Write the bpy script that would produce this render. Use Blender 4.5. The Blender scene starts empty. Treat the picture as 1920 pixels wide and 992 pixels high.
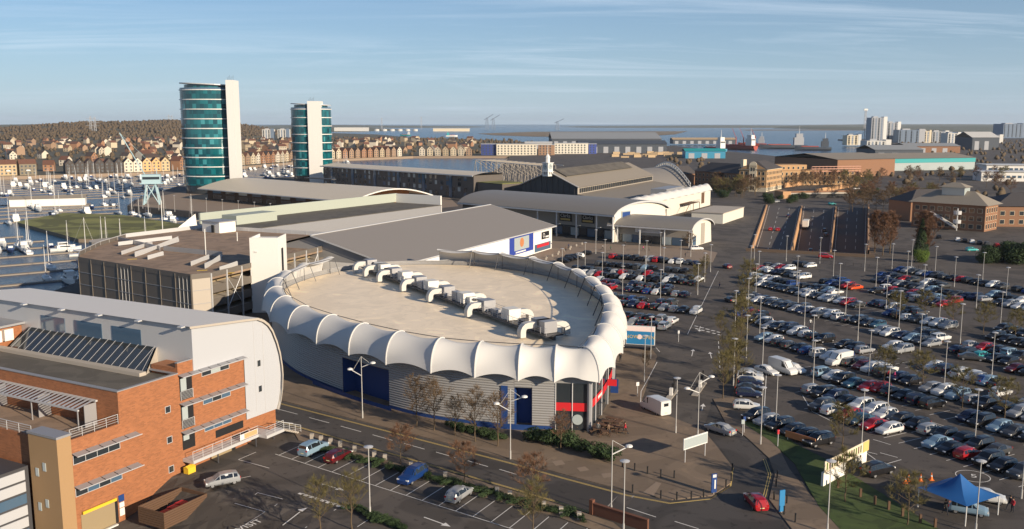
import bpy, math, random
from mathutils import Vector, Matrix
random.seed(7)
R_ = math.radians
scene = bpy.context.scene
COL = scene.collection
# ---------------------------------------------------------------- camera
CAM_H = 43.0; FPX = 1720.0; HOR = 231.0
PITCH = math.atan((496.0-HOR)/FPX)
cam = bpy.data.objects.new('camera', bpy.data.cameras.new('camera'))
COL.objects.link(cam)
cam.location = (0, 0, CAM_H); cam.rotation_euler = (math.pi/2-PITCH, 0, 0)
cam.data.sensor_width = 36.0; cam.data.lens = FPX/1920*36; cam.data.clip_start = 1; cam.data.clip_end = 60000
scene.camera = cam
# ---------------------------------------------------------------- sky, sun, exposure
SUN_EL = R_(18.0)
SUN_TO = Vector((0.74, -0.67, 0)).normalized()          # horizontal direction towards the sun
world = bpy.data.worlds.new('World'); scene.world = world; world.use_nodes = True
nt = world.node_tree; nt.nodes.clear()
out = nt.nodes.new('ShaderNodeOutputWorld'); bg = nt.nodes.new('ShaderNodeBackground')
sky = nt.nodes.new('ShaderNodeTexSky'); sky.sky_type = 'NISHITA'; sky.sun_disc = False
sky.sun_elevation = SUN_EL; sky.sun_rotation = math.atan2(SUN_TO.x, SUN_TO.y)
sky.air_density = 1.0; sky.dust_density = 0.1; sky.ozone_density = 6.0; sky.altitude = 40
# thin cirrus streaks, by sky direction
tc = nt.nodes.new('ShaderNodeTexCoord'); sep = nt.nodes.new('ShaderNodeSeparateXYZ')
nt.links.new(tc.outputs['Generated'], sep.inputs[0])
def mth(op, a, b=None, c=None, tree=nt):
    n = tree.nodes.new('ShaderNodeMath'); n.operation = op
    for i, v in enumerate((a, b, c)):
        if v is None: continue
        if isinstance(v, (int, float)): n.inputs[i].default_value = v
        else: tree.links.new(v, n.inputs[i])
    return n.outputs[0]
zz = mth('ADD', mth('MAXIMUM', sep.outputs[2], 0.0), 0.08)
comb = nt.nodes.new('ShaderNodeCombineXYZ')
nt.links.new(mth('DIVIDE', sep.outputs[0], zz), comb.inputs[0]); nt.links.new(mth('DIVIDE', sep.outputs[1], zz), comb.inputs[1])
mp = nt.nodes.new('ShaderNodeMapping'); mp.inputs['Rotation'].default_value = (0, 0, R_(28)); mp.inputs['Scale'].default_value = (0.16, 0.62, 1)
nt.links.new(comb.outputs[0], mp.inputs[0])
def noise(tree, vec, scale, detail=6, rough=.6, dist=0.0):
    n = tree.nodes.new('ShaderNodeTexNoise'); n.inputs['Scale'].default_value = scale; n.inputs['Detail'].default_value = detail
    n.inputs['Roughness'].default_value = rough; n.inputs['Distortion'].default_value = dist
    if vec is not None: tree.links.new(vec, n.inputs['Vector'])
    return n.outputs['Fac']
def ramp(tree, fac, stops):
    n = tree.nodes.new('ShaderNodeValToRGB'); e = n.color_ramp.elements
    while len(e) < len(stops): e.new(.5)
    for el, (p, c) in zip(e, stops):
        el.position = p; el.color = (*c, 1) if len(c) == 3 else c
    tree.links.new(fac, n.inputs[0]); return n.outputs[0]
def mixc(tree, fac, a, b, mode='MIX'):
    n = tree.nodes.new('ShaderNodeMix'); n.data_type = 'RGBA'; n.blend_type = mode
    for sock, v in ((n.inputs[0], fac), (n.inputs[6], a), (n.inputs[7], b)):
        if isinstance(v, (int, float)): sock.default_value = v
        elif isinstance(v, tuple): sock.default_value = (*v[:3], 1)
        else: tree.links.new(v, sock)
    return n.outputs[2]
c1 = noise(nt, mp.outputs[0], 1.5, 10, .66, 1.1)
c2 = noise(nt, comb.outputs[0], 0.22, 4, .5)
cl = mth('MULTIPLY', mth('SMOOTH_MIN', mth('MAXIMUM', mth('MULTIPLY', mth('SUBTRACT', c1, .47), 4.5), 0), 1, .1),
         mth('MINIMUM', mth('MAXIMUM', mth('MULTIPLY', mth('SUBTRACT', c2, .36), 3.2), 0), 1))
skyc = mixc(nt, mth('MULTIPLY', cl, .55), sky.outputs[0], (12.4, 13.2, 14.2))
veil = mth('MULTIPLY', mth('POWER', 2.718, mth('MULTIPLY', mth('MAXIMUM', sep.outputs[2], 0.0), -7.5)), .72)     # pale moist air low over the horizon, all round
skyc = mixc(nt, veil, skyc, (5.4, 6.9, 8.6))
nt.links.new(skyc, bg.inputs[0]); bg.inputs[1].default_value = 0.068
nt.links.new(bg.outputs[0], out.inputs[0])
sl = bpy.data.lights.new('sun', 'SUN'); sl.energy = 5.0; sl.angle = R_(0.5); sl.color = (1.0, 0.84, 0.64)
sun = bpy.data.objects.new('sun', sl); COL.objects.link(sun)
sd = Vector((SUN_TO.x*math.cos(SUN_EL), SUN_TO.y*math.cos(SUN_EL), math.sin(SUN_EL)))
sun.rotation_euler = sd.to_track_quat('Z', 'Y').to_euler(); sun.location = (100, -60, 200)
vs = scene.view_settings; vs.view_transform = 'Standard'; vs.look = 'None'; vs.gamma = 1; vs.exposure = 0.5; vs.use_curve_mapping = False
# ---------------------------------------------------------------- survey: photograph pixel -> point on the ground at height z
SP, CP = math.sin(PITCH), math.cos(PITCH)
A0 = Vector((-37.34, 116.69)); AD = Vector((0.4695, 0.8829)); AN = Vector((0.8829, -0.4695))   # brick office facade line
def sstep(t): t = max(0., min(1., t)); return t*t*(3-2*t)
def gz(x, y):                                            # the yard dips towards the garage door of the brick office
    v = Vector((x, y))-A0; s = v.dot(AD); t = v.dot(AN)
    if t < -30 or s < -70: return -2.9 if s < -17 and t < 20 else 0.
    return -2.9*sstep((-9-s)/8)*sstep((30-t)/16)
def g(px, py, z=0.0):
    u = (px-960)/FPX; v = (py-496)/FPX
    r = Vector((u, CP-v*SP, -SP-v*CP)); t = (z-CAM_H)/r.z
    return Vector((r.x*t, r.y*t))
def gg(px, py):
    p = g(px, py)
    for _ in range(4): p = g(px, py, gz(p.x, p.y))
    return p
# ---------------------------------------------------------------- materials
MATS = {}
def mat(name, col, rough=.7, var=.12, scale=.6, bump=0., bscale=8., metal=0., col2=None, spec=.4, detail=5):
    m = bpy.data.materials.new(name); m.use_nodes = True; MATS[name] = m
    t = m.node_tree; b = t.nodes['Principled BSDF']
    b.inputs['Roughness'].default_value = rough; b.inputs['Metallic'].default_value = metal; b.inputs['Specular IOR Level'].default_value = spec
    geo = t.nodes.new('ShaderNodeNewGeometry')
    f = mth('ADD', mth('MULTIPLY', noise(t, geo.outputs['Position'], scale, detail, .65), .68), mth('MULTIPLY', noise(t, geo.outputs['Position'], scale*11, 3, .6), .32), tree=t)
    c2 = col2 or tuple(max(0, c*(1-2.2*var)) for c in col); c1_ = tuple(min(1, c*(1+var)) for c in col)
    t.links.new(ramp(t, f, [(.3, c2), (.7, c1_)]), b.inputs['Base Color'])
    if bump:
        bn = t.nodes.new('ShaderNodeBump'); bn.inputs['Strength'].default_value = bump; bn.inputs['Distance'].default_value = .05
        t.links.new(noise(t, geo.outputs['Position'], bscale, 4, .6), bn.inputs['Height']); t.links.new(bn.outputs[0], b.inputs['Normal'])
    return m
def worn(name, lo=.7, scale=.09, spots=.55):
    """patches, tyre-dark lanes and stains laid over a tarmac or roof colour"""
    m = MATS[name]; t = m.node_tree; b = t.nodes['Principled BSDF']; lk = b.inputs['Base Color'].links[0].from_socket; geo = t.nodes.new('ShaderNodeNewGeometry')
    a = ramp(t, noise(t, geo.outputs['Position'], scale, 3, .5, 1.5), [(.44, (lo, lo, lo)), (.5, (1, 1, 1)), (.62, (1, 1, 1)), (.66, (1.18, 1.16, 1.12))])
    d = ramp(t, noise(t, geo.outputs['Position'], .9, 2, .5, .6), [(.30, (spots, spots, spots)), (.38, (1, 1, 1))])
    t.links.new(mixc(t, 1.0, mixc(t, 1.0, lk, a, 'MULTIPLY'), d, 'MULTIPLY'), b.inputs['Base Color'])
def ridged(name, col, axis_vec, period, rough=.45, depth=.04, metal=.0, var=.06, strength=.8):
    """sheet-metal cladding: ribs of the given period along world direction axis_vec"""
    m = mat(name, col, rough, max(var, .11), .25, metal=metal); t = m.node_tree; b = t.nodes['Principled BSDF']
    geo = t.nodes.new('ShaderNodeNewGeometry'); d = t.nodes.new('ShaderNodeVectorMath'); d.operation = 'DOT_PRODUCT'
    t.links.new(geo.outputs['Position'], d.inputs[0]); d.inputs[1].default_value = Vector(axis_vec).normalized()
    h = mth('SINE', mth('MULTIPLY', d.outputs['Value'], 2*math.pi/period), tree=t)
    bn = t.nodes.new('ShaderNodeBump'); bn.inputs['Strength'].default_value = strength; bn.inputs['Distance'].default_value = depth
    t.links.new(h, bn.inputs['Height']); t.links.new(bn.outputs[0], b.inputs['Normal'])
    return m
def glass(name, col, rough=.08, var=.3, scale=.4):
    return mat(name, col, rough, var, scale, spec=.9)
def objcol(name, rough=.3, metal=.0, coat=.0):
    m = bpy.data.materials.new(name); m.use_nodes = True; MATS[name] = m; t = m.node_tree; b = t.nodes['Principled BSDF']
    oi = t.nodes.new('ShaderNodeObjectInfo'); t.links.new(oi.outputs['Color'], b.inputs['Base Color'])
    b.inputs['Roughness'].default_value = rough; b.inputs['Metallic'].default_value = metal; b.inputs['Coat Weight'].default_value = coat
    return m
# ---------------------------------------------------------------- mesh building
class MB:
    def __init__(s): s.v = []; s.f = []; s.mi = []; s.cur = 0
    def add(s, vs_, fs):
        o = len(s.v); s.v += [tuple(p) for p in vs_]
        for f in fs: s.f.append(tuple(o+i for i in f)); s.mi.append(s.cur)
        return s
    def box(s, c, d, rz=0., tilt=None):
        x, y, z = d[0]/2, d[1]/2, d[2]/2
        vs_ = [Vector((a, b, e)) for e in (-z, z) for a, b in ((-x, -y), (x, -y), (x, y), (-x, y))]
        m = Matrix.Rotation(rz, 3, 'Z')
        if tilt: m = m @ Matrix.Rotation(tilt[1], 3, tilt[0])
        return s.add([m @ p+Vector(c) for p in vs_], [(0, 3, 2, 1), (4, 5, 6, 7), (0, 1, 5, 4), (1, 2, 6, 5), (2, 3, 7, 6), (3, 0, 4, 7)])
    def b2(s, x0, x1, y0, y1, z0, z1): return s.box(((x0+x1)/2, (y0+y1)/2, (z0+z1)/2), (x1-x0, y1-y0, z1-z0))
    def prism(s, poly, z0, z1, bottom=True):
        n = len(poly); a = sum(poly[i][0]*poly[(i+1) % n][1]-poly[(i+1) % n][0]*poly[i][1] for i in range(n))
        if a < 0: poly = poly[::-1]
        vs_ = [(p[0], p[1], z0) for p in poly]+[(p[0], p[1], z1) for p in poly]
        fs = [tuple(range(n, 2*n))]+[(i, (i+1) % n, n+(i+1) % n, n+i) for i in range(n)]
        if bottom: fs.append(tuple(range(n-1, -1, -1)))
        return s.add(vs_, fs)
    def quad(s, *p): return s.add(p, [tuple(range(len(p)))])
    def tube(s, p0, p1, r0, r1=None, n=6, caps=True):
        r1 = r0 if r1 is None else r1; p0 = Vector(p0); p1 = Vector(p1); d = (p1-p0)
        if d.length < 1e-6: return s
        q = d.to_track_quat('Z', 'Y'); vs_ = []
        for p, r in ((p0, r0), (p1, r1)):
            for k in range(n): a = 2*math.pi*k/n; vs_.append(p+q @ Vector((r*math.cos(a), r*math.sin(a), 0)))
        fs = [(k, (k+1) % n, n+(k+1) % n, n+k) for k in range(n)]
        if caps: fs += [tuple(range(n-1, -1, -1)), tuple(range(n, 2*n))]
        return s.add(vs_, fs)
    def lathe(s, prof, c=(0, 0, 0), n=12):
        vs_ = []; m = len(prof)
        for r, z in prof:
            for k in range(n): a = 2*math.pi*k/n; vs_.append((c[0]+r*math.cos(a), c[1]+r*math.sin(a), c[2]+z))
        fs = [(i*n+k, i*n+(k+1) % n, (i+1)*n+(k+1) % n, (i+1)*n+k) for i in range(m-1) for k in range(n)]
        fs += [tuple(range(n-1, -1, -1)), tuple(range((m-1)*n, m*n))]
        return s.add(vs_, fs)
    def grid(s, rows, close=False, flip=False):
        m = len(rows); n = len(rows[0]); vs_ = [p for r in rows for p in r]; fs = []
        for i in range(m-1):
            for k in range(n if close else n-1):
                q = (i*n+k, i*n+(k+1) % n, (i+1)*n+(k+1) % n, (i+1)*n+k)
                fs.append(q[::-1] if flip else q)
        return s.add(vs_, fs)
    def mesh(s, name, mats, smooth=False):
        me = bpy.data.meshes.new(name); me.from_pydata(s.v, [], s.f)
        for m in (mats if isinstance(mats, (list, tuple)) else [mats]): me.materials.append(MATS[m] if isinstance(m, str) else m)
        if any(s.mi): me.polygons.foreach_set('material_index', s.mi)
        if smooth: me.polygons.foreach_set('use_smooth', [True]*len(s.f))
        me.update(); return me
def obj(name, me, parent=None, loc=None, rz=0., mats=None, smooth=False):
    if isinstance(me, MB): me = me.mesh(name, mats, smooth)
    o = bpy.data.objects.new(name, me); COL.objects.link(o)
    if parent: o.parent = parent
    if loc is not None: o.location = loc
    if rz: o.rotation_euler = (0, 0, rz)
    return o
def tag(o, label=None, cat=None, group=None, kind=None):
    if label: o['label'] = label
    if cat: o['category'] = cat
    if group: o['group'] = group
    if kind: o['kind'] = kind
    return o
def thing(name, label, cat, loc=(0, 0, 0), rz=0., group=None):
    o = bpy.data.objects.new(name, None); COL.objects.link(o); o.empty_display_size = .3
    if len(loc) == 2: loc = (loc[0], loc[1], gz(loc[0], loc[1]))
    o.location = loc; o.rotation_euler = (0, 0, rz)
    return tag(o, label, cat, group)
def dup(root, loc, rz=None, label=None, color=None):
    r = root.copy(); COL.objects.link(r)
    if len(loc) == 2: loc = (loc[0], loc[1], gz(loc[0], loc[1]))
    r.location = loc
    if rz is not None: r.rotation_euler = (0, 0, rz)
    if label: r['label'] = label
    for ch in KIDS.get(root.name, root.children):
        c = ch.copy(); COL.objects.link(c); c.parent = r
        if color and c.get('paint'): c.color = color
        for q in KIDS.get(ch.name, ()):
            d = q.copy(); COL.objects.link(d); d.parent = c
    return r
KIDS = {}
def freeze(root):
    """remember a prototype's parts so that copying does not scan the scene"""
    ks = list(root.children); KIDS[root.name] = ks
    for k in ks:
        s = list(k.children)
        if s: KIDS[k.name] = s
    return root
def struct(name, mb, mats, **k): return tag(obj(name, mb, mats=mats, **k), kind='structure')
def text_mesh(txt, size, m, extrude=.01, align='CENTER'):
    cu = bpy.data.curves.new('txt', 'FONT'); cu.body = txt; cu.size = size; cu.extrude = extrude; cu.align_x = align; cu.align_y = 'CENTER'; cu.resolution_u = 2
    o = bpy.data.objects.new('txt', cu); COL.objects.link(o); dg = bpy.context.evaluated_depsgraph_get(); dg.update()
    me = bpy.data.meshes.new_from_object(o.evaluated_get(dg)); bpy.data.objects.remove(o); bpy.data.curves.remove(cu)
    me.materials.clear(); me.materials.append(MATS[m]); return me
# ================================================================ materials used by the setting
mat('asphalt', (.078, .067, .058), .85, .22, .12, .3, 40)
mat('asphalt_new', (.060, .053, .048), .8, .2, .2, .25, 40)
mat('asphalt_lot', (.070, .060, .053), .85, .25, .1, .3, 40)
mat('paving', (.165, .122, .085), .85, .2, .35, .3, 30)
mat('paving_light', (.22, .165, .12), .85, .18, .4, .3, 30)
mat('kerb_stone', (.3, .27, .23), .8, .15, 1)
mat('paint_white', (.62, .6, .56), .7, .15, 2)
mat('paint_yellow', (.5, .36, .12), .75, .2, 2)
mat('grass', (.042, .064, .016), .9, .35, .5, .6, 12, col2=(.022, .036, .01))
mat('rough_grass', (.15, .15, .045), .9, .3, .04, .5, 2, col2=(.055, .085, .02))
mat('town_ground', (.075, .068, .045), .9, .3, .02, col2=(.04, .05, .022))
mat('marsh', (.16, .115, .065), .9, .3, .004)
mat('far_land', (.09, .095, .06), .9, .3, .003)
mat('quay_stone', (.16, .125, .09), .9, .25, .3, .4, 4)
mat('soil', (.06, .045, .03), .95, .3, 1)
m = mat('water', (.014, .045, .085), .2, .2, .01, spec=.5)
b = m.node_tree.nodes['Principled BSDF']; t = m.node_tree
geo = t.nodes.new('ShaderNodeNewGeometry'); bn = t.nodes.new('ShaderNodeBump'); bn.inputs['Strength'].default_value = .9; bn.inputs['Distance'].default_value = .7
t.links.new(noise(t, geo.outputs['Position'], .9, 5, .6), bn.inputs['Height']); t.links.new(bn.outputs[0], b.inputs['Normal'])
for n_ in ('asphalt', 'asphalt_lot', 'asphalt_new'): worn(n_)
worn('paving', .84, .12, .8); worn('rough_grass', .55, .035, .8); worn('grass', .7, .3, .7)
from mathutils.geometry import tessellate_polygon
def sheet(name, poly, z, m, holes=(), skirt=0., kind='structure'):
    loops = [[Vector((p[0], p[1], 0)) for p in poly]]+[[Vector((p[0], p[1], 0)) for p in h] for h in holes]
    flat = [v for l in loops for v in l]; tris = tessellate_polygon(loops)
    mb = MB(); vs_ = [(v.x, v.y, z) for v in flat]; fs = []
    for a, b_, c in tris:
        n = (flat[b_]-flat[a]).cross(flat[c]-flat[a]).z
        fs.append((a, b_, c) if n > 0 else (a, c, b_))
    mb.add(vs_, fs)
    if skirt:
        n = len(poly)
        for i in range(n):
            p, q = poly[i], poly[(i+1) % n]
            mb.quad((p[0], p[1], z-skirt), (q[0], q[1], z-skirt), (q[0], q[1], z), (p[0], p[1], z))
    return tag(obj(name, mb, mats=m), kind=kind)
def pxs(*l, z=0.): return [tuple(g(x, y, z)) for x, y in l]
WATER_Z = -3.0
sheet('sea', [(-30000, -500), (30000, -500), (30000, 30000), (-30000, 30000)], WATER_Z, 'water', holes=[[(60, 270), (125, 270), (205, 500), (120, 500)]])
YARD = [(-104, 40), (22, 40), (22, 96), (-30, 119), (-38, 140), (-104, 140)]
TUN = [(81.5, 309.0), (115.5, 295.0), (182, 468), (135, 484)]           # cutting of the tunnel approach
LAND1 = [(-119, -80), (-119, 262), (-104, 330), (-108, 414), (-203, 483), (-214, 520), (-232, 640), (-185, 745), (-128, 770), (-30, 694), (-12, 900), (-2, 1228), (70, 1300),
         (130, 1700), (310, 1780), (345, 1300), (350, 1120), (430, 1080), (520, 1190), (640, 1400), (800, 1900), (880, 2500), (1500, 2700), (3000, 2900), (9000, 3000), (9000, -80)]
sheet('ground', LAND1, 0., 'asphalt', holes=[YARD, TUN], skirt=6)
# yard in front of the brick office, dipping to its garage
nx, ny = 64, 52; rows = []
def in_poly(x, y, poly):
    c = False; j = len(poly)-1
    for i in range(len(poly)):
        xi, yi = poly[i]; xj, yj = poly[j]
        if (yi > y) != (yj > y) and x < (xj-xi)*(y-yi)/(yj-yi)+xi: c = not c
        j = i
    return c
mb = MB()
for j in range(ny+1):
    rows.append([(-108+134*i/nx, 36+110*j/ny, gz(-108+134*i/nx, 36+110*j/ny)-.015) for i in range(nx+1)])
mb.grid(rows); struct('yard', mb, 'asphalt')
ISLAND = [(-4000, 600), (-620, 640), (-422, 757), (-300, 843), (-226, 1115), (-130, 1228), (-6, 1231), (66, 1304), (120, 1700), (0, 2300), (-60, 2440), (-330, 2900), (-520, 3600), (-900, 4300), (-4000, 5200), (-9000, 5200), (-9000, 600)]
sheet('island_ground', ISLAND, -.3, 'town_ground', skirt=5)
GB = pxs((29, 416), (120, 399), (230, 403), (372, 425), (372, 448), (226, 449), (147, 448), z=-1.6)
sheet('grass_bank', GB, -1.6, 'rough_grass')
mb = MB()
for i in range(len(GB)): p, q = GB[i], GB[(i+1) % len(GB)]; mb.quad((p[0], p[1], -5), (q[0], q[1], -5), (q[0], q[1], -1.61), (p[0], p[1], -1.61))
struct('bank_wall', mb, 'quay_stone')
sheet('marsh', pxs((895, 250.5), (1000, 247), (1290, 246), (1265, 252), (1180, 257), (1000, 256), (925, 253.5), z=-2.5), -2.5, 'marsh')
sheet('mudflat', pxs((1390, 243.2), (1600, 242.6), (1910, 245), (1910, 246), (1600, 244.6), (1400, 244.6), z=-2.5), -2.5, 'marsh')
# far shore, low hills beyond the estuary
def hills(name, x0, x1, y0, y1, h, m, seed, n=90, base=-4.):
    rnd = random.Random(seed); ph = [rnd.uniform(0, 6.28) for _ in range(8)]; rows = []
    for j in range(9):
        v = j/8; r = []
        for i in range(n+1):
            u = i/n; x = x0+(x1-x0)*u
            k = sum(math.sin(u*f*6.28+ph[q])*a for q, (f, a) in enumerate(((1.3, .3), (2.9, .25), (6.1, .14), (13, .07), (29, .035))))
            e = math.sin(math.pi*min(1, max(0, u)))**.35
            r.append((x, y0+(y1-y0)*v, base+max(0, (h*(.62+k)*e))*math.sin(math.pi*min(1, v*1.25)/2)**1.3))
        rows.append(r)
    return tag(obj(name, MB().grid(rows), mats=m, smooth=True), kind='structure')
hills('far_shore', -9000, 14000, 9000, 12500, 34, 'far_land', 3)
hills('far_shore', -5200, -700, 4700, 6800, 42, 'far_land', 5)
hills('far_shore', 2300, 9000, 4600, 8200, 60, 'far_land', 9)
hills('wooded_hill', -3600, -760, 2000, 3300, 60, 'town_ground', 14, 120)
# sheets of paving and tarmac
PLAZA = pxs((500, 700), (508, 737), (526, 751), (740, 806), (957, 862), (1060, 891), (1180, 923), (1260, 938), (1335, 930), (1370, 907), (1372, 875), (1346, 841), (1318, 806), (1200, 760), (1232, 668), (1180, 600), (1120, 540), (900, 470), (760, 480), (560, 530))
sheet('plaza_pavement', PLAZA, .10, 'paving', skirt=.1)
sheet('forecourt_paving', pxs((985, 492), (1035, 452), (1180, 460), (1290, 462), (1345, 474), (1336, 492), (1215, 481), (1115, 472), (1040, 492), (1005, 507)), .06, 'paving_light', skirt=.06)
sheet('pavement', [tuple(gg(x, y)) for x, y in ((545, 801), (700, 846), (960, 921), (1060, 951), (1150, 981), (1180, 1005), (1140, 1005), (1040, 968), (930, 940), (780, 893), (660, 853), (560, 826))], .09, 'paving', skirt=.1)
sheet('pavement', pxs((1337, 749), (1361, 794), (1399, 820), (1442, 860), (1453, 890), (1442, 937), (1490, 1000), (1600, 1010), (1520, 930), (1480, 880), (1455, 830), (1395, 778), (1375, 745)), .09, 'paving', skirt=.1)
sheet('grass_verge', pxs((1388, 792), (1425, 790), (1500, 838), (1560, 868), (1630, 912), (1770, 1000), (1590, 1010), (1535, 950), (1490, 870), (1445, 828)), .11, 'grass', skirt=.1)
sheet('car_park_tarmac', pxs((1392, 492), (1530, 487), (1640, 497), (1930, 553), (1935, 860), (1935, 1000), (1790, 1000), (1640, 905), (1560, 862), (1420, 785), (1396, 775), (1385, 690), (1395, 600)), .006, 'asphalt_lot')
sheet('car_park_tarmac', pxs((1046, 512), (1120, 480), (1345, 497), (1330, 560), (1262, 650), (1175, 630), (1120, 545)), .006, 'asphalt_lot')
sheet('road', [tuple(g(x, y)) for x, y in ((400, 712), (508, 739), (526, 753), (740, 808), (957, 864), (1060, 893), (1180, 925), (1260, 940), (1335, 932), (1372, 908), (1375, 874), (1348, 838), (1320, 806), (1337, 752), (1361, 797), (1399, 823), (1440, 861), (1451, 890), (1440, 938), (1475, 990), (1500, 1020), (1200, 1020), (1150, 979), (1060, 949), (960, 919), (700, 844), (545, 799), (470, 776), (400, 752))], .02, 'asphalt_new')
sheet('quay_paving', [(-200, 483), (-112, 421), (-60, 440), (-28, 480), (-40, 560), (-130, 640), (-205, 640), (-212, 520)], .01, 'paving_light')
# painted markings ------------------------------------------------
def strip(mb, p, q, w, z):
    p, q = Vector(p[:2]), Vector(q[:2]); d = (q-p).normalized(); n = Vector((-d.y, d.x))*w/2
    zp = gz(p.x, p.y)+z; zq = gz(q.x, q.y)+z
    mb.quad((p.x-n.x, p.y-n.y, zp), (q.x-n.x, q.y-n.y, zq), (q.x+n.x, q.y+n.y, zq), (p.x+n.x, p.y+n.y, zp))
def poly_strip(mb, pts, w, z):
    for a, b_ in zip(pts, pts[1:]): strip(mb, a, b_, w, z)
mb = MB()                                               # bays of the office car park
B0 = g(596.4, 876.9); BD = Vector((.81, -.586)); BN = Vector((.478, .878))
poly_strip(mb, [B0+BD*(-8.2), B0+BD*44], .1, .012)
for k in range(-3, 18): strip(mb, B0+BD*2.49*k, B0+BD*2.49*k+BN*4.9, .1, .016)
for a, b_ in (((447, 862), (505, 878)), ((447, 862), (480, 848)), ((412, 905), (470, 893)), ((440, 940), (497, 957)), ((483, 924), (530, 936)), ((440, 985), (565, 925)), ((483, 924), (415, 958)), ((520, 945), (456, 985)), ((565, 925), (680, 960)), ((497, 957), (440, 990)), ((630, 955), (572, 990)), ((690, 975), (670, 988))):
    strip(mb, gg(*a), gg(*b_), .1, .02)
for i in range(9): strip(mb, gg(560+i*10.2, 925+i*3.3), gg(566+i*10.2, 927+i*3.3), .35, .02)
struct('bay_markings', mb, 'paint_white')
def arrow(name, p, q, w=.16, head=1.1, z=.03):
    p, q = Vector(p), Vector(q); d = (q-p).normalized(); n = Vector((-d.y, d.x)); mb = MB(); strip(mb, p, q-d*head, w, z)
    a = q-d*head; zz_ = gz(q.x, q.y)+z
    mb.quad((a.x-n.x*.42, a.y-n.y*.42, zz_), (q.x, q.y, zz_), (a.x+n.x*.42, a.y+n.y*.42, zz_))
    return struct('road_arrow', mb, 'paint_white')
arrow('a', gg(604, 908), gg(645, 920)); arrow('a', gg(795, 970), gg(845, 988)); arrow('a', gg(530, 985), gg(577, 952))
mb = MB()
for i in range(8):                                      # centre line of the street
    a = g(520+i*59.5, 767+i*16.2); b_ = g(558+i*59.5, 777+i*16.4); strip(mb, a, b_, .12, .032)
for a, b_ in (((1175, 952), (1230, 970)), ((1265, 978), (1310, 992))): strip(mb, g(*a), g(*b_), .12, .032)
struct('centre_line', mb, 'paint_white')
mb = MB()
for off in (0, .28):
    up = [g(x, y)+Vector((-.45-off, -.75-off)) * .55 for x, y in ((508, 740), (526, 754), (740, 809), (957, 865), (1060, 894), (1180, 926), (1260, 941), (1335, 933), (1373, 909), (1377, 876))]
    poly_strip(mb, up, .1, .034)
    lo = [g(x, y)+Vector((.2+off, .4+off))*.55 for x, y in ((470, 776), (545, 799), (700, 844), (960, 919), (1060, 949), (1150, 979))]
    poly_strip(mb, lo, .1, .034)
    ri = [g(x, y)+Vector((-.3-off, 0)) for x, y in ((1440, 862), (1450, 890), (1439, 937))]
    poly_strip(mb, ri, .09, .034)
struct('yellow_lines', mb, 'paint_yellow')
mb = MB()                                               # lines of the avenue through the car parks
poly_strip(mb, pxs((1148, 787), (1196, 700), (1232, 665)), .12, .02) if 0 else None
poly_strip(mb, pxs((1289, 627), (1347, 508)), .12, .02)
for i in range(5): strip(mb, g(1302+i*10.5, 611+i*2.8), g(1309+i*10.5, 612.5+i*2.8), .5, .02); strip(mb, g(1304+i*10.5, 616+i*2.8), g(1310+i*10.5, 617.5+i*2.8), .5, .02)
for i in range(7): strip(mb, g(1347+i*.5, 640+i*9), g(1347.3+i*.5, 645+i*9), .12, .02)
poly_strip(mb, pxs((1215, 712), (1232, 680)), .12, .12) ; poly_strip(mb, pxs((1201, 757), (1202, 735), (1215, 712)), .12, .12)
poly_strip(mb, pxs((1230, 652), (1237, 660)), .12, .02)
struct('avenue_lines', mb, 'paint_white')
for a, b_ in (((1297, 668), (1300, 655)), ((1334, 672), (1331, 660)), ((1316, 770), (1319, 757)), ((1313, 612), (1311, 622))): arrow('a', g(*a), g(*b_), .14, 1.5)
# lane lines in the right-hand car park and its bays
RD = Vector((.4695, -.8829)); RN = Vector((.8829, .4695))
mb = MB()
for (x0, y0, n) in ((1541, 760, 24), (1523, 729, 40), (1541, 698, 44), (1432, 632, 22), (1432, 605, 20), (1408, 559, 18), (1405, 527, 24), (1660, 524, 26), (1690, 506, 28)):
    p = g(x0, y0, .6)-RD*1.3
    for k in range(n): strip(mb, p+RD*2.45*k-RN*2.3, p+RD*2.45*k+RN*2.3, .09, .012)
for a, b_ in (((1637, 824), (1670, 834)), ((1650, 849), (1683, 858)), ((1620, 846), (1655, 872)), ((1620, 846), (1645, 852)), ((1655, 872), (1690, 862)), ((1742, 790), (1793, 806)), ((1505, 742), (1523, 772)), ((1523, 772), (1560, 790)), ((1437, 700), (1433, 770)), ((1437, 700), (1520, 687))):
    strip(mb, g(*a), g(*b_), .12, .016)
struct('bay_markings', mb, 'paint_white')
for w, px_, ang, nm in (('VISITORS', (487, 970), .95, 'painted word VISITORS'), ('5', (1826, 893), -.35, 'painted 5 limit')):
    p = gg(*px_); o = obj('painted_lettering', text_mesh(w, 1.5 if len(w) > 1 else 1.7, 'paint_white', 0.), loc=(p.x, p.y, gz(p.x, p.y)+.025), rz=ang); o['kind'] = 'structure'
mb = MB(); c = g(1824, 893); rg = []
for r in (2.3, 2.42): rg.append([(c.x+r*.82*math.cos(a*.2618), c.y+r*.82*math.sin(a*.2618), .025) for a in range(24)])
mb.grid(rg, close=True, flip=True); struct('painted_ring', mb, 'paint_white')
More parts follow.
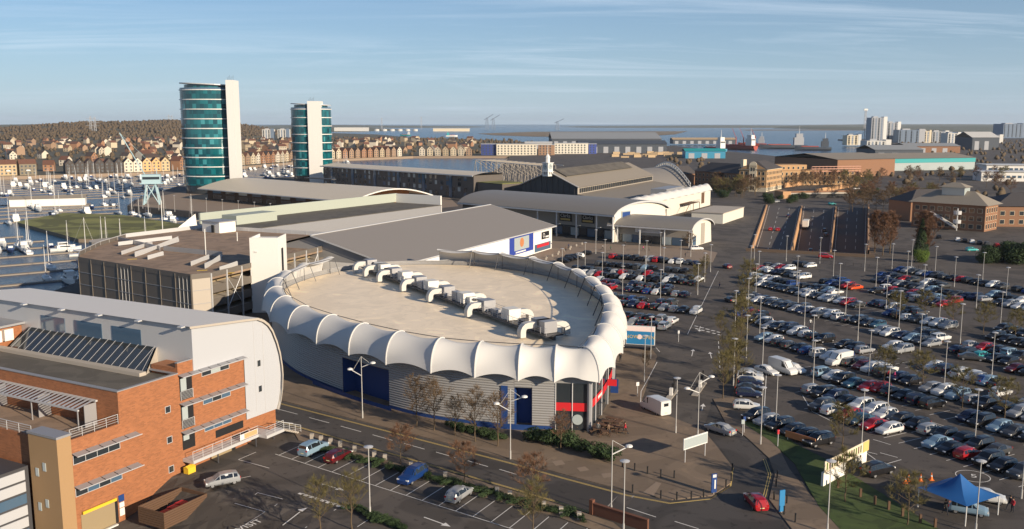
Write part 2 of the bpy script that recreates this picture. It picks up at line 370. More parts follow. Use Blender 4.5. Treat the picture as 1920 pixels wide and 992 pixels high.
# tunnel approach: three sunken carriageways between retaining walls
mat('brown_brick_p', (.1, .07, .05), .85, .2, 1); mat('tunnel_wall', (.42, .24, .12), .85, .15, .3, .3, 3); mat('tunnel_road', (.075, .066, .06), .85, .2, .1)
def lerp2(a, b_, t): return (a[0]+(b_[0]-a[0])*t, a[1]+(b_[1]-a[1])*t)
N0, N1, F1, F0 = TUN[0], TUN[1], TUN[2], TUN[3]
TD = (2.2, 7.0, 8.0)
def tun_z(v, k=0): return -TD[k]*(1-min(1, v/.98)**2.6)-.02
def tpt(u, v): return Vector(lerp2(lerp2(N0, N1, u), lerp2(F0, F1, u), v))
for k, (u0, u1) in enumerate(((0, .345), (.355, .685), (.695, 1.))):
    rows = []
    for j in range(21):
        v = j/20; a = tpt(u0, v); b_ = tpt(u1, v); rows.append([(a.x, a.y, tun_z(v, k)), (b_.x, b_.y, tun_z(v, k))])
    mb = MB().grid(rows, flip=True); struct('tunnel_road', mb, 'tunnel_road')
    mb = MB()
    for f in (.06, .36, .66, .94):
        for j in range(0, 20, 1 if f in (.06, .94) else 2):
            a = tpt(u0+(u1-u0)*f, j/20); b_ = tpt(u0+(u1-u0)*f, (j+.95)/20)
            n_ = Vector((.12, 0)); z0, z1 = tun_z(j/20, k)+.03, tun_z((j+.95)/20, k)+.03
            mb.quad((a.x, a.y, z0), (a.x+.15, a.y, z0), (b_.x+.15, b_.y, z1), (b_.x, b_.y, z1))
    struct('lane_lines', mb, 'paint_white')
for u0, u1 in ((-.012, 0), (.345, .355), (.685, .695), (1., 1.012)):
    mb = MB(); r = [[], [], [], []]
    for j in range(21):
        v = j/20; a = tpt(u0, v); b_ = tpt(u1, v); top = .45 if u0 < .9 else 2.4  # extra height added to the right wall to shade the sunken lanes
        r[0].append((a.x, a.y, tun_z(v, 2)-.1)); r[1].append((a.x, a.y, top)); r[2].append((b_.x, b_.y, top)); r[3].append((b_.x, b_.y, tun_z(v, 2)-.1))
    mb.grid(r); w = tag(obj('retaining_wall', mb, mats='tunnel_wall'), 'sunlit orange concrete retaining wall %s of the sunken tunnel approach' % {-.012: 'on the left side', .345: 'between left and middle carriageways', .685: 'between middle and right carriageways', 1.: 'on the right side'}[u0], 'wall')
mb = MB(); mb.box((0, 0, .45), (math.dist(N0, N1)+4, .5, 1.1), 0); mb.box((0, 0, -3.8), (math.dist(N0, N1)+4, .3, 7.2), 0)
tag(obj('tunnel_parapet', mb, mats='brown_brick_p', loc=((N0[0]+N1[0])/2, (N0[1]+N1[1])/2-.3, 0), rz=math.atan2(N1[1]-N0[1], N1[0]-N0[0])), 'long low brown parapet above the tunnel mouth beside the car park', 'wall')
# ================================================================ buildings: brick office, multi-storey car park, oval cinema
m = mat('orange_brick', (.245, .098, .043), .85, .22, .5, .3, 6, detail=8)
t = m.node_tree; b = t.nodes['Principled BSDF']; lk = b.inputs['Base Color'].links[0].from_socket     # courses of brick over the stained tone
tcn = t.nodes.new('ShaderNodeTexCoord'); sx_ = t.nodes.new('ShaderNodeSeparateXYZ'); mpn = t.nodes.new('ShaderNodeCombineXYZ'); t.links.new(tcn.outputs['Object'], sx_.inputs[0]); t.links.new(mth('ADD', sx_.outputs[0], sx_.outputs[1], tree=t), mpn.inputs[0]); t.links.new(sx_.outputs[2], mpn.inputs[1])
bk = t.nodes.new('ShaderNodeTexBrick'); bk.inputs['Scale'].default_value = 1.0; bk.inputs['Brick Width'].default_value = .45; bk.inputs['Row Height'].default_value = .15; bk.inputs['Mortar Size'].default_value = .012
bk.inputs['Color1'].default_value = (.8, .79, .78, 1); bk.inputs['Color2'].default_value = (1.14, 1.1, 1.05, 1); bk.inputs['Mortar'].default_value = (1.05, 1.15, 1.25, 1); t.links.new(mpn.outputs[0], bk.inputs[0])
t.links.new(mixc(t, 1.0, lk, bk.outputs[0], 'MULTIPLY'), b.inputs['Base Color'])
mat('yellow_brick', (.30, .19, .095), .85, .12, 2.5, .3, 6); mat('dark_brick', (.12, .05, .03), .9, .2, 2)
ridged('white_clad', (.37, .38, .40), (.0, 0, 1), 1.1, .45, .03, strength=.35)
ridged('grey_roof_seam', (.64, .59, .52), (.4695, .8829, 0), .55, .45, .03)
ridged('corrugated_wall', (.255, .25, .245), (0, 0, 1), .5, .4, .16, strength=1.)
ridged('corrugated_dark', (.14, .135, .13), (.4695, .8829, 0), .6, .5, .05)
ridged('buff_roof', (.84, .70, .51), (.4695, .8829, 0), 1.4, .5, .09)
mat('membrane', (.52, .51, .49), .55, .10, .5); mat('membrane_inside', (.3, .28, .26), .7, .1, .3)
mat('flat_roof', (.10, .09, .075), .9, .2, .3, .3, 10); mat('deck_concrete', (.235, .165, .115), .9, .2, .12, .2, 10)
mat('grey_metal', (.30, .30, .31), .45, .1, 1, metal=.3); mat('light_metal', (.5, .5, .5), .4, .08, 1, metal=.2); mat('dark_metal', (.05, .05, .055), .5, .1, 1)
mat('white_paint', (.62, .61, .58), .5, .06, .5); mat('white_render', (.66, .64, .6), .7, .08, .4)
mat('plant_white', (.62, .6, .55), .5, .1, .6); mat('blue_paint', (.015, .045, .16), .45, .15, .4); mat('red_paint', (.5, .02, .025), .45, .1, 1)
glass('dark_glass', (.02, .025, .03)); glass('blue_glass', (.05, .09, .14)); glass('teal_glass', (.0, .10, .12), .06, .4, .15); glass('pale_glass', (.3, .34, .34), .15, .2)
mat('timber', (.085, .048, .028), .85, .3, 3); mat('slat_timber', (.35, .17, .06), .7, .2, 1); mat('black', (.012, .012, .013), .6, .1)
mat('mesh_screen', (.11, .095, .08), .6, .2, .5); mat('interior_dim', (.22, .17, .10), .9, .25, .25); mat('concrete', (.36, .32, .27), .85, .12, .4, .2, 6)
mat('banner_orange', (.6, .25, .12), .6, .3, 3); mat('yellow_paint', (.65, .42, .03), .55, .1); mat('bin_red', (.4, .02, .03), .5, .15)
def win(parent, x, z, w, h, y=0., n=1, m='dark_glass', frame='light_metal', depth=.06, out=-1):
    """framed window: panes on the facade plane y (outwards = out)"""
    fr = MB(); t = .06
    yy = y+out*.03
    fr.b2(x-t, x, yy-depth/2, yy+depth/2, z-t, z+h+t); fr.b2(x+w, x+w+t, yy-depth/2, yy+depth/2, z-t, z+h+t)
    fr.b2(x, x+w, yy-depth/2, yy+depth/2, z-t, z); fr.b2(x, x+w, yy-depth/2, yy+depth/2, z+h, z+h+t)
    for k in range(1, n): fr.b2(x+w*k/n-t/2, x+w*k/n+t/2, yy-depth/2, yy+depth/2, z, z+h)
    o = obj('window', fr, parent, mats=frame)
    for k in range(n):
        mm = m if isinstance(m, str) else m[k % len(m)]
        obj('pane', MB().b2(x+w*k/n+.03, x+w*(k+1)/n-.03, yy-.02, yy+.012, z+.01, z+h-.01), o, mats=mm)
    return o
def rail(mb, pts, h=1.1, step=1.6, bars=4, r=.03):
    for a, b_ in zip(pts, pts[1:]):
        a, b_ = Vector(a), Vector(b_); L = (b_-a).length; n = max(1, round(L/step))
        for k in range(n+1): p = a.lerp(b_, k/n); mb.tube(p, p+Vector((0, 0, h)), r*1.2, n=4)
        for j in range(bars): q = Vector((0, 0, h*(j+1)/bars)); mb.tube(a+q, b_+q, r*(1.3 if j == bars-1 else .7), n=4)
    return mb
ARZ = math.atan2(AD.y, AD.x)
off = thing('brick_office', 'orange brick office block with white curved metal wing and roof terrace', 'building', (A0.x, A0.y, 0), ARZ)
def P(name, mb, m, parent=None, smooth=False): return obj(name, mb, parent or off, mats=m, smooth=smooth)
P('terrace_wall', MB().b2(-24.4, -16.9, 0, 45, -3.2, 8.0).b2(-24.4, -16.9, 0, .3, 8.0, 8.75).b2(-24.4, -24.1, .3, 45, 8.0, 8.75), 'orange_brick')
P('terrace_floor', MB().b2(-24.1, -16.9, .3, 45, 8.0, 8.06), 'deck_concrete')
pl = P('corner_pier', MB().b2(-25.0, -23.3, -.12, 4.7, -3.2, 9.35), 'yellow_brick')
P('coping', MB().b2(-25.08, -23.2, -.2, 4.8, 9.35, 9.6), 'grey_metal', pl)
for (yy, zz_) in ((2.0, 5.4), (3.3, 4.6), (2.0, 1.2), (3.3, .6)): P('slot_window', MB().b2(-25.06, -24.98, yy, yy+.5, zz_, zz_+.95), 'pale_glass')
P('main_wall', MB().b2(-16.9, -8.1, .0, 36, -3.2, 12.0).b2(-16.9, -8.1, 0, .35, 12.0, 12.5).b2(-16.9, -16.55, .35, 36, 12.0, 12.5), 'orange_brick')
P('parapet_cap', MB().b2(-17, -8.1, -.06, .4, 12.5, 12.62).b2(-17, -16.5, .4, 36.1, 12.5, 12.62).b2(-8.5, -8.0, .4, 5.0, 12.5, 12.62), 'grey_metal')
P('flat_roof', MB().b2(-16.5, -5.6, .4, 36, 12.0, 12.1), 'flat_roof')
P('side_wall', MB().b2(-8.1, 3.05, .01, 4.6, -1.5, 13.2).b2(-8.1, 3.05, .01, .35, 13.2, 13.8), 'orange_brick')
P('side_cap', MB().b2(-8.15, 3.05, -.05, .4, 13.8, 13.92), 'grey_metal')
P('lower_wall', MB().b2(3.05, 9.0, .3, 40, -1.0, 3.4), 'orange_brick')
prof = [(-5.7, 12.0), (-5.7, 18.0), (3.2, 17.1), (5.6, 16.85), (6.6, 16.4), (7.5, 15.7), (8.2, 14.8), (9.0, 13.0), (9.55, 11.2), (9.85, 9.2), (9.9, 8.0), (9.7, 6.0), (9.3, 4.4), (8.8, 3.3), (3.0, 3.4), (3.0, 12.0)]
gb = MB().quad(*[(x, -.12, z) for x, z in prof]); P('gable_panel', gb, 'white_clad')
P('wing_left_wall', MB().quad((-5.7, -.12, 12), (-5.7, 48, 12), (-5.7, 48, 18), (-5.7, -.12, 18)), 'light_metal')
sh = [(-6.3, 18.12), (3.2, 17.25), (5.6, 17.0), (6.7, 16.5), (7.6, 15.8), (8.35, 14.8), (9.15, 13.0), (9.7, 11.2), (10.0, 9.2), (10.05, 8.0), (9.85, 6.0), (9.45, 4.4), (8.95, 3.2)]
mb = MB(); mb.grid([[(x, y, z) for x, z in sh] for y in (-.5, 48)], flip=False); P('wing_roof', mb, 'grey_roof_seam')
mb = MB(); mb.grid([[(x, -.5, z) for x, z in sh], [(x*.985-.02, -.5, z-.3) for x, z in sh]]); P('roof_edge', mb, 'concrete')
for k, (y0, y1) in enumerate(((9, 14.5), (16.5, 22), (24, 29))): P('clerestory_window', MB().b2(-5.78, -5.72, y0, y1, 13.4, 16.6), 'blue_glass')
for y in (.3, 8, 15.5, 23, 31, 38): P('gutter_bracket', MB().b2(-6.9, -6.25, y, y+.7, 17.95, 18.12), 'light_metal')
for x, z in ((5.4, 10.2), (5.45, 6.6)): win(off, x, z, .6, .85, -.12)
for x in (4.9, 6.6): P('panel_seam', MB().b2(x, x+.06, -.16, -.12, 3.5, 16.7), 'light_metal')
# sloping roof light
mb = MB().quad((-9.2, 4.6, 12.1), (-5.7, 6.6, 14.6), (-5.7, 32, 14.6), (-9.2, 32, 12.1)); sk = P('roof_light', mb, 'dark_glass')
for k in range(19):
    y = 5.2+k*1.45; P('glazing_bar', MB().tube((-9.25, y, 12.2), (-5.7, max(y, 6.6), 14.68), .04, n=4), 'grey_metal', sk)
P('roof_light_frame', MB().quad((-9.4, 4.2, 12.1), (-5.7, 6.2, 12.1), (-5.7, 6.2, 14.7)).b2(-10.3, -9.3, 4.2, 33, 12.05, 12.55), 'concrete', sk)
pr = P('plant_room', MB().b2(-14.5, -5.75, 33.5, 46, 12.0, 15.0), 'orange_brick'); P('plant_room_roof', MB().b2(-15.3, -5.72, 32.6, 47, 15.0, 15.3).b2(-12, -8, 37, 44, 15.3, 15.7), 'grey_metal', pr)
for x in (-12.6, -10.4, -8.7):
    u = P('air_unit', MB().b2(x, x+1.3, 32.9, 33.48, 12.7 if x < -11 else 13, 13.7 if x < -11 else 14.6), 'plant_white', pr)
P('left_block', MB().b2(-33, -25.1, 5, 45, -3.2, 5.6), 'dark_metal')
for k in range(6): P('cladding_panel', MB().b2(-29.5, -25.6, 4.9, 5.0, -2.6+k*1.35, -1.5+k*1.35), 'white_clad' if k % 3 else 'blue_glass')
pg = P('pergola', MB().b2(-17.2, -16.92, 3.5, 34, 10.9, 11.1).b2(-19.6, -19.4, 3.5, 34, 10.4, 10.6), 'light_metal')
for k in range(38): y = 3.7+k*.8; P('slat', MB().quad((-19.5, y, 10.62), (-17.0, y, 11.12), (-17.0, y+.42, 11.12), (-19.5, y+.42, 10.62)), 'light_metal', pg)
for y in (3.7, 12, 20.5, 29): P('screen', MB().b2(-18.6, -17.0, y, y+.08, 8.1, 10.8).b2(-19.5, -19.38, y, y+.1, 8.06, 10.4), 'grey_metal', pg)
P('terrace_rail', rail(MB(), [(-16.95, .15, 8.75), (-23.2, .15, 8.75)]), 'light_metal'); P('side_rail', rail(MB(), [(-24.25, 5.2, 8.75), (-24.25, 44, 8.75)], step=2.2), 'light_metal')
def louvre(x0, x1, z, n):
    fr = MB().tube((x0, -1.05, z-.1), (x1, -1.05, z-.1), .06, n=4); o = P('sun_shade', fr, 'light_metal')
    for k in range(n):
        a = x0+(x1-x0)*k/n; P('shade_panel', MB().quad((a+.04, -1.05, z-.12), (a+(x1-x0)/n-.08, -1.05, z-.12), (a+(x1-x0)/n-.08, -.03, z+.1), (a+.04, -.03, z+.1)), 'grey_metal', o)
for z in (7.1, 3.3): louvre(-23.3, -14.7, z, 5)
for z in (12.25, 8.6, 4.95): louvre(-8.2, 2.9, z, 7)
win(off, -23.1, 5.9, 6.0, .95, 0, 4); win(off, -23.1, 2.2, 6.0, .85, 0, 4, ('dark_glass', 'blue_glass'))
win(off, -10.3, 8.1, .7, .75, 0); win(off, -10.3, 4.25, .7, .75, 0); win(off, -10.3, .5, .7, .75, 0)
win(off, -4.3, 11.25, 4.6, .75, 0, 3, ('dark_glass', 'pale_glass', 'dark_glass')); win(off, -4.3, 7.55, 4.6, .75, 0, 3, ('blue_glass', 'dark_glass', 'blue_glass')); win(off, -4.3, 3.95, 4.6, .7, 0, 3, 'blue_glass')
for z0, z1 in ((9.0, 11.9), (5.3, 8.3), (2.6, 4.7)):
    P('loggia', MB().b2(-7.95, -5.95, -.02, .02, z0, z1), 'black'); P('loggia_panel', MB().b2(-7.8, -6.9, -.06, -.02, z0+1.2, z1-.1), 'pale_glass')
    if z0 > 3: P('loggia_rail', rail(MB(), [(-7.9, -.12, z0), (-5.95, -.12, z0)], 1.15, 2, 7), 'light_metal')
gd = P('garage_door', MB().b2(-22.7, -18.3, -.06, .02, -2.85, -.1), 'interior_dim'); P('height_bar', MB().b2(-22.6, -18.2, -.35, -.2, -.05, .28), 'yellow_paint', gd); P('kerb', MB().b2(-22.8, -18.4, -.6, -.3, -2.9, -2.75), 'white_paint', gd)
P('door_reveal', MB().b2(-18.3, -17.9, -.07, 0, -2.85, -.1), 'black')
sg = P('notice', MB().b2(-17.75, -17.0, -.1, -.02, -.5, .3), 'blue_paint'); P('notice_panel', MB().b2(-17.7, -17.05, -.1, -.02, -1.2, -.6).b2(-17.7, -17.05, -.1, -.02, -2.2, -1.3), 'white_paint', sg)
P('service_door', MB().b2(-3.4, .1, -.05, .02, -.1, 1.05), 'interior_dim'); P('dark_opening', MB().b2(.1, .8, -.05, .02, -.1, 1.2).b2(-2.5, 2.4, -.04, .02, 2.5, 3.5), 'black')
wk = P('walkway', MB().b2(-8.1, 5.2, -1.9, -.02, 1.2, 1.6).b2(3.2, 6.6, -3.4, -1.9, 1.2, 1.6), 'light_metal')
P('walkway_rail', rail(MB(), [(-8.1, -1.85, 1.6), (3.2, -1.85, 1.6), (3.2, -3.3, 1.6), (6.6, -3.3, 1.6)], 1.15, 1.7, 4), 'light_metal', wk)
P('banner', MB().b2(-.2, 3.0, -1.98, -1.92, 1.75, 2.5), 'white_paint', wk); P('banner_print', MB().b2(.55, 2.9, -2.0, -1.98, 1.8, 2.45), 'banner_orange', wk)
for x in (-4, 2.8, 6.2): P('support_post', MB().tube((x, -1.8, -.4), (x, -1.8, 1.2), .1), 'dark_metal', wk)
st = MB()
for k in range(8): st.b2(6.6+k*.42, 7.04+k*.42, -3.4, -1.9, 1.25-k*.19, 1.42-k*.19)
st = P('stairs', st, 'concrete', wk); P('stair_rail', rail(MB(), [(6.6, -3.35, 1.4), (10, -3.35, 0.02)], 1.05, 1.2).tube((6.6, -1.95, 2.4), (10, -1.95, 1.1), .05), 'light_metal', st)
# timber bin store with red bins
bp = gg(325, 950); bs = thing('bin_store', 'brown slatted timber bin store beside the garage door', 'bin store', (bp.x, bp.y), ARZ)
for (x0, x1, y0, y1) in ((-3.2, 3.2, -2.1, -2.0), (-3.2, 3.2, 2.0, 2.1), (-3.2, -3.1, -2, 2), (3.1, 3.2, -2, 2)):
    for k in range(7): obj('plank', MB().b2(x0, x1, y0, y1, .05+k*.28, .29+k*.28), bs, mats='timber')
for k, (x, y) in enumerate(((-1.5, -.5), (-.2, -.3), (1.1, -.1))):
    bz = gz(bp.x, bp.y)
    o = thing('wheelie_bin', ['red wheeled bin nearest the garage inside the timber store', 'red wheeled bin in the middle of the timber store', 'red wheeled bin farthest from the garage inside the timber store'][k], 'bin', (bp.x+AD.x*x-AD.y*y, bp.y+AD.y*x+AD.x*y, bz+.02), ARZ, 'red bins in the timber store')
    obj('body', MB().prism([(-.5, -.45), (.5, -.45), (.5, .45), (-.5, .45)], .1, 1.15), o, mats='bin_red'); obj('lid', MB().b2(-.55, .55, -.5, .5, 1.15, 1.27), o, mats='bin_red')
    for sx in (-.4, .4): obj('wheel', MB().tube((sx, .45, .1), (sx+.08, .45, .1), .1, n=8), o, mats='black')
gbp = gg(356, 886); gbn = thing('grit_bin', 'small yellow grit bin against the brick office wall', 'bin', (gbp.x, gbp.y), ARZ); obj('body', MB().b2(-.6, .6, -.4, .4, 0, .75), gbn, mats='yellow_paint'); obj('lid', MB().add([(-.65, -.45, .75), (.65, -.45, .75), (.65, .45, .75), (-.65, .45, .75), (-.6, 0, 1.0), (.6, 0, 1.0)], [(0, 1, 5, 4), (2, 3, 4, 5), (1, 2, 5), (3, 0, 4)]), gbn, mats='yellow_paint')
# ---------------------------------------------------------------- multi-storey car park
cp = thing('multi_storey_car_park', 'grey mesh-clad multi-storey car park with open rooftop deck', 'car park', (-67.5, 190.3, 0), 0)
OX, OY = -67.5, 190.3
DECK = [(-103.1, 215.9), (-67.5, 190.3), (-64.3, 193.0), (-43.0, 253.5), (-46, 262), (-85.2, 279.7), (-96.4, 286.2), (-111, 262), (-110.8, 245), (-107.5, 226)]
DK = [(x-OX, y-OY) for x, y in DECK]; DZ = 10.5
def inset(poly, d):
    c = (sum(p[0] for p in poly)/len(poly), sum(p[1] for p in poly)/len(poly)); return [(p[0]+(c[0]-p[0])*d, p[1]+(c[1]-p[1])*d) for p in poly]
obj('deck', MB().prism(DK, DZ-.5, DZ), cp, mats='deck_concrete')
obj('core', MB().prism(inset(DK, .12), 0, DZ-.5), cp, mats='interior_dim')
for k in range(3): obj('floor_slab', MB().prism(inset(DK, .012), 1.9+k*2.9, 2.5+k*2.9), cp, mats='concrete')
n = len(DK)
for i in range(n):
    a = Vector(DK[i]); b_ = Vector(DK[(i+1) % n]); L = (b_-a).length; d = (b_-a)/L; nn = Vector((d.y, -d.x)); nb = max(1, round(L/5.2)); rz = math.atan2(d.y, d.x)
    solid = i in (0, 1, 7, 8, 9)
    for k in range(nb+1 if i in (0, 2) else nb): p = a+d*L*k/nb+nn*.15; obj('column', MB().box((p.x, p.y, (DZ+.9)/2), (.16 if solid else .28,)*2+(DZ+.9,), rz), cp, mats='mesh_screen' if solid else 'light_metal')
    for k in range(nb):
        p = a+d*L*(k+.5)/nb+nn*.05
        if solid:
            obj('mesh_panel', MB().box((p.x, p.y, (DZ+1)/2), (L/nb-.3, .06, DZ+.9), rz), cp, mats='mesh_screen' if i != 1 else 'concrete')
            for q in range(1, 4 if k % 4 == 3 else 1): pq = a+d*L*(k+q/4)/nb+nn*.12; obj('mullion', MB().box((pq.x, pq.y, DZ/2), (.08, .08, DZ+.6), rz), cp, mats='light_metal')
        else:
            for z in (.9, 3.9, 6.9): obj('screen_panel', MB().box((p.x, p.y, z+.9), (L/nb-.3, .06, 1.7), rz), cp, mats='mesh_screen')
            if k % 3 == 1:
                q0 = a+d*L*k/nb; q1 = a+d*L*(k+1)/nb
                obj('brace', MB().tube((q0.x+nn.x*.2, q0.y+nn.y*.2, 3), (q1.x+nn.x*.2, q1.y+nn.y*.2, 9.8), .09, n=4).tube((q1.x+nn.x*.2, q1.y+nn.y*.2, 3), (q0.x+nn.x*.2, q0.y+nn.y*.2, 9.8), .09, n=4), cp, mats='light_metal')
    p = a+d*L/2+nn*.1; [obj('floor_line', MB().box((p.x, p.y, z), (L, .14, .12), rz), cp, mats='grey_metal') for z in ((2.2, 5.1, 8.0) if solid else ())]; obj('parapet', MB().box((p.x, p.y, DZ+.55), (L, .1, 1.1), rz), cp, mats='mesh_screen' if i < 3 else 'light_metal')
def deckpt(px, py, z=DZ): q = g(px, py, z); return Vector((q.x-OX, q.y-OY, z))
for k, (a, b_, za, zb) in enumerate((((228, 478), (285, 459), 0, 0), ((253, 482), (335, 456), -.2, .9), ((277, 487), (306, 480), 0, .2), ((358, 499), (392, 487), 0, .3), ((384, 504), (415, 490), -.2, .8), ((412, 509), (445, 499), 0, .2), ((222, 462), (322, 450), .2, .2))):
    A_, B_ = deckpt(*a), deckpt(*b_); d = (B_-A_); rz = math.atan2(d.y, d.x); c = (A_+B_)/2
    obj('ramp_wall', MB().quad((A_.x, A_.y, DZ+za), (B_.x, B_.y, DZ+zb), (B_.x, B_.y, DZ+zb+1.0), (A_.x, A_.y, DZ+za+1.0)).box((c.x, c.y+.2, DZ+(za+zb)/2+.5), (d.length, .15, .9), rz), cp, mats='light_metal')
for a, b_ in (((307, 470), (417, 481)), ((222, 452), (300, 470))):
    A_, B_ = deckpt(*a), deckpt(*b_); d = B_-A_; c = (A_+B_)/2; obj('void_fence', MB().box((c.x, c.y, DZ+.6), (d.length, .12, 1.2), math.atan2(d.y, d.x)), cp, mats='grey_metal')
for q in ((248, 486), (379, 507), (430, 512)): p = deckpt(*q); obj('ramp_marking', MB().box((p.x, p.y, DZ+.02), (2.2, .9, .02), .4), cp, mats='yellow_paint')
tp = g(507, 520, 10.5)
tw = obj('stair_tower', MB().b2(-59.6-OX, -53.2-OX, 206.5-OY, 214.5-OY, 0, 16.6).b2(-59.6-OX, -53.2-OX, 206.5-OY, 206.8-OY, 16.6, 17.3).b2(-59.6-OX, -59.3-OX, 206.8-OY, 214.5-OY, 16.6, 17.3).b2(-53.5-OX, -53.2-OX, 206.8-OY, 214.5-OY, 16.6, 17.3), cp, mats='white_render')
obj('tower_slot', MB().b2(-53.24-OX, -53.15-OX, 209.5-OY, 211.2-OY, 7.5, 14.5), tw, mats='black'); obj('lamp', MB().b2(-58.5-OX, -57.8-OX, 206.3-OY, 206.5-OY, 14, 14.25), tw, mats='white_paint')
h = deckpt(411, 434); hut = obj('roof_hut', MB().box((h.x, h.y, DZ+1.6), (8, 6, 3.2), -.6), cp, mats='white_render'); obj('hut_roof', MB().box((h.x, h.y, DZ+3.3), (8.6, 6.6, .25), -.6), hut, mats='grey_metal')
obj('hut_door', MB().box((h.x-.8, h.y-3.4, DZ+1.2), (1.1, .3, 2.2), -.6), hut, mats='black')
for q, hh in (((305, 430), 9), ((386, 478), 6.5), ((445, 452), 2.5)):
    p = deckpt(*q); o = obj('mast', MB().tube((p.x, p.y, DZ), (p.x, p.y, DZ+hh), .12), cp, mats='white_paint')
q = g(176, 475, 7); rt = obj('ramp_drum', MB().lathe([(6.2, 0), (6.2, 9.2)], (q.x-OX, q.y+12-OY, 0), 20), cp, mats='concrete')

for n_ in ('flat_roof', 'deck_concrete', 'buff_roof'): worn(n_, .92 if n_ == 'buff_roof' else .8, .15, .9)
# ================================================================ oval cinema with scalloped membrane canopy
WALL = [(10.8, 124.4), (14.0, 134), (16.6, 146), (18.2, 158), (18.4, 170), (17.2, 183), (14.2, 196.5), (8.6, 209), (-.6, 219.5), (-12, 226), (-25, 227), (-37, 221.5), (-45, 210), (-48.6, 196), (-48.2, 181.5), (-44.2, 168), (-37.6, 155.2), (-29.2, 145), (-20.8, 136.8), (-12, 130.2), (-2.5, 126.6), (4.5, 125.2)]
OC = (-14, 172)
def catmull(pts, n):
    o = []; m_ = len(pts)
    for i in range(m_):
        p0, p1, p2, p3 = (Vector(pts[(i+k-1) % m_]) for k in range(4))
        if i in (0,): p0 = p1*2-p2
        if i == m_-1: p3 = p2*2-p1
        for k in range(n):
            t = k/n; o.append(.5*((2*p1)+(p2-p0)*t+(2*p0-5*p1+4*p2-p3)*t*t+(3*p1-p0-3*p2+p3)*t**3))
    return o
ci = thing('oval_cinema', 'oval grey corrugated leisure building with scalloped white membrane roof edge', 'building', (OC[0], OC[1], 0))
W2 = [(x-OC[0], y-OC[1]) for x, y in WALL]; CURVE = catmull(W2, 8); NC = len(CURVE)
def cn(i):                                               # outward normal of the plan curve
    a = CURVE[(i-1) % NC]; b_ = CURVE[(i+1) % NC]
    if i % NC == 0: b_ = CURVE[1]; a = CURVE[-1]
    d = (b_-a).normalized(); return Vector((d.y, -d.x))
def ring(i, off_, z): p = CURVE[i % NC]+cn(i)*off_; return (p.x, p.y, z)
WT = 9.0
GL = range(0, 14)                                        # glazed corner bays
RZ = 8.0
def clad(i0, i1, z0, z1):                                # cladding with real horizontal ribs
    n_ = max(2, int((z1-z0)/.18)); rows = []
    for j in range(n_+1): rows.append([ring(i, (.09 if j % 2 else 0.), z0+(z1-z0)*j/n_) for i in range(i0, i1+1)])
    return obj('cladding', MB().grid(rows), ci, mats='corrugated_wall')
def wallpiece(name, i0, i1, z0, z1, m, o=0., smooth=True): return obj(name, MB().grid([[ring(i, o, z0) for i in range(i0, i1+1)], [ring(i, o, z1) for i in range(i0, i1+1)]], flip=False), ci, mats=m, smooth=smooth)
D1 = (138, 146); D2 = (163, 166)                        # recessed blue doors
clad(14, D1[0], .1, WT); clad(D1[1], D2[0], .1, WT); clad(D2[1], NC-6, .1, WT)
for a, b_ in (D1, D2):
    clad(a, b_, 6.0, WT); wallpiece('door_recess', a, b_, .1, 6.0, 'blue_paint', -2.2)
    for i in (a, b_): obj('door_jamb', MB().quad(ring(i, 0, .1), ring(i, -2.2, .1), ring(i, -2.2, 6), ring(i, 0, 6)), ci, mats='blue_paint')
    obj('recess_ceiling', MB().quad(ring(a, 0, 6), ring(b_, 0, 6), ring(b_, -2.2, 6), ring(a, -2.2, 6)), ci, mats='blue_paint')
    wallpiece('loading_dock', a-5, b_+1, .1, .75, 'blue_paint', 1.0)
wallpiece('plinth', 14, D1[0], .1, .6, 'blue_paint', .16); wallpiece('plinth', D1[1], NC-6, .1, .6, 'blue_paint', .16)
obj('blue_pilaster', MB().grid([[ring(i, .2, .1) for i in range(D2[0]-2, D2[0])], [ring(i, .2, 6.2) for i in range(D2[0]-2, D2[0])]]), ci, mats='blue_paint')
# glazed corner with red band
for i0, i1 in ((NC-6, NC-3), (NC-3, NC), (0, 3), (3, 6), (6, 10), (10, 14)):
    wallpiece('glazing', i0, i1, .1, 6.9, 'dark_glass', -.05, False); wallpiece('red_fascia', i0, i1, 2.9, 4.1, 'red_paint', .05, False)
    obj('mullion', MB().tube(ring(i0, .05, .1), ring(i0, .05, 7), .09, n=4), ci, mats='light_metal'); wallpiece('head_cladding', i0, i1, 6.9, WT, 'corrugated_wall', 0)
obj('corner_column', MB().tube(ring(0, .15, .1), ring(0, .15, WT), .4, n=10), ci, mats='grey_metal')
for i in (NC-5, NC-2):
    p = ring(i, .12, 1.6); d = cn(i); o = obj('round_sign', MB().tube((p[0], p[1], 1.7), (p[0]+d.x*.08, p[1]+d.y*.08, 1.7), .75, n=20), ci, mats='pale_glass' if i == NC-2 else 'dark_metal')
wallpiece('fascia_mark', 4, 6, 3.3, 3.75, 'white_paint', .1, False)
p = ring(9, .9, 4.4); obj('projecting_sign', MB().box((p[0], p[1], 4.0), (1.4, .12, 1.0), math.atan2(cn(9).y, cn(9).x)), ci, mats='red_paint'); p = ring(11, .9, 3); obj('projecting_sign', MB().box((p[0], p[1], 2.6), (1.2, .12, 2.2), math.atan2(cn(11).y, cn(11).x)), ci, mats='blue_paint')
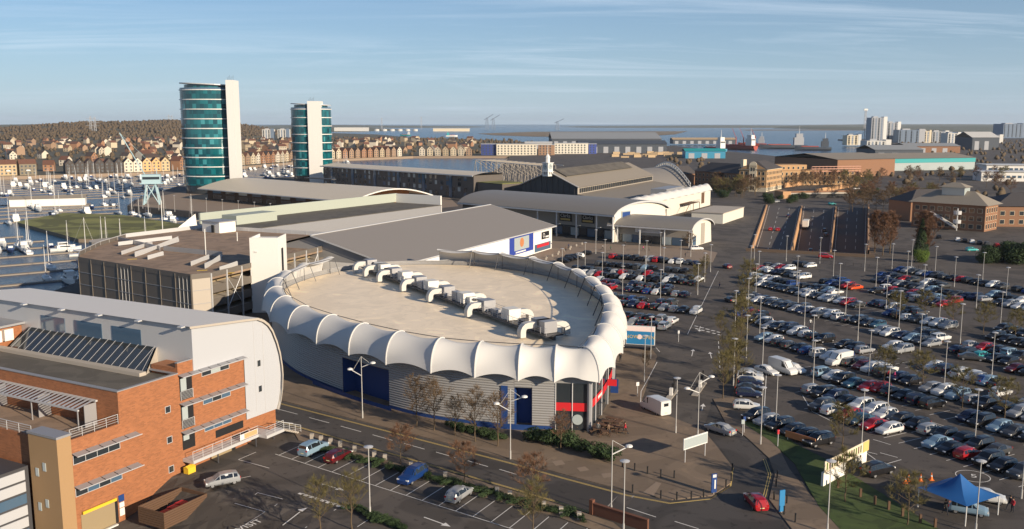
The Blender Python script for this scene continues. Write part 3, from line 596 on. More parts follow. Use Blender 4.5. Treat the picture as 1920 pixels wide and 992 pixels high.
# roof sheet
obj('roof', MB().add([ring(i, -.3, RZ) for i in range(NC)], [tuple(range(NC))]), ci, mats='buff_roof')
RIB = [0]
step = NC/30
ribs = [round(k*NC/30) for k in range(30)]
def prof_pt(i, v, sag):
    """membrane section: v = 0 outer lower lip .. 1 inner upper lip"""
    a = v*math.radians(112); o = 1.9-4.4*(1-math.cos(a))*.66; z = 7.5+4.6*math.sin(a)**.85
    return ring(i, o-sag*.95*math.sin(math.pi*min(1, v*1.15+.1)), z-sag*(.55*v)+sag*.75*(1-v)**3)
for k in range(30):
    i0, i1 = ribs[k], ribs[k+1] if k < 29 else NC; rows = []
    if k in (13, 14, 15): continue                            # open at the back, behind the grey-roofed hall
    m_ = max(1, i1-i0); sub = 10
    for j in range(sub+1):
        f = j/sub; fi = i0+(i1-i0)*f; ia = int(math.floor(fi)); fr = fi-ia; sg = 4*f*(1-f)*1.0
        r = []
        for q in range(13):
            a_ = Vector(prof_pt(ia, q/12, sg)); b_ = Vector(prof_pt(ia+1, q/12, sg)) if fr > 0 else a_; r.append(tuple(a_.lerp(b_, fr)))
        rows.append(r)
    pn = obj('canopy_panel', MB().grid(rows, flip=False), ci, mats='membrane', smooth=True)
    rb = MB()
    for q in range(12): rb.tube(prof_pt(i0, q/12, -.04), prof_pt(i0, (q+1)/12, -.04), .1, n=5, caps=False)
    obj('rib', rb, pn, mats='membrane')
    p0 = prof_pt(i0, 1, 0); obj('strut', MB().tube(p0, ring(i0, -3.6, RZ), .09, n=4).tube(prof_pt(i0, .75, .1), ring(i0, -.8, RZ), .07, n=4).tube(p0, prof_pt(i1, 1, 0), .06, n=4), pn, mats='dark_metal')
# roof plant along a gantry
def rp(px, py, z=RZ): q = g(px, py, z); return Vector((q.x-OC[0], q.y-OC[1], z))
ga = rp(690, 508); gb_ = rp(1040, 640); gd_ = (gb_-ga); grz = math.atan2(gd_.y, gd_.x); gl = gd_.length; gc = (ga+gb_)/2
pf = obj('plant_gantry', MB().box((gc.x, gc.y, RZ+.95), (gl, 3.4, .25), grz).box((gc.x, gc.y, RZ+.5), (gl, .4, .7), grz), ci, mats='dark_metal')
dn = gd_.normalized(); nn = Vector((-dn.y, dn.x, 0)); up = Vector((0, 0, 1))
obj('gantry_rail', rail(MB(), [ga+nn*1.6+up*1.1, gb_+nn*1.6+up*1.1], 1.1, 1.8, 3), pf, mats='light_metal'); obj('gantry_rail', rail(MB(), [ga-nn*1.6+up*1.1, gb_-nn*1.6+up*1.1], 1.1, 1.8, 3), pf, mats='light_metal')
mat('duct_grey', (.46, .45, .42), .5, .12, .8)
def duct(t, side, k):
    c = ga+gd_*t+nn*side*1.2; mb = MB(); L = 3.2
    a = Vector((c.x, c.y, RZ+2.2)); prev = None
    pts = [a, a+nn*side*1.6]+[a+nn*side*(1.6+1.0*math.sin(q*.393))-up*(1.0-1.0*math.cos(q*.393)) for q in range(1, 5)]+[a+nn*side*2.6-up*1.9]
    for q in range(len(pts)-1):
        d = (pts[q+1]-pts[q]); r = []
        for pt in (pts[q], pts[q+1]):
            tt = min(1, max(0, (pt-a).dot(nn*side)-1.6)/1.0) if (pt-a).dot(nn*side) > 1.6 else 0
            ax = (up*math.cos(tt*1.57)+nn*side*math.sin(tt*1.57))*.5
            r.append([pt+dn*.6+ax, pt-dn*.6+ax, pt-dn*.6-ax, pt+dn*.6-ax])
        mb.grid(r, close=True)
    o = obj('duct_cowl', mb, pf, mats='duct_grey'); bx = ga+gd_*t
    obj('air_handler', MB().box((bx.x, bx.y, RZ+2.1), (2.6, 2.4, 1.9), grz), pf, mats='plant_white' if k % 2 else 'grey_metal')
for k, (t, s) in enumerate(((.02, 1), (.12, -1), (.2, 1), (.27, -1), (.36, 1), (.43, -1), (.52, 1), (.62, -1), (.72, 1), (.83, -1), (.95, 1), (.1, 1), (.97, -1))): duct(t, -s, k)
rg_ = random.Random(6)
for k in range(16): q = ga+gd_*(.04+.06*k)+nn*rg_.uniform(-1, 1); hh_ = rg_.uniform(.7, 1.7); obj('plant_box', MB().box((q.x, q.y, RZ+1.08+hh_/2), (rg_.uniform(.9, 2.2), rg_.uniform(.8, 1.6), hh_), grz), pf, mats=('grey_metal', 'plant_white', 'dark_metal')[k % 3])
p = ga+gd_*.66+nn*1.0; obj('satellite_dish', MB().lathe([(.05, 0), (.6, .12), (.95, .35)], (p.x, p.y, RZ+2.0), 14), pf, mats='white_paint')
# ================================================================ grey-roofed hall with mural
DRZ = R_(64); dd = Vector((math.cos(DRZ), math.sin(DRZ)))
ridged('slate_sheet', (.215, .195, .175), (dd.x, dd.y, 0), .9, .55, .04)
mat('mural', (.45, .47, .5), .7, .6, .35, detail=9, col2=(.05, .08, .12)); mat('poster_blue', (.02, .04, .22), .5, .3, .3); mat('poster_brown', (.3, .12, .05), .5, .5, .4)
hd = thing('grey_roofed_hall', 'large hall with plain grey pitched roof and long printed mural on its side', 'building', (-29.5, 225.5, 0), DRZ)
LH = 101; HW = 25
obj('wall', MB().b2(.6, LH-1.2, .5, 2*HW-.5, 0, 7.6), hd, mats='white_render')
for y in (.5, 2*HW-.5): pass
obj('gable', MB().add([(.6, .5, 7.6), (.6, 2*HW-.5, 7.6), (.6, HW, 13.9)], [(0, 2, 1)]), hd, mats='corrugated_wall'); obj('gable', MB().add([(LH-1.2, .5, 7.6), (LH-1.2, 2*HW-.5, 7.6), (LH-1.2, HW, 13.9)], [(0, 1, 2)]), hd, mats='corrugated_wall')
rf = obj('roof', MB().grid([[(-.6, -.6, 7.9), (LH, -.6, 7.9)], [(-.6, HW, 14.3), (LH, HW, 14.3)], [(-.6, 2*HW+.6, 7.9), (LH, 2*HW+.6, 7.9)]], flip=False), hd, mats='slate_sheet')
obj('ridge_cap', MB().b2(-.6, LH, HW-.3, HW+.3, 14.22, 14.42), rf, mats='light_metal'); obj('gutter', MB().b2(-.6, LH, -.85, -.6, 7.6, 7.95), rf, mats='light_metal')
obj('verge', MB().quad((-.7, -.6, 7.6), (-.7, HW, 14.0), (-.7, HW, 14.4), (-.7, -.6, 8.0)), rf, mats='light_metal'); obj('verge', MB().quad((LH+.05, -.6, 7.5), (LH+.05, -.6, 8.0), (LH+.05, HW, 14.4), (LH+.05, HW, 13.9)), rf, mats='light_metal')
obj('mural', MB().b2(16, 66, .32, .46, 2.2, 7.4), hd, mats='mural'); ps = obj('poster', MB().b2(66, 84, .26, .44, 1.6, 7.3), hd, mats='poster_blue')
obj('poster_picture', MB().b2(69.5, 80.5, .2, .26, 2.8, 6.9), ps, mats='pale_glass'); obj('poster_centre', MB().tube((75, .16, 5.1), (75, .2, 5.1), 1.5, n=18), ps, mats='poster_brown'); obj('poster_strip', MB().b2(70.5, 78, .2, .25, 2.0, 2.45), ps, mats='white_paint')
sn = obj('black_sign', MB().b2(91, 96.8, .2, .44, 4.2, 6.6), hd, mats='black'); obj('sign_text', text_mesh('O', 2.2, 'white_paint', .01), sn, loc=(92.3, .16, 5.4)).rotation_euler = (R_(90), 0, 0); obj('sign_stroke', MB().b2(93.6, 96.4, .14, .2, 4.6, 5.1), sn, mats='white_paint')
obj('shop_window', MB().b2(85.5, 98.5, .36, .46, .4, 2.9), hd, mats='blue_glass'); obj('pink_graphic', MB().b2(87, 97, .28, .34, 1.7, 2.7), hd, mats='bin_red')
for x in (20, 32, 44, 56): obj('door', MB().b2(x, x+2.2, .3, .4, 0, 2.1), hd, mats='dark_glass')
# ================================================================ pale green block behind the car park
mat('pale_green', (.33, .36, .31), .6, .08, .3)
gbx = thing('pale_green_block', 'long pale green clad block behind the multi-storey car park', 'building', (-82, 291, 0), R_(58))
obj('wall', MB().b2(0, 100, 0, 26, 0, 9.6), gbx, mats='grey_metal'); obj('roof', MB().b2(-.1, 100.1, -.1, 26.1, 9.6, 9.8), gbx, mats='flat_roof')
obj('parapet', MB().b2(-.2, 103, 25.6, 26.4, 9.8, 13.4), gbx, mats='pale_green'); obj('end_wall', MB().b2(102.2, 103, 2, 25.6, 0, 13.3), gbx, mats='white_render')
obj('roof_box', MB().b2(4, 22, 13, 20, 9.8, 12.8), gbx, mats='pale_green'); obj('slope_wall', MB().add([(-1, 26.5, 9), (-16, 27, 5), (-1, 27, 13.2), (-1, 26.5, 5)], [(0, 2, 1, 3)]), gbx, mats='white_render')
# ================================================================ quayside restaurant with bowed roof
ridged('bow_roof', (.56, .49, .38), (.75, -.66, 0), .8, .5, .03)
FRZ = math.atan2(437.5-525, -75-(-176)); rs = thing('quayside_restaurant', 'long low restaurant with bowed beige roof on the quay', 'restaurant', (-176, 522, 0), FRZ)
LF = 134
obj('wall', MB().b2(0, LF-10, 3, 46, 0, 6.2), rs, mats='timber')
def bow(x0, x1, y0, y1, z0, hh, n=14): return [[(x, y0+(y1-y0)*k/n, z0+hh*math.sin(math.pi*(.12+.76*k/n))-hh*math.sin(math.pi*.12)) for k in range(n+1)] for x in (x0, x1)]
rf = obj('roof', MB().grid(bow(-2, LF, -2, 52, 6.4, 7.5), flip=True), rs, mats='bow_roof', smooth=True)
b0 = bow(-2, LF, -2, 52, 6.4, 7.5); obj('roof_edge', MB().grid([b0[1], [(x, y, z-.6) for x, y, z in b0[1]]]).grid([[(-2, -2, 6.4), (LF, -2, 6.4)], [(-2, -2, 5.9), (LF, -2, 5.9)]]), rf, mats='white_paint')
obj('end_wall', MB().grid([[(LF-10, p[1], min(p[2]-.2, 12)) for p in b0[1][1:13]], [(LF-10, p[1], 0) for p in b0[1][1:13]]]), rs, mats='slat_timber')
for k in range(9): obj('shop_front', MB().b2(6+k*13, 15+k*13, 2.8, 2.95, .3, 3.2), rs, mats='dark_glass'); obj('upper_window', MB().b2(6+k*13, 14+k*13, 2.85, 2.95, 3.9, 5.6), rs, mats=('blue_glass', 'dark_glass', 'pale_glass')[k % 3])
obj('roof_vent', MB().b2(60, 84, 26, 29, 13.3, 13.8), rf, mats='dark_metal')
# ================================================================ teal glass towers
mt = MATS['teal_glass']; t = mt.node_tree; b = t.nodes['Principled BSDF']       # panes: cells of differing tint
geo = t.nodes.new('ShaderNodeNewGeometry'); vm = t.nodes.new('ShaderNodeVectorMath'); vm.operation = 'MULTIPLY'; vm.inputs[1].default_value = (.42, .42, .33); t.links.new(geo.outputs['Position'], vm.inputs[0])
fl = t.nodes.new('ShaderNodeVectorMath'); fl.operation = 'FLOOR'; t.links.new(vm.outputs[0], fl.inputs[0]); wn = t.nodes.new('ShaderNodeTexWhiteNoise'); t.links.new(fl.outputs[0], wn.inputs[0])
t.links.new(ramp(t, wn.outputs['Value'], [(.0, (.002, .04, .055)), (.6, (.003, .085, .10)), (.9, (.006, .13, .15)), (1, (.05, .25, .28))]), b.inputs['Base Color'])
def tower(label, x, y, rz, a, b2_, h, nf, core):
    o = thing('glass_tower', label, 'tower', (x, y, 0), rz, 'teal residential towers'); N = 40
    def ell(s, z): return [(a*s*math.cos(2*math.pi*k/N), b2_*s*math.sin(2*math.pi*k/N), z) for k in range(N)]
    fh = (h-9)/nf
    for f in range(nf):
        z0 = 5+f*fh; z1 = z0+fh; obj('glass_band', MB().grid([ell(1, z0+.25), ell(1, z1-.25)], close=True), o, mats='teal_glass')
        obj('white_band', MB().grid([ell(.99, z1-.25), ell(1.03, z1-.25), ell(1.03, z1+.28), ell(.99, z1+.28)], close=True), o, mats='white_paint', smooth=False)
        for k in range(1, 3): pass
    obj('base', MB().grid([ell(.95, 0), ell(.95, 5.3)], close=True), o, mats='dark_glass')
    z0 = 5+nf*fh
    obj('penthouse', MB().grid([ell(.84, z0), ell(.84, h-.8)], close=True), o, mats='teal_glass'); obj('terrace_rail', MB().grid([ell(1.0, z0+.2), ell(1.0, z0+1.3)], close=True), o, mats='blue_glass')
    obj('roof_plate', MB().add([(p[0], p[1], h-.8+p[0]*-.045) for p in ell(1.0, 0)]+[(p[0], p[1], h-.2+p[0]*-.045) for p in ell(1.0, 0)], [tuple(range(N, 2*N)), tuple(range(N-1, -1, -1))]+[(k, (k+1) % N, N+(k+1) % N, N+k) for k in range(N)]), o, mats='light_metal')
    c = obj('white_core', MB().b2(*core, 0, h+1.6), o, mats='white_paint'); obj('core_edge_strip', MB().b2(core[0]-.3, core[0], core[2]+.6, core[3]-.6, 0, h-1), c, mats='grey_metal')  # white core with a grey strip along one side
    for k in range(6): obj('antenna', MB().tube((core[0]+1+k*.7, core[2]+1, h+1.6), (core[0]+1+k*.7, core[2]+1, h+3.2+(k % 3)*.6), .06, n=4), c, mats='dark_metal')
    obj('terrace_furniture', MB().b2(-a*.6, -a*.4, -b2_*.6, -b2_*.5, z0+.2, z0+1.2), o, mats='white_paint')
tower('taller teal glass tower with white bands and slim white core', -187, 574, 0, 17.0, 13.0, 67, 10, (15.2, 19.6, -14.0, -2))
tower('shorter teal glass tower with broad white core facing the camera', -147, 680, 0, 14.5, 12.5, 57, 8, (.5, 9.5, -14.2, -3))
# ================================================================ dark slatted apartment block
ab = thing('apartment_block', 'long dark slatted apartment block with pale roof behind the restaurant', 'building', (-131, 640, 0), math.atan2(500-640, -3+131))
mat('dark_slats', (.075, .065, .058), .7, .35, .4); LA = 162
obj('wall', MB().b2(0, LA, 0, 22, 0, 13.6), ab, mats='dark_slats')
obj('roof', MB().grid(bow(-2, LA+1, -1.5, 23, 13.6, 2.6, 8), flip=True), ab, mats='bow_roof', smooth=True)
obj('roof_edge', MB().b2(-2, LA+1, -1.7, -1.4, 13.1, 13.8), ab, mats='white_paint')
rnd = random.Random(4)
for k in range(29):
    for f in range(4):
        if rnd.random() < .8: obj('window', MB().b2(2+k*5.4, 3.4+k*5.4+rnd.random()*1.6, -.12, .0, 1+f*3.1, 3.3+f*3.1), ab, mats=('dark_glass', 'blue_glass', 'dark_glass', 'pale_glass')[rnd.randrange(4)])
for k in range(6): obj('slat_bay', MB().b2(10+k*26, 12.5+k*26, -.5, 0, .5, 13.2), ab, mats='blue_glass')
obj('end_block', MB().b2(LA+1, LA+22, 2, 20, 0, 9.8), ab, mats='dark_slats'); obj('green_roof', MB().b2(LA+.8, LA+22.2, 1.8, 20.2, 9.8, 10.1), ab, mats='rough_grass')
# ================================================================ outlet mall: long barrel vault, lower vault, old boiler hall, tented side
ridged('vault_roof', (.20, .185, .165), (-.731, .682, 0), .9, .5, .06); mat('mall_wall', (.30, .27, .23), .7, .1, .3); mat('hall_roof', (.235, .205, .165), .75, .1, .08); mat('hall_dark', (.03, .035, .04), .6, .3, .3)
ridged('white_wall', (.58, .55, .48), (0, 0, 1), .5, .5, .03, strength=.4)
MRZ = R_(-43)
ml = thing('barrel_vault_mall', 'long shopping mall with grey barrel vault roof and shop fronts on the forecourt', 'shopping mall', (-23, 387, 0), MRZ)
LM = 82; WM = 37; ZE = 10.0
def vault(x0, x1, y0, y1, z, h, n=16): return [[(x, y0+(y1-y0)*k/n, z+h*math.sqrt(max(0, 1-(2*k/n-1)**2*.96))-h*.2) for k in range(n+1)] for x in (x0, x1)]
v = vault(0, LM, 0, WM, ZE, 5.2); rf = obj('vault_roof', MB().grid(v, flip=True), ml, mats='vault_roof', smooth=True)
obj('roof_rim', MB().grid([v[1], [(x+.02, y, z-.7) for x, y, z in v[1]]]).grid([[(0, 0, ZE-.1), (LM, 0, ZE-.1)], [(0, 0, ZE-.7), (LM, 0, ZE-.7)]]), rf, mats='light_metal')
gab = [(LM-1.2, y, z-.3) for x, y, z in v[1]]; obj('gable_wall', MB().quad(*([(LM-1.2, .5, 0)]+gab[1:-1]+[(LM-1.2, WM-.5, 0)])), ml, mats='white_wall')
gab2 = [(1.2, y, z-.3) for x, y, z in v[0]]; obj('gable_wall', MB().quad(*([(1.2, WM-.5, 0)]+gab2[1:-1][::-1]+[(1.2, .5, 0)])), ml, mats='mall_wall')
obj('front_wall', MB().b2(1, LM-1.5, 6.5, 7.5, 3.4, ZE+1), ml, mats='mall_wall'); obj('rear_wall', MB().b2(1, LM-1.5, WM-1, WM-.5, 0, ZE-.4), ml, mats='mall_wall')
for k in range(9): obj('shop_front', MB().b2(44+k*4.1, 47.8+k*4.1, 6.7, 7.0, .2, 3.3), ml, mats=('dark_glass', 'blue_glass', 'dark_glass', 'pale_glass')[k % 4])
obj('fascia', MB().b2(1, LM-1.5, 6.4, 6.6, 3.3, 4.0), ml, mats='hall_dark')
for x, y0 in ((44.5, 0), (54.2, 0), (63.9, 0), (73.5, 0), (81, 0)):
    c = obj('column', MB().tube((x, .7, 0), (x, .7, ZE), .28, n=8), ml, mats='light_metal'); obj('column_arm', MB().tube((x, .7, 4.6), (x+3, -.6, 5.2), .12, n=5), c, mats='white_paint')
for x in (51, 62):
    s = obj('shop_sign', MB().b2(x, x+6, 6.2, 6.42, 5.4, 8.6), ml, mats='black'); obj('sign_text', text_mesh('Clarks', 1.9, 'white_paint', .02), s, loc=(x+3, 6.15, 7.5)).rotation_euler = (R_(90), 0, 0); obj('sign_strip', MB().b2(x+.6, x+5.4, 6.1, 6.2, 5.8, 6.5), s, mats='paint_yellow')
sg = obj('gable_sign', MB().b2(LM-1.15, LM-.95, 6, 11.5, 6.6, 11.0), ml, mats='pale_glass'); obj('sign_panel', MB().b2(LM-.94, LM-.86, 6.4, 11.1, 8.6, 10.6), sg, mats='blue_paint'); obj('sign_base', MB().b2(LM-.94, LM-.86, 6.4, 11.1, 6.9, 7.7), sg, mats='paint_yellow')
# lower vault
ml2 = thing('low_vault_shop', 'lower barrel roofed outlet shop at the end of the mall', 'shop', (36.5, 333.5, 0), R_(-33))
L2 = 31; v = vault(-2, L2, 0, 22, 6.4, 3.8, 14); rf = obj('vault_roof', MB().grid(v, flip=True), ml2, mats='vault_roof', smooth=True)
obj('roof_rim', MB().grid([v[1], [(x+.02, y, z-.5) for x, y, z in v[1]]]).grid([[(-2, 0, 6.3), (L2, 0, 6.3)], [(-2, 0, 5.8), (L2, 0, 5.8)]]), rf, mats='light_metal')
gab = [(L2-1, y, z-.25) for x, y, z in v[1]]; obj('gable_wall', MB().quad(*([(L2-1, 3, 0)]+gab[2:-1]+[(L2-1, 21.5, 0)])), ml2, mats='white_wall')
obj('front_wall', MB().b2(-2, L2-1, 3, 3.6, 2.9, 6.6), ml2, mats='mall_wall'); obj('name_board', MB().b2(8, 18, 2.8, 3.0, 3.9, 5.6), ml2, mats='light_metal'); obj('sign_text', text_mesh('M&S OUTLET', 1.25, 'white_paint', .02), ml2, loc=(13, 2.76, 4.75)).rotation_euler = (R_(90), 0, 0)
for k in range(8): obj('shop_front', MB().b2(-1+k*3.9, 2.6+k*3.9, 3.05, 3.3, .1, 2.9), ml2, mats=('dark_glass', 'dark_glass', 'blue_glass', 'pale_glass')[(k*3) % 4])
obj('side_glazing', MB().b2(L2-1.1, L2-.95, 3.4, 6.5, .2, 3.6), ml2, mats='blue_glass'); obj('side_panel', MB().b2(L2-.98, L2-.9, 11, 14.5, .2, 7.6), ml2, mats='mall_wall')
for x in (2, 11, 20.5, 29.8): obj('column', MB().tube((x, .6, 0), (x, .6, 6.4), .22, n=8), ml2, mats='light_metal')
# boiler hall (world-axis points relative to its gable foot)
bh = thing('boiler_hall', 'big old boiler hall with grey pitched roof, dark glazed gable and clock turret', 'hall', (5.7, 489.3, 0)); HA = Vector((55, 111.4, 0)); HG = Vector((27.5, -24.9, 0)); UPV = Vector((0, 0, 1))
def hp(u, v_, z): return HG*u+HA*v_+UPV*z
obj('gable', MB().quad(hp(0, 0, 0), hp(1, 0, 0), hp(1, 0, 11), hp(.5, 0, 18.2), hp(0, 0, 11)), bh, mats='hall_dark'); obj('gable_trim', MB().tube(hp(1.02, -.005, 11), hp(.5, -.005, 18.3), .35, n=5).tube(hp(-.02, -.005, 11), hp(.5, -.005, 18.3), .35, n=5), bh, mats='light_metal')
for k in range(10): obj('gable_mullion', MB().tube(hp(.05+k*.1, -.002, .5), hp(.05+k*.1, -.002, 11+7*(1-abs(.05+k*.1-.5)*2)), .12, n=4), bh, mats='dark_metal')
obj('roof', MB().quad(hp(1.03, -.01, 10.9), hp(1.03, 1, 10.9), hp(.5, 1, 18.3), hp(.5, -.01, 18.3)).quad(hp(.5, -.01, 18.3), hp(.5, 1, 18.3), hp(-.03, 1, 10.9), hp(-.03, -.01, 10.9)), bh, mats='hall_roof')
obj('ridge_monitor', MB().quad(hp(.72, .05, 15.9), hp(.72, .9, 15.9), hp(.5, .9, 19.3), hp(.5, .05, 19.3)).quad(hp(.72, .05, 15.2), hp(.72, .05, 15.9), hp(.5, .05, 19.3), hp(.5, .05, 18)), bh, mats='flat_roof')
obj('clerestory', MB().quad(hp(1, 0, 7.4), hp(1, 1, 7.4), hp(1, 1, 10.9), hp(1, 0, 10.9)), bh, mats='mall_wall')
for k in range(40): obj('clerestory_window', MB().quad(*[hp(1.012, .02+k*.0243+a, z) for a, z in ((0, 8), (.014, 8), (.014, 10.3), (0, 10.3))]), bh, mats='dark_glass')
obj('side_roof', MB().quad(hp(1.0, 0, 7.3), hp(2.15, -.12, 5.2), hp(2.15, .8, 5.2), hp(1, 1, 7.3)).quad(hp(1, 0, 7.3), hp(1, 0, 0), hp(2.15, -.12, 0), hp(2.15, -.12, 5.2)), bh, mats='hall_roof')
ct = thing('clock_turret', 'small white clock turret with pinnacle on the hall gable', 'clock tower', tuple(Vector((5.7, 489.3, 0))+hp(.5, -.02, 17)), R_(-42))
obj('shaft', MB().b2(-1.9, 1.9, -1.9, 1.9, -1, 5.6), ct, mats='white_paint'); obj('cornice', MB().b2(-2.3, 2.3, -2.3, 2.3, 5.6, 6.0).b2(-2.2, 2.2, -2.2, 2.2, 1.2, 1.5), ct, mats='white_paint')
obj('lantern', MB().lathe([(1.2, 6), (1.2, 8.4), (1.5, 8.5), (.7, 9.8), (.15, 10.4), (.08, 15)], n=8), ct, mats='white_paint')
for rz_, (dx, dy) in ((0, (0, -1)), (R_(90), (1, 0))):
    f = obj('clock_face', MB().tube((dx*1.9, dy*1.9, 3.9), (dx*2.0, dy*2.0, 3.9), 1.45, n=20), ct, mats='pale_glass'); a = Vector((dx*2.04, dy*2.04, 3.9)); s_ = Vector((-dy, dx, 0)); obj('clock_hand', MB().tube(a, a+Vector((0, 0, 1.1)), .09, n=4).tube(a, a+s_*.75, .11, n=4), f, mats='black')
    for q in (-.6, .6): obj('louvre', MB().box((dx*1.92+s_.x*q, dy*1.92+s_.y*q, 1.0-.4), (.5 if dy else .1, .1 if dy else .5, 1.4)), ct, mats='black')
# tented white side
tn = thing('tented_side', 'white walled mall wing with scalloped membrane roof edge behind the lower vault', 'building', (52, 389, 0), math.atan2(486-389, 105-52)); LT = 111
obj('wall', MB().b2(4, LT, 0, .5, 0, 8.2), tn, mats='white_wall'); obj('end_wall', MB().b2(LT-.5, LT, .5, 16, 0, 9), tn, mats='white_wall'); obj('brown_door', MB().b2(LT-16, LT-11, -.1, 0, 2, 7.6), tn, mats='timber'); obj('flat_roof', MB().b2(0, LT, .5, 16, 8.0, 8.3), tn, mats='flat_roof')
for k in range(11):
    rows = []
    for j in range(7):
        f = j/6; x = (k+f)*LT/11; sg_ = 4*f*(1-f)*.9; rows.append([(x, -1.0+q*.5-sg_*.3*math.sin(q*.5), 8.0+3.4*math.sin(min(1, q/7)*math.pi*.55)-sg_*.5+(sg_*.7 if q == 0 else 0)) for q in range(9)])
    obj('canopy_panel', MB().grid(rows), tn, mats='membrane', smooth=True)
sgn = obj('wall_sign', MB().b2(12, 16, -.15, 0, 2.4, 7), tn, mats='pale_glass'); obj('sign_panel', MB().b2(12.4, 15.6, -.22, -.15, 4.4, 6.6), sgn, mats='blue_paint')
obj('fire_stair', rail(MB().b2(60, 76, -5, -.2, 4.4, 4.6), [(60, -5, 4.6), (76, -5, 4.6)], 1.2, 2, 4).tube((60, -5, 4.5), (52, -5, 0), .15).tube((76, -5, 0), (76, -5, 4.5), .15).tube((66, -5, 0), (66, -5, 4.5), .15), tn, mats='timber')
obj('plant_box', MB().b2(58, 84, 6, 14, 8.3, 11.5), tn, mats='grey_metal')
# service shed, arch truss and its roof
sv = thing('service_shed', 'plain white flat roofed service building beside the tented wing', 'building', (84, 398, 0), math.atan2(486-389, 105-52)); obj('wall', MB().b2(0, 34, -8, 6, 0, 4.4), sv, mats='white_wall'); obj('roof', MB().b2(-.3, 34.3, -8.3, 6.3, 4.4, 4.7), sv, mats='concrete'); obj('annex', MB().b2(34.4, 42, -6, 4, 0, 3.6), sv, mats='white_wall')
at = thing('arch_roof', 'white arched steel truss over a pale curved roof behind the hall', 'roof', (101, 682, 0), R_(-85)); prev = None
def ap(t, dz=0.): return Vector((t*112, 0, 2+12.5*math.sin(math.pi*(.05+.9*t))+dz))
mb = MB()
for k in range(22):
    a, b_ = ap(k/22), ap((k+1)/22); a2, b2_ = ap(k/22, 2.2), ap((k+1)/22, 2.2); mb.tube(a, b_, .35, n=5).tube(a2, b2_, .35, n=5).tube(a, b2_, .2, n=4).tube(b_, b2_, .2, n=4)
obj('arch_truss', mb, at, mats='white_paint'); obj('curved_roof', MB().grid([[tuple(ap(k/22, -.6)+Vector((0, -.5, 0))) for k in range(23)], [(k/22*112, -30, 5+6*math.sin(math.pi*k/22)) for k in range(23)]], flip=False), at, mats='mall_wall', smooth=True)
# preserved steel frame (lattice of V trestles)
lt = thing('steel_frame', 'open lattice of pale steel V frames left from a dockyard building', 'structure', (-28, 660, 0), math.atan2(572-660, 15+28))
for k in range(11):
    for y in (0, 16):
        x = k*8.9
        obj('frame_leg', MB().tube((x, y, 0), (x+4.6, y, 17), .2, n=5), lt, mats='mall_wall'); obj('frame_leg', MB().tube((x+8.9, y, 0), (x+4.6, y, 17), .2, n=5), lt, mats='mall_wall')
    obj('cross_beam', MB().tube((k*8.9+4.6, 0, 17), (k*8.9+4.6, 16, 17), .25, n=4).tube((k*8.9+4.6, 0, 17), (k*8.9, 16, 8), .18, n=4), lt, mats='mall_wall')
for y in (0, 16): obj('top_beam', MB().tube((0, y, 17), (104, y, 17), .2, n=5), lt, mats='light_metal')
# ================================================================ brick offices on the right
mat('tan_brick', (.36, .22, .11), .85, .15, 1.5); mat('brown_brick', (.20, .105, .06), .85, .2, 1); mat('slate', (.055, .05, .05), .8, .2, .6); mat('cream', (.6, .52, .38), .7, .08, .5); mat('pink_net', (.5, .27, .2), .8, .25, .5)
def grid_windows(parent, x0, x1, zs, n, y, w, h, m='dark_glass', axis='x', out=-1):
    for z in zs:
        for k in range(n):
            c = x0+(x1-x0)*(k+.5)/n
            fr = obj('window', MB().b2(c-w/2-.12, c+w/2+.12, y-.08, y+.08, z-.12, z+h+.12) if axis == 'x' else MB().b2(y-.08, y+.08, c-w/2-.12, c+w/2+.12, z-.12, z+h+.12), parent, mats='cream')
            obj('pane', MB().b2(c-w/2, c+w/2, y-.12, y+.12, z, z+h) if axis == 'x' else MB().b2(y-.12, y+.12, c-w/2, c+w/2, z, z+h), fr, mats=m)
def hip(x0, x1, y0, y1, z, h, o=.7):
    x0 -= o; x1 += o; y0 -= o; y1 += o; w = min(x1-x0, y1-y0)/2
    if x1-x0 > y1-y0: a, b_ = (x0+w, (y0+y1)/2, z+h), (x1-w, (y0+y1)/2, z+h); f = [(0, 1, 5, 4), (1, 2, 5), (2, 3, 4, 5), (3, 0, 4)]
    else: a, b_ = ((x0+x1)/2, y0+w, z+h), ((x0+x1)/2, y1-w, z+h); f = [(0, 1, 4), (1, 2, 5, 4), (2, 3, 5), (3, 0, 4, 5)]
    return MB().add([(x0, y0, z), (x1, y0, z), (x1, y1, z), (x0, y1, z), a, b_], f+[(3, 2, 1, 0)])
kb = thing('cream_brick_office', 'four storey tan brick office with cream base and white central bay', 'building', (160.5, 580, 0), R_(58))
obj('wall', MB().b2(0, 34, 0, 17.6, 2.6, 14), kb, mats='tan_brick'); obj('base', MB().b2(-.1, 34.1, -.1, 17.7, 0, 2.6), kb, mats='cream'); obj('roof', hip(0, 34, 0, 17.6, 14, 5), kb, mats='slate'); obj('eaves', MB().b2(-.6, 34.6, -.6, 18.2, 13.7, 14.02), kb, mats='cream')
obj('white_bay', MB().b2(-.5, 0, 6.3, 11.2, 0, 16.5).tube((-.5, 8.75, 16.5), (0, 8.75, 16.5), 2.45, n=16), kb, mats='cream'); obj('gable', MB().add([(-.2, 0, 14), (-.2, 17.6, 14), (-.2, 8.8, 18.6)], [(0, 2, 1)]), kb, mats='tan_brick')
grid_windows(kb, 0, 34, (.6, 4, 7.3, 10.6), 11, 0, 1.3, 1.9); grid_windows(kb, .6, 6, (4, 7.3, 10.6), 2, 0, 1.2, 1.9, axis='y'); grid_windows(kb, 11.6, 17, (4, 7.3, 10.6), 2, 0, 1.2, 1.9, axis='y'); grid_windows(kb, 7.2, 10.3, (1, 5, 9, 13), 2, -.5, .9, 2.2, axis='y')
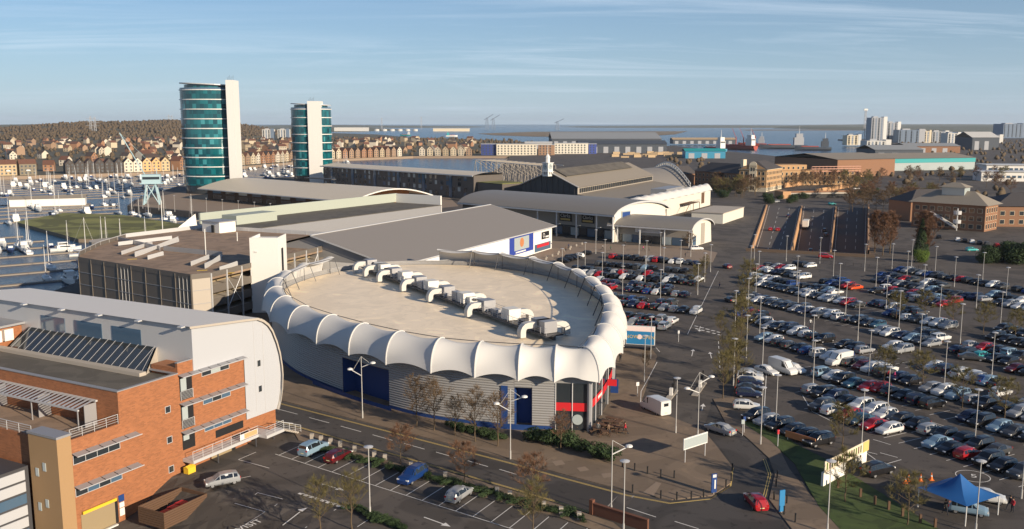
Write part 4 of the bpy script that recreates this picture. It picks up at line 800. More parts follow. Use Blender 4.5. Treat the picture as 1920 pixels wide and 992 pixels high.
kw = thing('dark_roofed_wing', 'brown brick range with dark slate roof left of the cream brick office', 'building', (126, 634, 0), math.atan2(598-634, 149-126)); obj('wall', MB().b2(0, 41, 0, 15, 0, 10.5), kw, mats='brown_brick'); obj('roof', hip(0, 41, 0, 15, 10.5, 6), kw, mats='slate'); grid_windows(kw, 0, 41, (1, 4.2, 7.4), 12, 0, 1.2, 1.7); obj('chimney', MB().b2(36, 38.5, 6, 9, 14, 19.5), kw, mats='cream')
kg = thing('gabled_house', 'small brick house with cream gable beside the dark roofed range', 'house', (112, 655, 0), R_(-50)); obj('wall', MB().b2(0, 14, 0, 12, 0, 8), kg, mats='brown_brick'); obj('roof', MB().quad((-.5, -.5, 7.8), (7, -.5, 13), (7, 12.5, 13), (-.5, 12.5, 7.8)).quad((7, -.5, 13), (14.5, -.5, 7.8), (14.5, 12.5, 7.8), (7, 12.5, 13)), kg, mats='slate'); obj('gable', MB().add([(0, -.05, 7.9), (14, -.05, 7.9), (7, -.05, 12.8)], [(0, 1, 2)]), kg, mats='cream')
sc = thing('scaffolded_building', 'long tan brick building with pinkish scaffolding on top', 'building', (186, 640, 0), R_(12)); obj('wall', MB().b2(0, 62, 0, 16, 0, 10.2), sc, mats='tan_brick'); obj('lower_block', MB().b2(-4, 24, 6, 22, 0, 14), sc, mats='tan_brick'); grid_windows(sc, 0, 62, (1, 4, 7.2), 17, 0, 1.4, 1.8); grid_windows(sc, -3, 23, (11,), 7, 5.95, 1.2, 1.7)
mb = MB()
for k in range(14):
    for y in (-1.2, 0): mb.tube((24+k*2.9, y, 7.5), (24+k*2.9, y, 13), .12, n=4)
for z in (9.4, 11.2, 12.8): mb.b2(24, 62, -1.4, .2, z, z+.3)
obj('scaffold', mb, sc, mats='pink_net')
sh = thing('brown_warehouse', 'big brown brick warehouse with pale ribbed roof', 'warehouse', (262, 742, 0), R_(24)); obj('wall', MB().b2(0, 62, 0, 76, 0, 14), sh, mats='brown_brick'); obj('roof', MB().quad((-1, -1, 14), (63, -1, 14), (63, 38, 18), (-1, 38, 18)).quad((-1, 38, 18), (63, 38, 18), (63, 77, 14), (-1, 77, 14)), sh, mats='hall_roof')
for k in range(3): obj('door', MB().b2(61.9, 62.2, 10+k*20, 15+k*20, 0, 7), sh, mats='dark_metal')
mat('teal_paint', (.02, .26, .27), .6, .12, .2)
ts = thing('teal_warehouse', 'warehouse with grey roof and teal fascia behind the brown one', 'warehouse', (330, 835, 0), R_(18)); obj('wall', MB().b2(0, 112, 0, 60, 0, 7), ts, mats='pale_glass'); obj('fascia', MB().b2(-.3, 112.3, -.3, 60.3, 7, 11), ts, mats='teal_paint'); obj('roof', MB().quad((-1, -1, 11), (113, -1, 11), (113, 30, 15), (-1, 30, 15)).quad((-1, 30, 15), (113, 30, 15), (113, 61, 11), (-1, 61, 11)), ts, mats='hall_roof')
of = thing('hipped_office', 'brown brick office with grey hipped roof and raised lantern at the right', 'building', (188.7, 364.5, 0), R_(44)); obj('wall', MB().b2(0, 14, 0, 29, 0, 10.5), of, mats='brown_brick'); obj('roof', hip(0, 14, 0, 29, 10.5, 5, 1.4), of, mats='hall_roof'); obj('lantern', MB().b2(4, 10, 10, 19, 13, 17), of, mats='pale_glass'); obj('lantern_roof', hip(4, 10, 10, 19, 17, 1.8, 1), of, mats='hall_roof')
grid_windows(of, .5, 28.5, (1, 4.2, 7.4), 9, 0, 1.7, 1.6, axis='y'); grid_windows(of, .5, 13.5, (1, 4.2, 7.4), 5, 0, 1.1, 1.9); stt = obj('outside_stair', MB().box((-2.5, 15, 4), (3, 12, .4), 0, ('X', .5)).tube((-3, 9.5, 0), (-3, 9.5, 9), .25).tube((-3, 9.5, 3), (-3, 9.5, 4.4), 1.5, n=12).tube((-3, 9.5, 6.6), (-3, 9.5, 8), 1.5, n=12), of, mats='light_metal')
for nm, lb, x, y, rz, a, b_ in (('office_wing', 'dark roofed office wing running left behind the hipped office', 176, 404, 12, 40, 16), ('office_wing', 'dark roofed office wing cut by the right edge of the view', 203, 384, -4, 60, 22)):
    w_ = thing(nm, lb, 'building', (x, y, 0), R_(rz)); obj('wall', MB().b2(0, a, 0, b_, 0, 8.6), w_, mats='brown_brick'); obj('roof', hip(0, a, 0, b_, 8.6, 5), w_, mats='slate'); grid_windows(w_, 1, a-1, (1.2, 4.8), int(a/4), 0, 1.7, 1.7)
for k, (x, y, rz, a, b_, hh) in enumerate(((352, 690, -8, 70, 18, 7), (372, 722, -8, 40, 20, 10.5), (420, 668, -20, 70, 20, 7), (436, 700, -14, 44, 20, 10))):
    w_ = thing('low_office', ['long low white office with ribbon windows among bare trees', 'two storey white office block with flat blue grey roof', 'low white office with slanted bays at the far right', 'white flat roofed office behind the slanted bays'][k], 'building', (x, y, 0), R_(rz), 'low white offices on the right'); obj('wall', MB().b2(0, a, 0, b_, 0, hh), w_, mats='white_render'); obj('roof', MB().b2(-1, a+1, -1, b_+1, hh, hh+.5), w_, mats='light_metal'); grid_windows(w_, 1, a-1, (2.5,) if hh < 8 else (2.5, 6.5), int(a/4), 0, 2.6, 1.8, 'blue_glass')
# ================================================================ cars
m = objcol('car_paint', .28, .15, .6)
mat('tyre', (.012, .012, .012), .8, .1); mat('rim', (.35, .35, .36), .35, .1, metal=.6); mat('car_glass', (.012, .015, .018), .05, .1, spec=.9); mat('head_lamp', (.7, .7, .68), .15, .05); mat('tail_lamp', (.35, .01, .01), .25, .1); mat('plate', (.6, .55, .3), .5, .1)
# stations: x, half width at sill, belt height, roof/bonnet height, half width at top
TYPES = {
 'hatch': dict(L=4.1, W=1.76, st=[(-2.05, .70, .62, .66, .62), (-1.98, .80, .84, .98, .66), (-1.72, .86, .92, 1.36, .58), (-1.2, .88, .93, 1.46, .58), (-.3, .88, .92, 1.49, .58), (.35, .88, .90, 1.42, .58), (1.02, .88, .88, .96, .72), (1.6, .86, .78, .84, .74), (1.95, .78, .64, .70, .66), (2.05, .70, .5, .54, .6)], g=(1, 2, 5, 6)),
 'saloon': dict(L=4.6, W=1.8, st=[(-2.3, .72, .66, .7, .62), (-2.2, .82, .86, .93, .70), (-1.62, .88, .92, 1.0, .74), (-.95, .89, .92, 1.40, .58), (-.2, .89, .91, 1.44, .58), (.4, .89, .90, 1.38, .58), (1.12, .89, .88, .95, .74), (1.75, .87, .78, .84, .74), (2.18, .8, .64, .70, .66), (2.3, .72, .5, .54, .6)], g=(2, 3, 5, 6)),
 'suv': dict(L=4.5, W=1.86, st=[(-2.25, .76, .70, .8, .68), (-2.2, .86, .98, 1.2, .68), (-2.0, .91, 1.04, 1.58, .62), (-1.3, .92, 1.05, 1.68, .62), (-.2, .92, 1.04, 1.70, .62), (.45, .92, 1.03, 1.62, .62), (1.1, .92, 1.0, 1.1, .76), (1.75, .9, .92, 1.0, .78), (2.15, .83, .76, .84, .7), (2.25, .76, .6, .64, .64)], g=(1, 2, 5, 6)),
 'van': dict(L=5.4, W=2.0, st=[(-2.7, .95, 1.2, 1.3, .9), (-2.68, .97, 1.3, 2.35, .88), (-2.4, .98, 1.3, 2.42, .88), (-1.0, .98, 1.3, 2.44, .88), (.5, .98, 1.3, 2.42, .88), (1.05, .98, 1.25, 2.3, .86), (1.85, .98, 1.2, 1.3, .84), (2.35, .94, 1.0, 1.1, .8), (2.65, .86, .8, .86, .74), (2.7, .8, .6, .64, .7)], g=(0, 1, 5, 6)),
}
CM = {}
def car_meshes(kind):
    T = TYPES[kind]; st = T['st']; body = MB(); rows = []
    for x, hw, bz, tz, tw in st:
        zb = .24
        half = [(hw*.86, zb), (hw, zb+.18), (hw*1.0, (zb+bz)/2+.1), (hw*.97, bz), (tw+(.04 if tz-bz > .2 else .0), tz-.05 if tz-bz > .2 else (bz+tz)/2), (tw*.72, tz)]
        rows.append([(x, y, z) for y, z in half]+[(x, -y, z) for y, z in half[::-1]])
    body.grid(rows, flip=False); n = 12
    body.add(rows[0], [tuple(range(n))]); body.add(rows[-1], [tuple(range(n-1, -1, -1))]); body.add([r[0] for r in rows]+[r[-1] for r in rows], [(i, i+1, len(rows)+i+1, len(rows)+i) for i in range(len(rows)-1)])
    gl = MB(); a, b_, c, d = T['g']
    def pt(i, k, e=.02):
        p = Vector(rows[i][k]); return p
    def pane(pts, out, ins=.1):
        cpt = sum((Vector(p) for p in pts), Vector())/len(pts); gl.quad(*[tuple(Vector(p)+(cpt-Vector(p))*ins+Vector(out)) for p in pts])
    pane([pt(d, 4), pt(d, 7), pt(c, 7), pt(c, 4)], (.02, 0, .02), .09)             # windscreen
    pane([pt(a, 7), pt(a, 4), pt(b_, 4), pt(b_, 7)], (-.02, 0, .015), .12 if kind != 'van' else .55)         # rear window
    mid = (b_+c)//2
    segs = ((b_, mid), (mid, c)) if kind != 'van' else ((4, d),)
    for s, k3, k4 in ((1, 3, 4), (-1, 8, 7)):
        for i, j in segs:
            q = [pt(i, k3), pt(j, k3), pt(j, k4), pt(i, k4)]; q = q if s > 0 else q[::-1]
            pane(q, (0, s*.015, .004), .08)
        if kind != 'van':
            q = [pt(c, k3), pt(d, k3), pt(c, k4)]; q = q if s > 0 else q[::-1]; pane(q, (0, s*.015, .004), .2)
            if a != b_ and kind != 'saloon': pass
    L = T['L']/2; W = T['W']/2; wh = MB(); r = .33 if kind in ('suv', 'van') else .30
    wh.tube((0, -.1, r), (0, .1, r), r, n=12); wh.cur = 1; wh.tube((0, -.105, r), (0, .105, r), r*.62, n=10)
    fz = st[-2][2]; hl = MB().box((0, 0, 0), (.16, .36, .16)); tl = MB().box((0, 0, 0), (.1, .26, .22))
    ms = dict(body=body.mesh('car_body', 'car_paint', False), glass=gl.mesh('car_windows', 'car_glass'), wheel=wh.mesh('car_wheel', ['tyre', 'rim']), hl=hl.mesh('head_lamp', 'head_lamp'), tl=tl.mesh('tail_lamp', 'tail_lamp'), plate=MB().box((0, 0, 0), (.03, .5, .11)).mesh('plate', 'plate'))
    wx = L*.62
    ms['place'] = [('wheel', (x, s*(W-.13), 0)) for x in (-wx, wx) for s in (-1, 1)]+[('headlight', (L-.12, s*(W*.70), fz-.02)) for s in (-1, 1)]+[('tail_light', (-L+.06, s*(W*.74), st[1][2]-.06)) for s in (-1, 1)]+[('number_plate', (-L+.0, 0, .55))]
    CM[kind] = ms
for k in TYPES: car_meshes(k)
KEY = {'wheel': 'wheel', 'headlight': 'hl', 'tail_light': 'tl', 'number_plate': 'plate'}
COLS = dict(k=(.010, .010, .012), g=(.055, .058, .062), s=(.30, .31, .32), w=(.68, .68, .66), b=(.01, .04, .16), n=(.012, .018, .05), r=(.36, .012, .018), t=(.04, .36, .36), c=(.22, .33, .42), o=(.55, .07, .015), y=(.5, .42, .05), m=(.09, .008, .012), d=(.03, .09, .14))
CNAME = dict(k='black', g='dark grey', s='silver', w='white', b='blue', n='navy', r='red', t='turquoise', c='pale blue', o='orange', y='yellow', m='maroon', d='teal blue')
TN = dict(hatch='hatchback', saloon='saloon car', suv='tall estate car', van='panel van')
ALL_CARS = []
def plan_car(x, y, ang, kind, col, label=None, group=None, z=None): ALL_CARS.append((x, y, ang, kind, col, label, group, z))
def make_car(x, y, ang, kind, col, label, group, z=None):
    ms = CM[kind]; o = thing('parked_van' if kind == 'van' else 'parked_car', label, 'van' if kind == 'van' else 'car', (x, y, (gz(x, y) if z is None else z)+.012), ang, group)
    b = obj('body', ms['body'], o); b.color = (*COLS[col], 1); obj('windows', ms['glass'], o)
    for nm, p in ms['place']: obj(nm, ms[KEY[nm]], o, loc=p)
    return o
rc = random.Random(21)
def rcol(): return rc.choices('kgswbnrcmd', (38, 18, 12, 14, 6, 10, 8, 3, 2, 2))[0]
def rkind(): return rc.choices(('hatch', 'saloon', 'suv'), (52, 20, 28))[0]
def row(px0, px1, d, nrm, flip=.75, cols=None, step=2.45, occ=.97, where='', zc=.6, group='cars in the large right-hand car park'):
    """cars side by side from pixel px0 to px1 along direction d, each pointing along nrm"""
    a, b_ = g(*px0, zc), g(*px1, zc); n = max(1, round((b_-a).dot(d)/step))
    if cols: n = len(cols)-1
    for k in range(n+1):
        p = a+d*step*k
        if cols: c = cols[k]
        else: c = rcol() if rc.random() < occ else '.'
        if c == '.': continue
        s = -1 if rc.random() < flip else 1
        kd = 'van' if c == 'V' else 'suv' if c in 'KNGSW' else rkind(); c = 'w' if c == 'V' else c.lower()
        plan_car(p.x+rc.uniform(-.12, .12)+nrm.x*rc.uniform(-.25, .25), p.y+rc.uniform(-.12, .12)+nrm.y*rc.uniform(-.25, .25), math.atan2(nrm.y*s, nrm.x*s)+rc.uniform(-.025, .025), kd, c, where, group)
for px0, px1, cols in (
 ((1425, 503), (1520, 513), 'rwwnkgsw'), ((1445, 497), (1484, 502), None), ((1498, 494), (1525, 500), 'kkw'), ((1400, 518), (1432, 519), None), ((1415, 516), (1562, 550), None), ((1404, 527), (1606, 573), None),
 ((1548, 528), (1597, 538), 'kbnro'), ((1570, 523), (1602, 529), None), ((1396, 551), (1557, 584), None), ((1408, 559), (1530, 588), None), ((1390, 590), (1552, 619), None), ((1398, 583), (1440, 590), None), ((1432, 605), (1612, 653), None), ((1432, 632), (1662, 692), None),
 ((1688, 505), (1918, 552), None), ((1655, 515), (1772, 536), None), ((1645, 524), (1846, 562), None), ((1864, 553), (1912, 563), None), ((1876, 567), (1920, 580), None), ((1643, 545), (1772, 571), None), ((1664, 540), (1792, 568), None), ((1643, 568), (1735, 584), None),
 ((1670, 587), (1772, 612), 'bkwgwws'), ((1652, 620), (1757, 645), None), ((1610, 600), (1650, 610), None), ((1560, 590), (1640, 606), None), ((1725, 624), (1760, 630), None), ((1867, 631), (1918, 648), None), ((1880, 616), (1918, 628), None), ((1797, 655), (1864, 672), 'nktkk'), ((1824, 646), (1918, 670), 'srkck'),
 ((1560, 663), (1680, 692), None), ((1675, 650), (1704, 657), 'WS'), ((1752, 686), (1888, 708), 'wnwwbk'), ((1803, 701), (1862, 718), 'wsc'),
 ((1541, 698), (1640, 728), 'cwkdr'), ((1649, 726), (1765, 759), 'rkkNk'), ((1746, 726), (1905, 768), 'sWcskkss'), ((1685, 707), (1720, 716), 'nk'), ((1814, 781), (1915, 811), 'nKcgk'),
 ((1523, 729), (1622, 764), 'skNkW'), ((1638, 768), (1866, 833), 'wwkkskkKg'), ((1541, 760), (1692, 812), 'gwrdrw'), ((1755, 828), (1905, 886), 'ckrKkG'), ((1905, 690), (1920, 695), None), ((1880, 735), (1918, 748), None)):
    row(px0, px1, RD, RN, .75, cols)
row((1418, 779), (1550, 820), RD, RN, .9, 'ksKkkk')
for (px, py, c, kd) in ((1408, 700, 's', 'hatch'), (1406, 707, 'w', 'suv'), (1407, 716, 'n', 'hatch'), (1404, 727, 'k', 'saloon'), (1404, 737, 'n', 'hatch'), (1400, 760, 'w', 'hatch'), (1437, 694, 'w', 'saloon'), (1468, 692, 'w', 'van'), (1490, 691, 'w', 'hatch')):
    p = g(px, py, .6); plan_car(p.x, p.y, R_(-8) if px < 1430 else R_(-62), kd, c, '', 'cars in the large right-hand car park')
p = g(1573, 674, .9); plan_car(p.x, p.y, R_(-150), 'van', 'w', 'white box van parked mid-row in the large car park', 'cars in the large right-hand car park')
p = g(1845, 533, .9); 
LD = Vector((.866, -.5)); LN = Vector((.5, .866)); GL_ = 'cars in the car park behind the oval building'
for px0, px1, cols in (((1165, 602), (1257, 615), 'kskkw'), ((1161, 589), (1268, 603), 'kkgksw'), ((1134, 565), (1280, 578), 'ksknrksskW'), ((1117, 553), (1270, 569), None), ((1098, 534), (1284, 552), None), ((1077, 522), (1275, 543), None), ((1065, 509), (1299, 530), None), ((1080, 503), (1308, 521), None), ((1124, 494), (1282, 508), None), ((1150, 481), (1322, 492), None), ((1226, 486), (1260, 492), None)):
    row(px0, px1, LD, LN, .3, cols, 2.5, .9, '', .6, GL_)
row((1008, 505), (1096, 474), Vector((.44, .898)), Vector((.898, -.44)), .5, None, 3.2, .9, '', .6, GL_)
# cars with places of their own
for px, py, ang, kd, c, lb in (
 (1228, 772, 118, 'van', 'w', 'white delivery van parked alone on the plaza by the access road'), (1350, 811, 128, 'saloon', 's', 'silver saloon driving up the curved access road'), (1417, 948, 95, 'hatch', 'r', 'red hatchback waiting at the junction'),
 (417, 908, 208, 'hatch', 's', 'silver hatchback parked by the brick office'), (588, 848, 62, 'suv', 'c', 'pale blue estate car in the bay nearest the stairs'), (634, 862, 62, 'hatch', 'm', 'dark maroon small car in the second occupied bay'), (774, 900, -118, 'suv', 'b', 'bright blue crossover parked nose out by the hedge'), (861, 934, 62, 'hatch', 's', 'silver small hatchback in the office car park nearest the street junction'),
 (1645, 889, 28, 'suv', 'k', 'black off-roader beside the hand car wash wall'), (1849, 940, -20, 'hatch', 'w', 'white car beside the blue gazebo'), (1815, 962, -25, 'hatch', 'c', 'pale car half under the blue gazebo'), (1821, 675, -20, 'saloon', 'g', 'grey car driving along the aisle between the rows'),
 (1548, 484, -20, 'suv', 'r', 'bright red car on the road above the tunnel mouth'), (1363, 503, 100, 'hatch', 'm', 'dark red car driving on the avenue by the mall'), (1369, 566, 100, 'hatch', 'k', 'black car driving on the avenue between the car parks'), (1306, 469, 10, 'suv', 'w', 'white car parked beside the lower vault shop'), (1822, 471, 5, 'hatch', 't', 'turquoise car crossing the office car park'), (1340, 417, 60, 'hatch', 'b', 'blue car parked by the service shed')):
    p = gg(px, py); plan_car(p.x, p.y, R_(ang), kd, c, lb, None)
for k, (u, vv, c) in enumerate(((.10, .45, 'r'), (.17, .45, 'r'), (.24, .74, 'n'), (.5, .3, 'k'), (.6, .62, 'k'), (.62, .55, 'g'))):
    p = tpt(u, vv); plan_car(p.x, p.y, R_(68), 'hatch', c, ['left of two red cars on the tunnel approach', 'right of two red cars on the tunnel approach', 'dark car far up the left tunnel carriageway', 'black car low in the middle carriageway', 'black car higher in the middle carriageway', 'grey car beside it in the middle carriageway'][k], None, tun_z(vv, 0 if u < .34 else 1)+.03)
for k, (px, py, c) in enumerate(((1795, 452, 'w'), (1808, 454, 'k'), (1822, 456, 'w'), (1836, 458, 'k'), (1850, 460, 'g'), (1868, 463, 'r'), (1760, 447, 'k'), (1892, 468, 'k'))):
    p = g(px, py); plan_car(p.x, p.y, R_(70), 'hatch', c, '', 'cars by the hipped office')
for px, py, c in ((1440, 376, 'w'), (1455, 380, 's'), (1510, 362, 's'), (1552, 366, 'c'), (1605, 355, 'w'), (1560, 384, 't')):
    p = g(px, py); plan_car(p.x, p.y, R_(rc.choice((10, 190))), 'hatch', c, '', 'cars on the roundabout')
ALL_CARS.sort(key=lambda c: math.hypot(c[0], c[1])-(1000 if c[5] else 0))
NEAR = ALL_CARS[:300]; REST = ALL_CARS[300:]
ORD = ['first', 'second', 'third', 'fourth', 'fifth', 'sixth', 'seventh', 'eighth', 'ninth', 'tenth', 'eleventh', 'twelfth', 'thirteenth', 'fourteenth', 'fifteenth', 'sixteenth', 'seventeenth', 'eighteenth', 'nineteenth', 'twentieth']
def ordn(i): return ORD[i-1] if i <= 20 else (('twenty ', 'thirty ', 'forty ', 'fifty ', 'sixty ', 'seventy ', 'eighty ', 'ninety ')[i//10-2]+ORD[i % 10-1] if i % 10 else ('', '', '', 'thirtieth', 'fortieth', 'fiftieth', 'sixtieth', 'seventieth', 'eightieth', 'ninetieth')[i//10])
cnt = {}
for (x, y, ang, kd, c, lb, grp, z) in NEAR:
    if not lb:
        key = (c, kd, grp); cnt[key] = cnt.get(key, 0)+1
        side = {'cars in the large right-hand car park': 'in the large car park', GL_: 'in the lot behind the oval building', 'cars by the hipped office': 'by the hipped office', 'cars on the roundabout': 'on the roundabout'}[grp]
        lb = '%s %s %s, %s nearest such' % (CNAME[c], TN[kd], side, ordn(cnt[key]))
    o = make_car(x, y, ang, kd, c, lb, grp, z)
bm_ = {}
for (x, y, ang, kd, c, lb, grp, z) in REST:
    ms = CM[kd]; M4 = Matrix.Translation((x, y, .012)) @ Matrix.Rotation(ang, 4, 'Z')
    for key_, me, off_ in [('paint_'+c, ms['body'], (0, 0, 0)), ('car_glass', ms['glass'], (0, 0, 0))]+[('tyre', ms['wheel'], p) for nm, p in ms['place'] if nm == 'wheel']:
        mb = bm_.setdefault(key_, MB()); mb.add([M4 @ (v.co+Vector(off_)) for v in me.vertices], [tuple(p.vertices) for p in me.polygons])
big = MB(); names = []
for i, (k, mb) in enumerate(bm_.items()):
    if k.startswith('paint_'): mat(k, COLS[k[6:]], .3, .02)
    names.append(k); big.cur = i; big.add(mb.v, mb.f)
if names: tag(obj('distant_parked_cars', big, mats=names), 'far rows of parked cars at the back of the car parks', 'cars', kind='stuff')
# ================================================================ lorry with advertising board, tunnel lorry
tk = thing('advert_lorry', 'small flatbed lorry carrying a large NOW OPEN advertising board', 'lorry', tuple(g(1195, 655))+(.02,), R_(-14))
mat('advert_blue', (.02, .16, .34), .5, .15, .5); mat('advert_top', (.62, .5, .48), .5, .3, 1.2)
cb = car_cab = obj('cab', MB().b2(-4.0, -2.4, -.95, .95, .5, 1.5).add([(-4, -.95, 1.5), (-2.4, -.95, 1.5), (-2.4, .95, 1.5), (-4, .95, 1.5), (-3.5, -.85, 2.3), (-2.4, -.85, 2.3), (-2.4, .85, 2.3), (-3.5, .85, 2.3)], [(0, 1, 5, 4), (1, 2, 6, 5), (2, 3, 7, 6), (3, 0, 4, 7), (4, 5, 6, 7)]), tk, mats='white_paint')
obj('windscreen', MB().quad((-3.97, -.8, 1.56), (-3.54, -.75, 2.25), (-3.54, .75, 2.25), (-3.97, .8, 1.56)), cb, mats='car_glass'); obj('side_window', MB().quad((-3.3, -.955, 1.58), (-2.55, -.955, 1.58), (-2.55, -.88, 2.2), (-3.3, -.88, 2.2)), cb, mats='car_glass')
obj('flatbed', MB().b2(-2.4, 3.4, -1.0, 1.0, .75, .95), tk, mats='dark_metal')
for x in (-3.2, 2.2):
    for y in (-.85, .85): obj('wheel', MB().tube((x, y-.12, .4), (x, y+.12, .4), .4, n=12), tk, mats='tyre')
bd = obj('board', MB().b2(-2.2, 3.3, -.35, .35, 1.0, 4.6), tk, mats='white_paint'); obj('board_poster', MB().b2(-2.1, 3.2, -.38, -.35, 1.1, 3.6), bd, mats='advert_blue'); obj('board_header', MB().b2(-2.1, 3.2, -.38, -.35, 3.65, 4.5), bd, mats='advert_top')
for wd, x in (('NOW', -1.05), ('OPEN', 2.05)): obj('lettering', text_mesh(wd, .95, 'paint_yellow', .01), bd, loc=(x, -.4, 2.5)).rotation_euler = (R_(90), 0, 0)
obj('emblem', MB().tube((.42, -.4, 2.55), (.42, -.38, 2.55), .48, n=16), bd, mats='advert_top')
p = tpt(.42, .66); tl_ = thing('tunnel_lorry', 'white box lorry climbing the middle tunnel carriageway', 'lorry', (p.x, p.y, tun_z(.66, 1)), R_(68)); obj('box', MB().b2(-5, 3, -1.2, 1.2, 1.1, 3.9), tl_, mats='plant_white'); obj('cab', MB().b2(3.1, 4.8, -1.1, 1.1, .6, 3.0), tl_, mats='light_metal'); obj('chassis', MB().b2(-5, 4.6, -1, 1, .55, 1.1), tl_, mats='dark_metal')
for x in (-4, -2.8, 3.8):
    for y in (-1, 1): obj('wheel', MB().tube((x, y-.15, .5), (x, y+.15, .5), .5, n=10), tl_, mats='tyre')
# ================================================================ lamp posts
mat('lamp_grey', (.4, .39, .37), .5, .05)
def lamp_proto(kind, label, cat='street lamp', group=None, h=8.0):
    o = thing('lamp_post', label, cat, (0, 0, -50), 0, group)
    obj('pole', MB().tube((0, 0, 0), (0, 0, h), .075, .05, n=6).tube((0, 0, 0), (0, 0, 1.1), .11, n=8), o, mats='lamp_grey')
    if kind == 'disc': obj('lamp_head', MB().lathe([(.1, h-.12), (.5, h-.02), (.54, h+.05), (.15, h+.16)], n=12), o, mats='light_metal')
    if kind in ('single', 'double'):
        for s in ((1,) if kind == 'single' else (1, -1)):
            zz_ = h-1.6 if s > 0 else h-2.9
            a = obj('arm', MB().tube((0, 0, zz_), (s*1.6, 0, zz_+.7), .07, n=5).tube((0, 0, h), (s*1.4, 0, zz_+.75), .02, n=4), o, mats='white_paint'); obj('lamp_head', MB().lathe([(.1, -.12), (.42, .0), (.36, .16), (.1, .24)], (s*1.9, 0, zz_+.78), 10), a, mats='white_paint')
    return freeze(o)
LPROTO = lamp_proto('disc', 'x', group='disc-headed car park lamps')
lamps = [(1407, 513), (1414, 487), (1422, 525), (1474, 490), (1417, 554), (1494, 536), (1496, 569), (1537, 494), (1562, 523), (1573, 553), (1621, 509), (1402, 587), (1378, 615), (1508, 613), (1585, 595), (1672, 508), (1700, 525), (1709, 499), (1753, 514), (1642, 539), (1731, 556), (1789, 538), (1842, 528), (1886, 562), (1661, 581), (1830, 579), (1761, 602), (1875, 618), (1685, 615), (1424, 632), (1399, 671), (1429, 699), (1523, 671), (1524, 728), (1375, 724), (1608, 640), (1629, 705), (1800, 645), (1724, 668), (1859, 710), (1770, 730), (1454, 806), (1426, 834), (1615, 840), (1663, 788), (1827, 839), (1551, 1000), (1829, 1000), (1915, 935),
 (1054, 519), (1083, 533), (1097, 505), (1117, 476), (1134, 498), (1129, 528), (1168, 511), (1167, 559), (1198, 477), (1212, 501), (1209, 536), (1238, 482), (1238, 567), (1244, 517), (1276, 500), (1295, 482), (1308, 553), (1321, 529), (1332, 510), (1267, 813), (1208, 717), (1220, 674), (694, 968), (1169, 1000)]
def by(px, py, what='car park'):
    """words for where a pole stands"""
    if px < 1360: return 'in the lot behind the oval building' if py < 580 else 'on the plaza'
    return 'in the large car park'
lc = {}
for i, (px, py) in enumerate(sorted(lamps, key=lambda q: -q[1])):
    p = gg(px, py); w = 'in the office car park' if (px, py) == (694, 968) else 'beside the street at the bottom edge' if px == 1169 else by(px, py); lc[w] = lc.get(w, 0)+1
    lb = 'white disc-headed lamp post %s, %s nearest' % (w, ordn(lc[w])) if w.startswith('in the l') or w.startswith('in the lot') or w == 'on the plaza' else 'slim white lamp post with flat disc head '+w
    (dup(LPROTO, (p.x, p.y), 0, lb) if i else None)
    if not i: LPROTO.location = (p.x, p.y, gz(p.x, p.y)); LPROTO['label'] = lb
DBL = lamp_proto('double', 'tall white double-armed street lamp near the blue loading door', h=9.3); p = g(680, 785); DBL.location = (p.x, p.y, .1); DBL.rotation_euler = (0, 0, R_(-20))
p = g(957, 862); dup(DBL, (p.x, p.y, .1), R_(-20), 'tall white double-armed street lamp near the bare pavement trees'); p = g(1308, 822); dup(DBL, (p.x, p.y, .1), R_(20), 'white double-armed lamp beside the plaza billboard')
SNG = lamp_proto('single', 'tall white single-armed street lamp beside the pedestrian crossing', h=8.6); p = g(1146, 965); SNG.location = (p.x, p.y, .0); SNG.rotation_euler = (0, 0, R_(10))
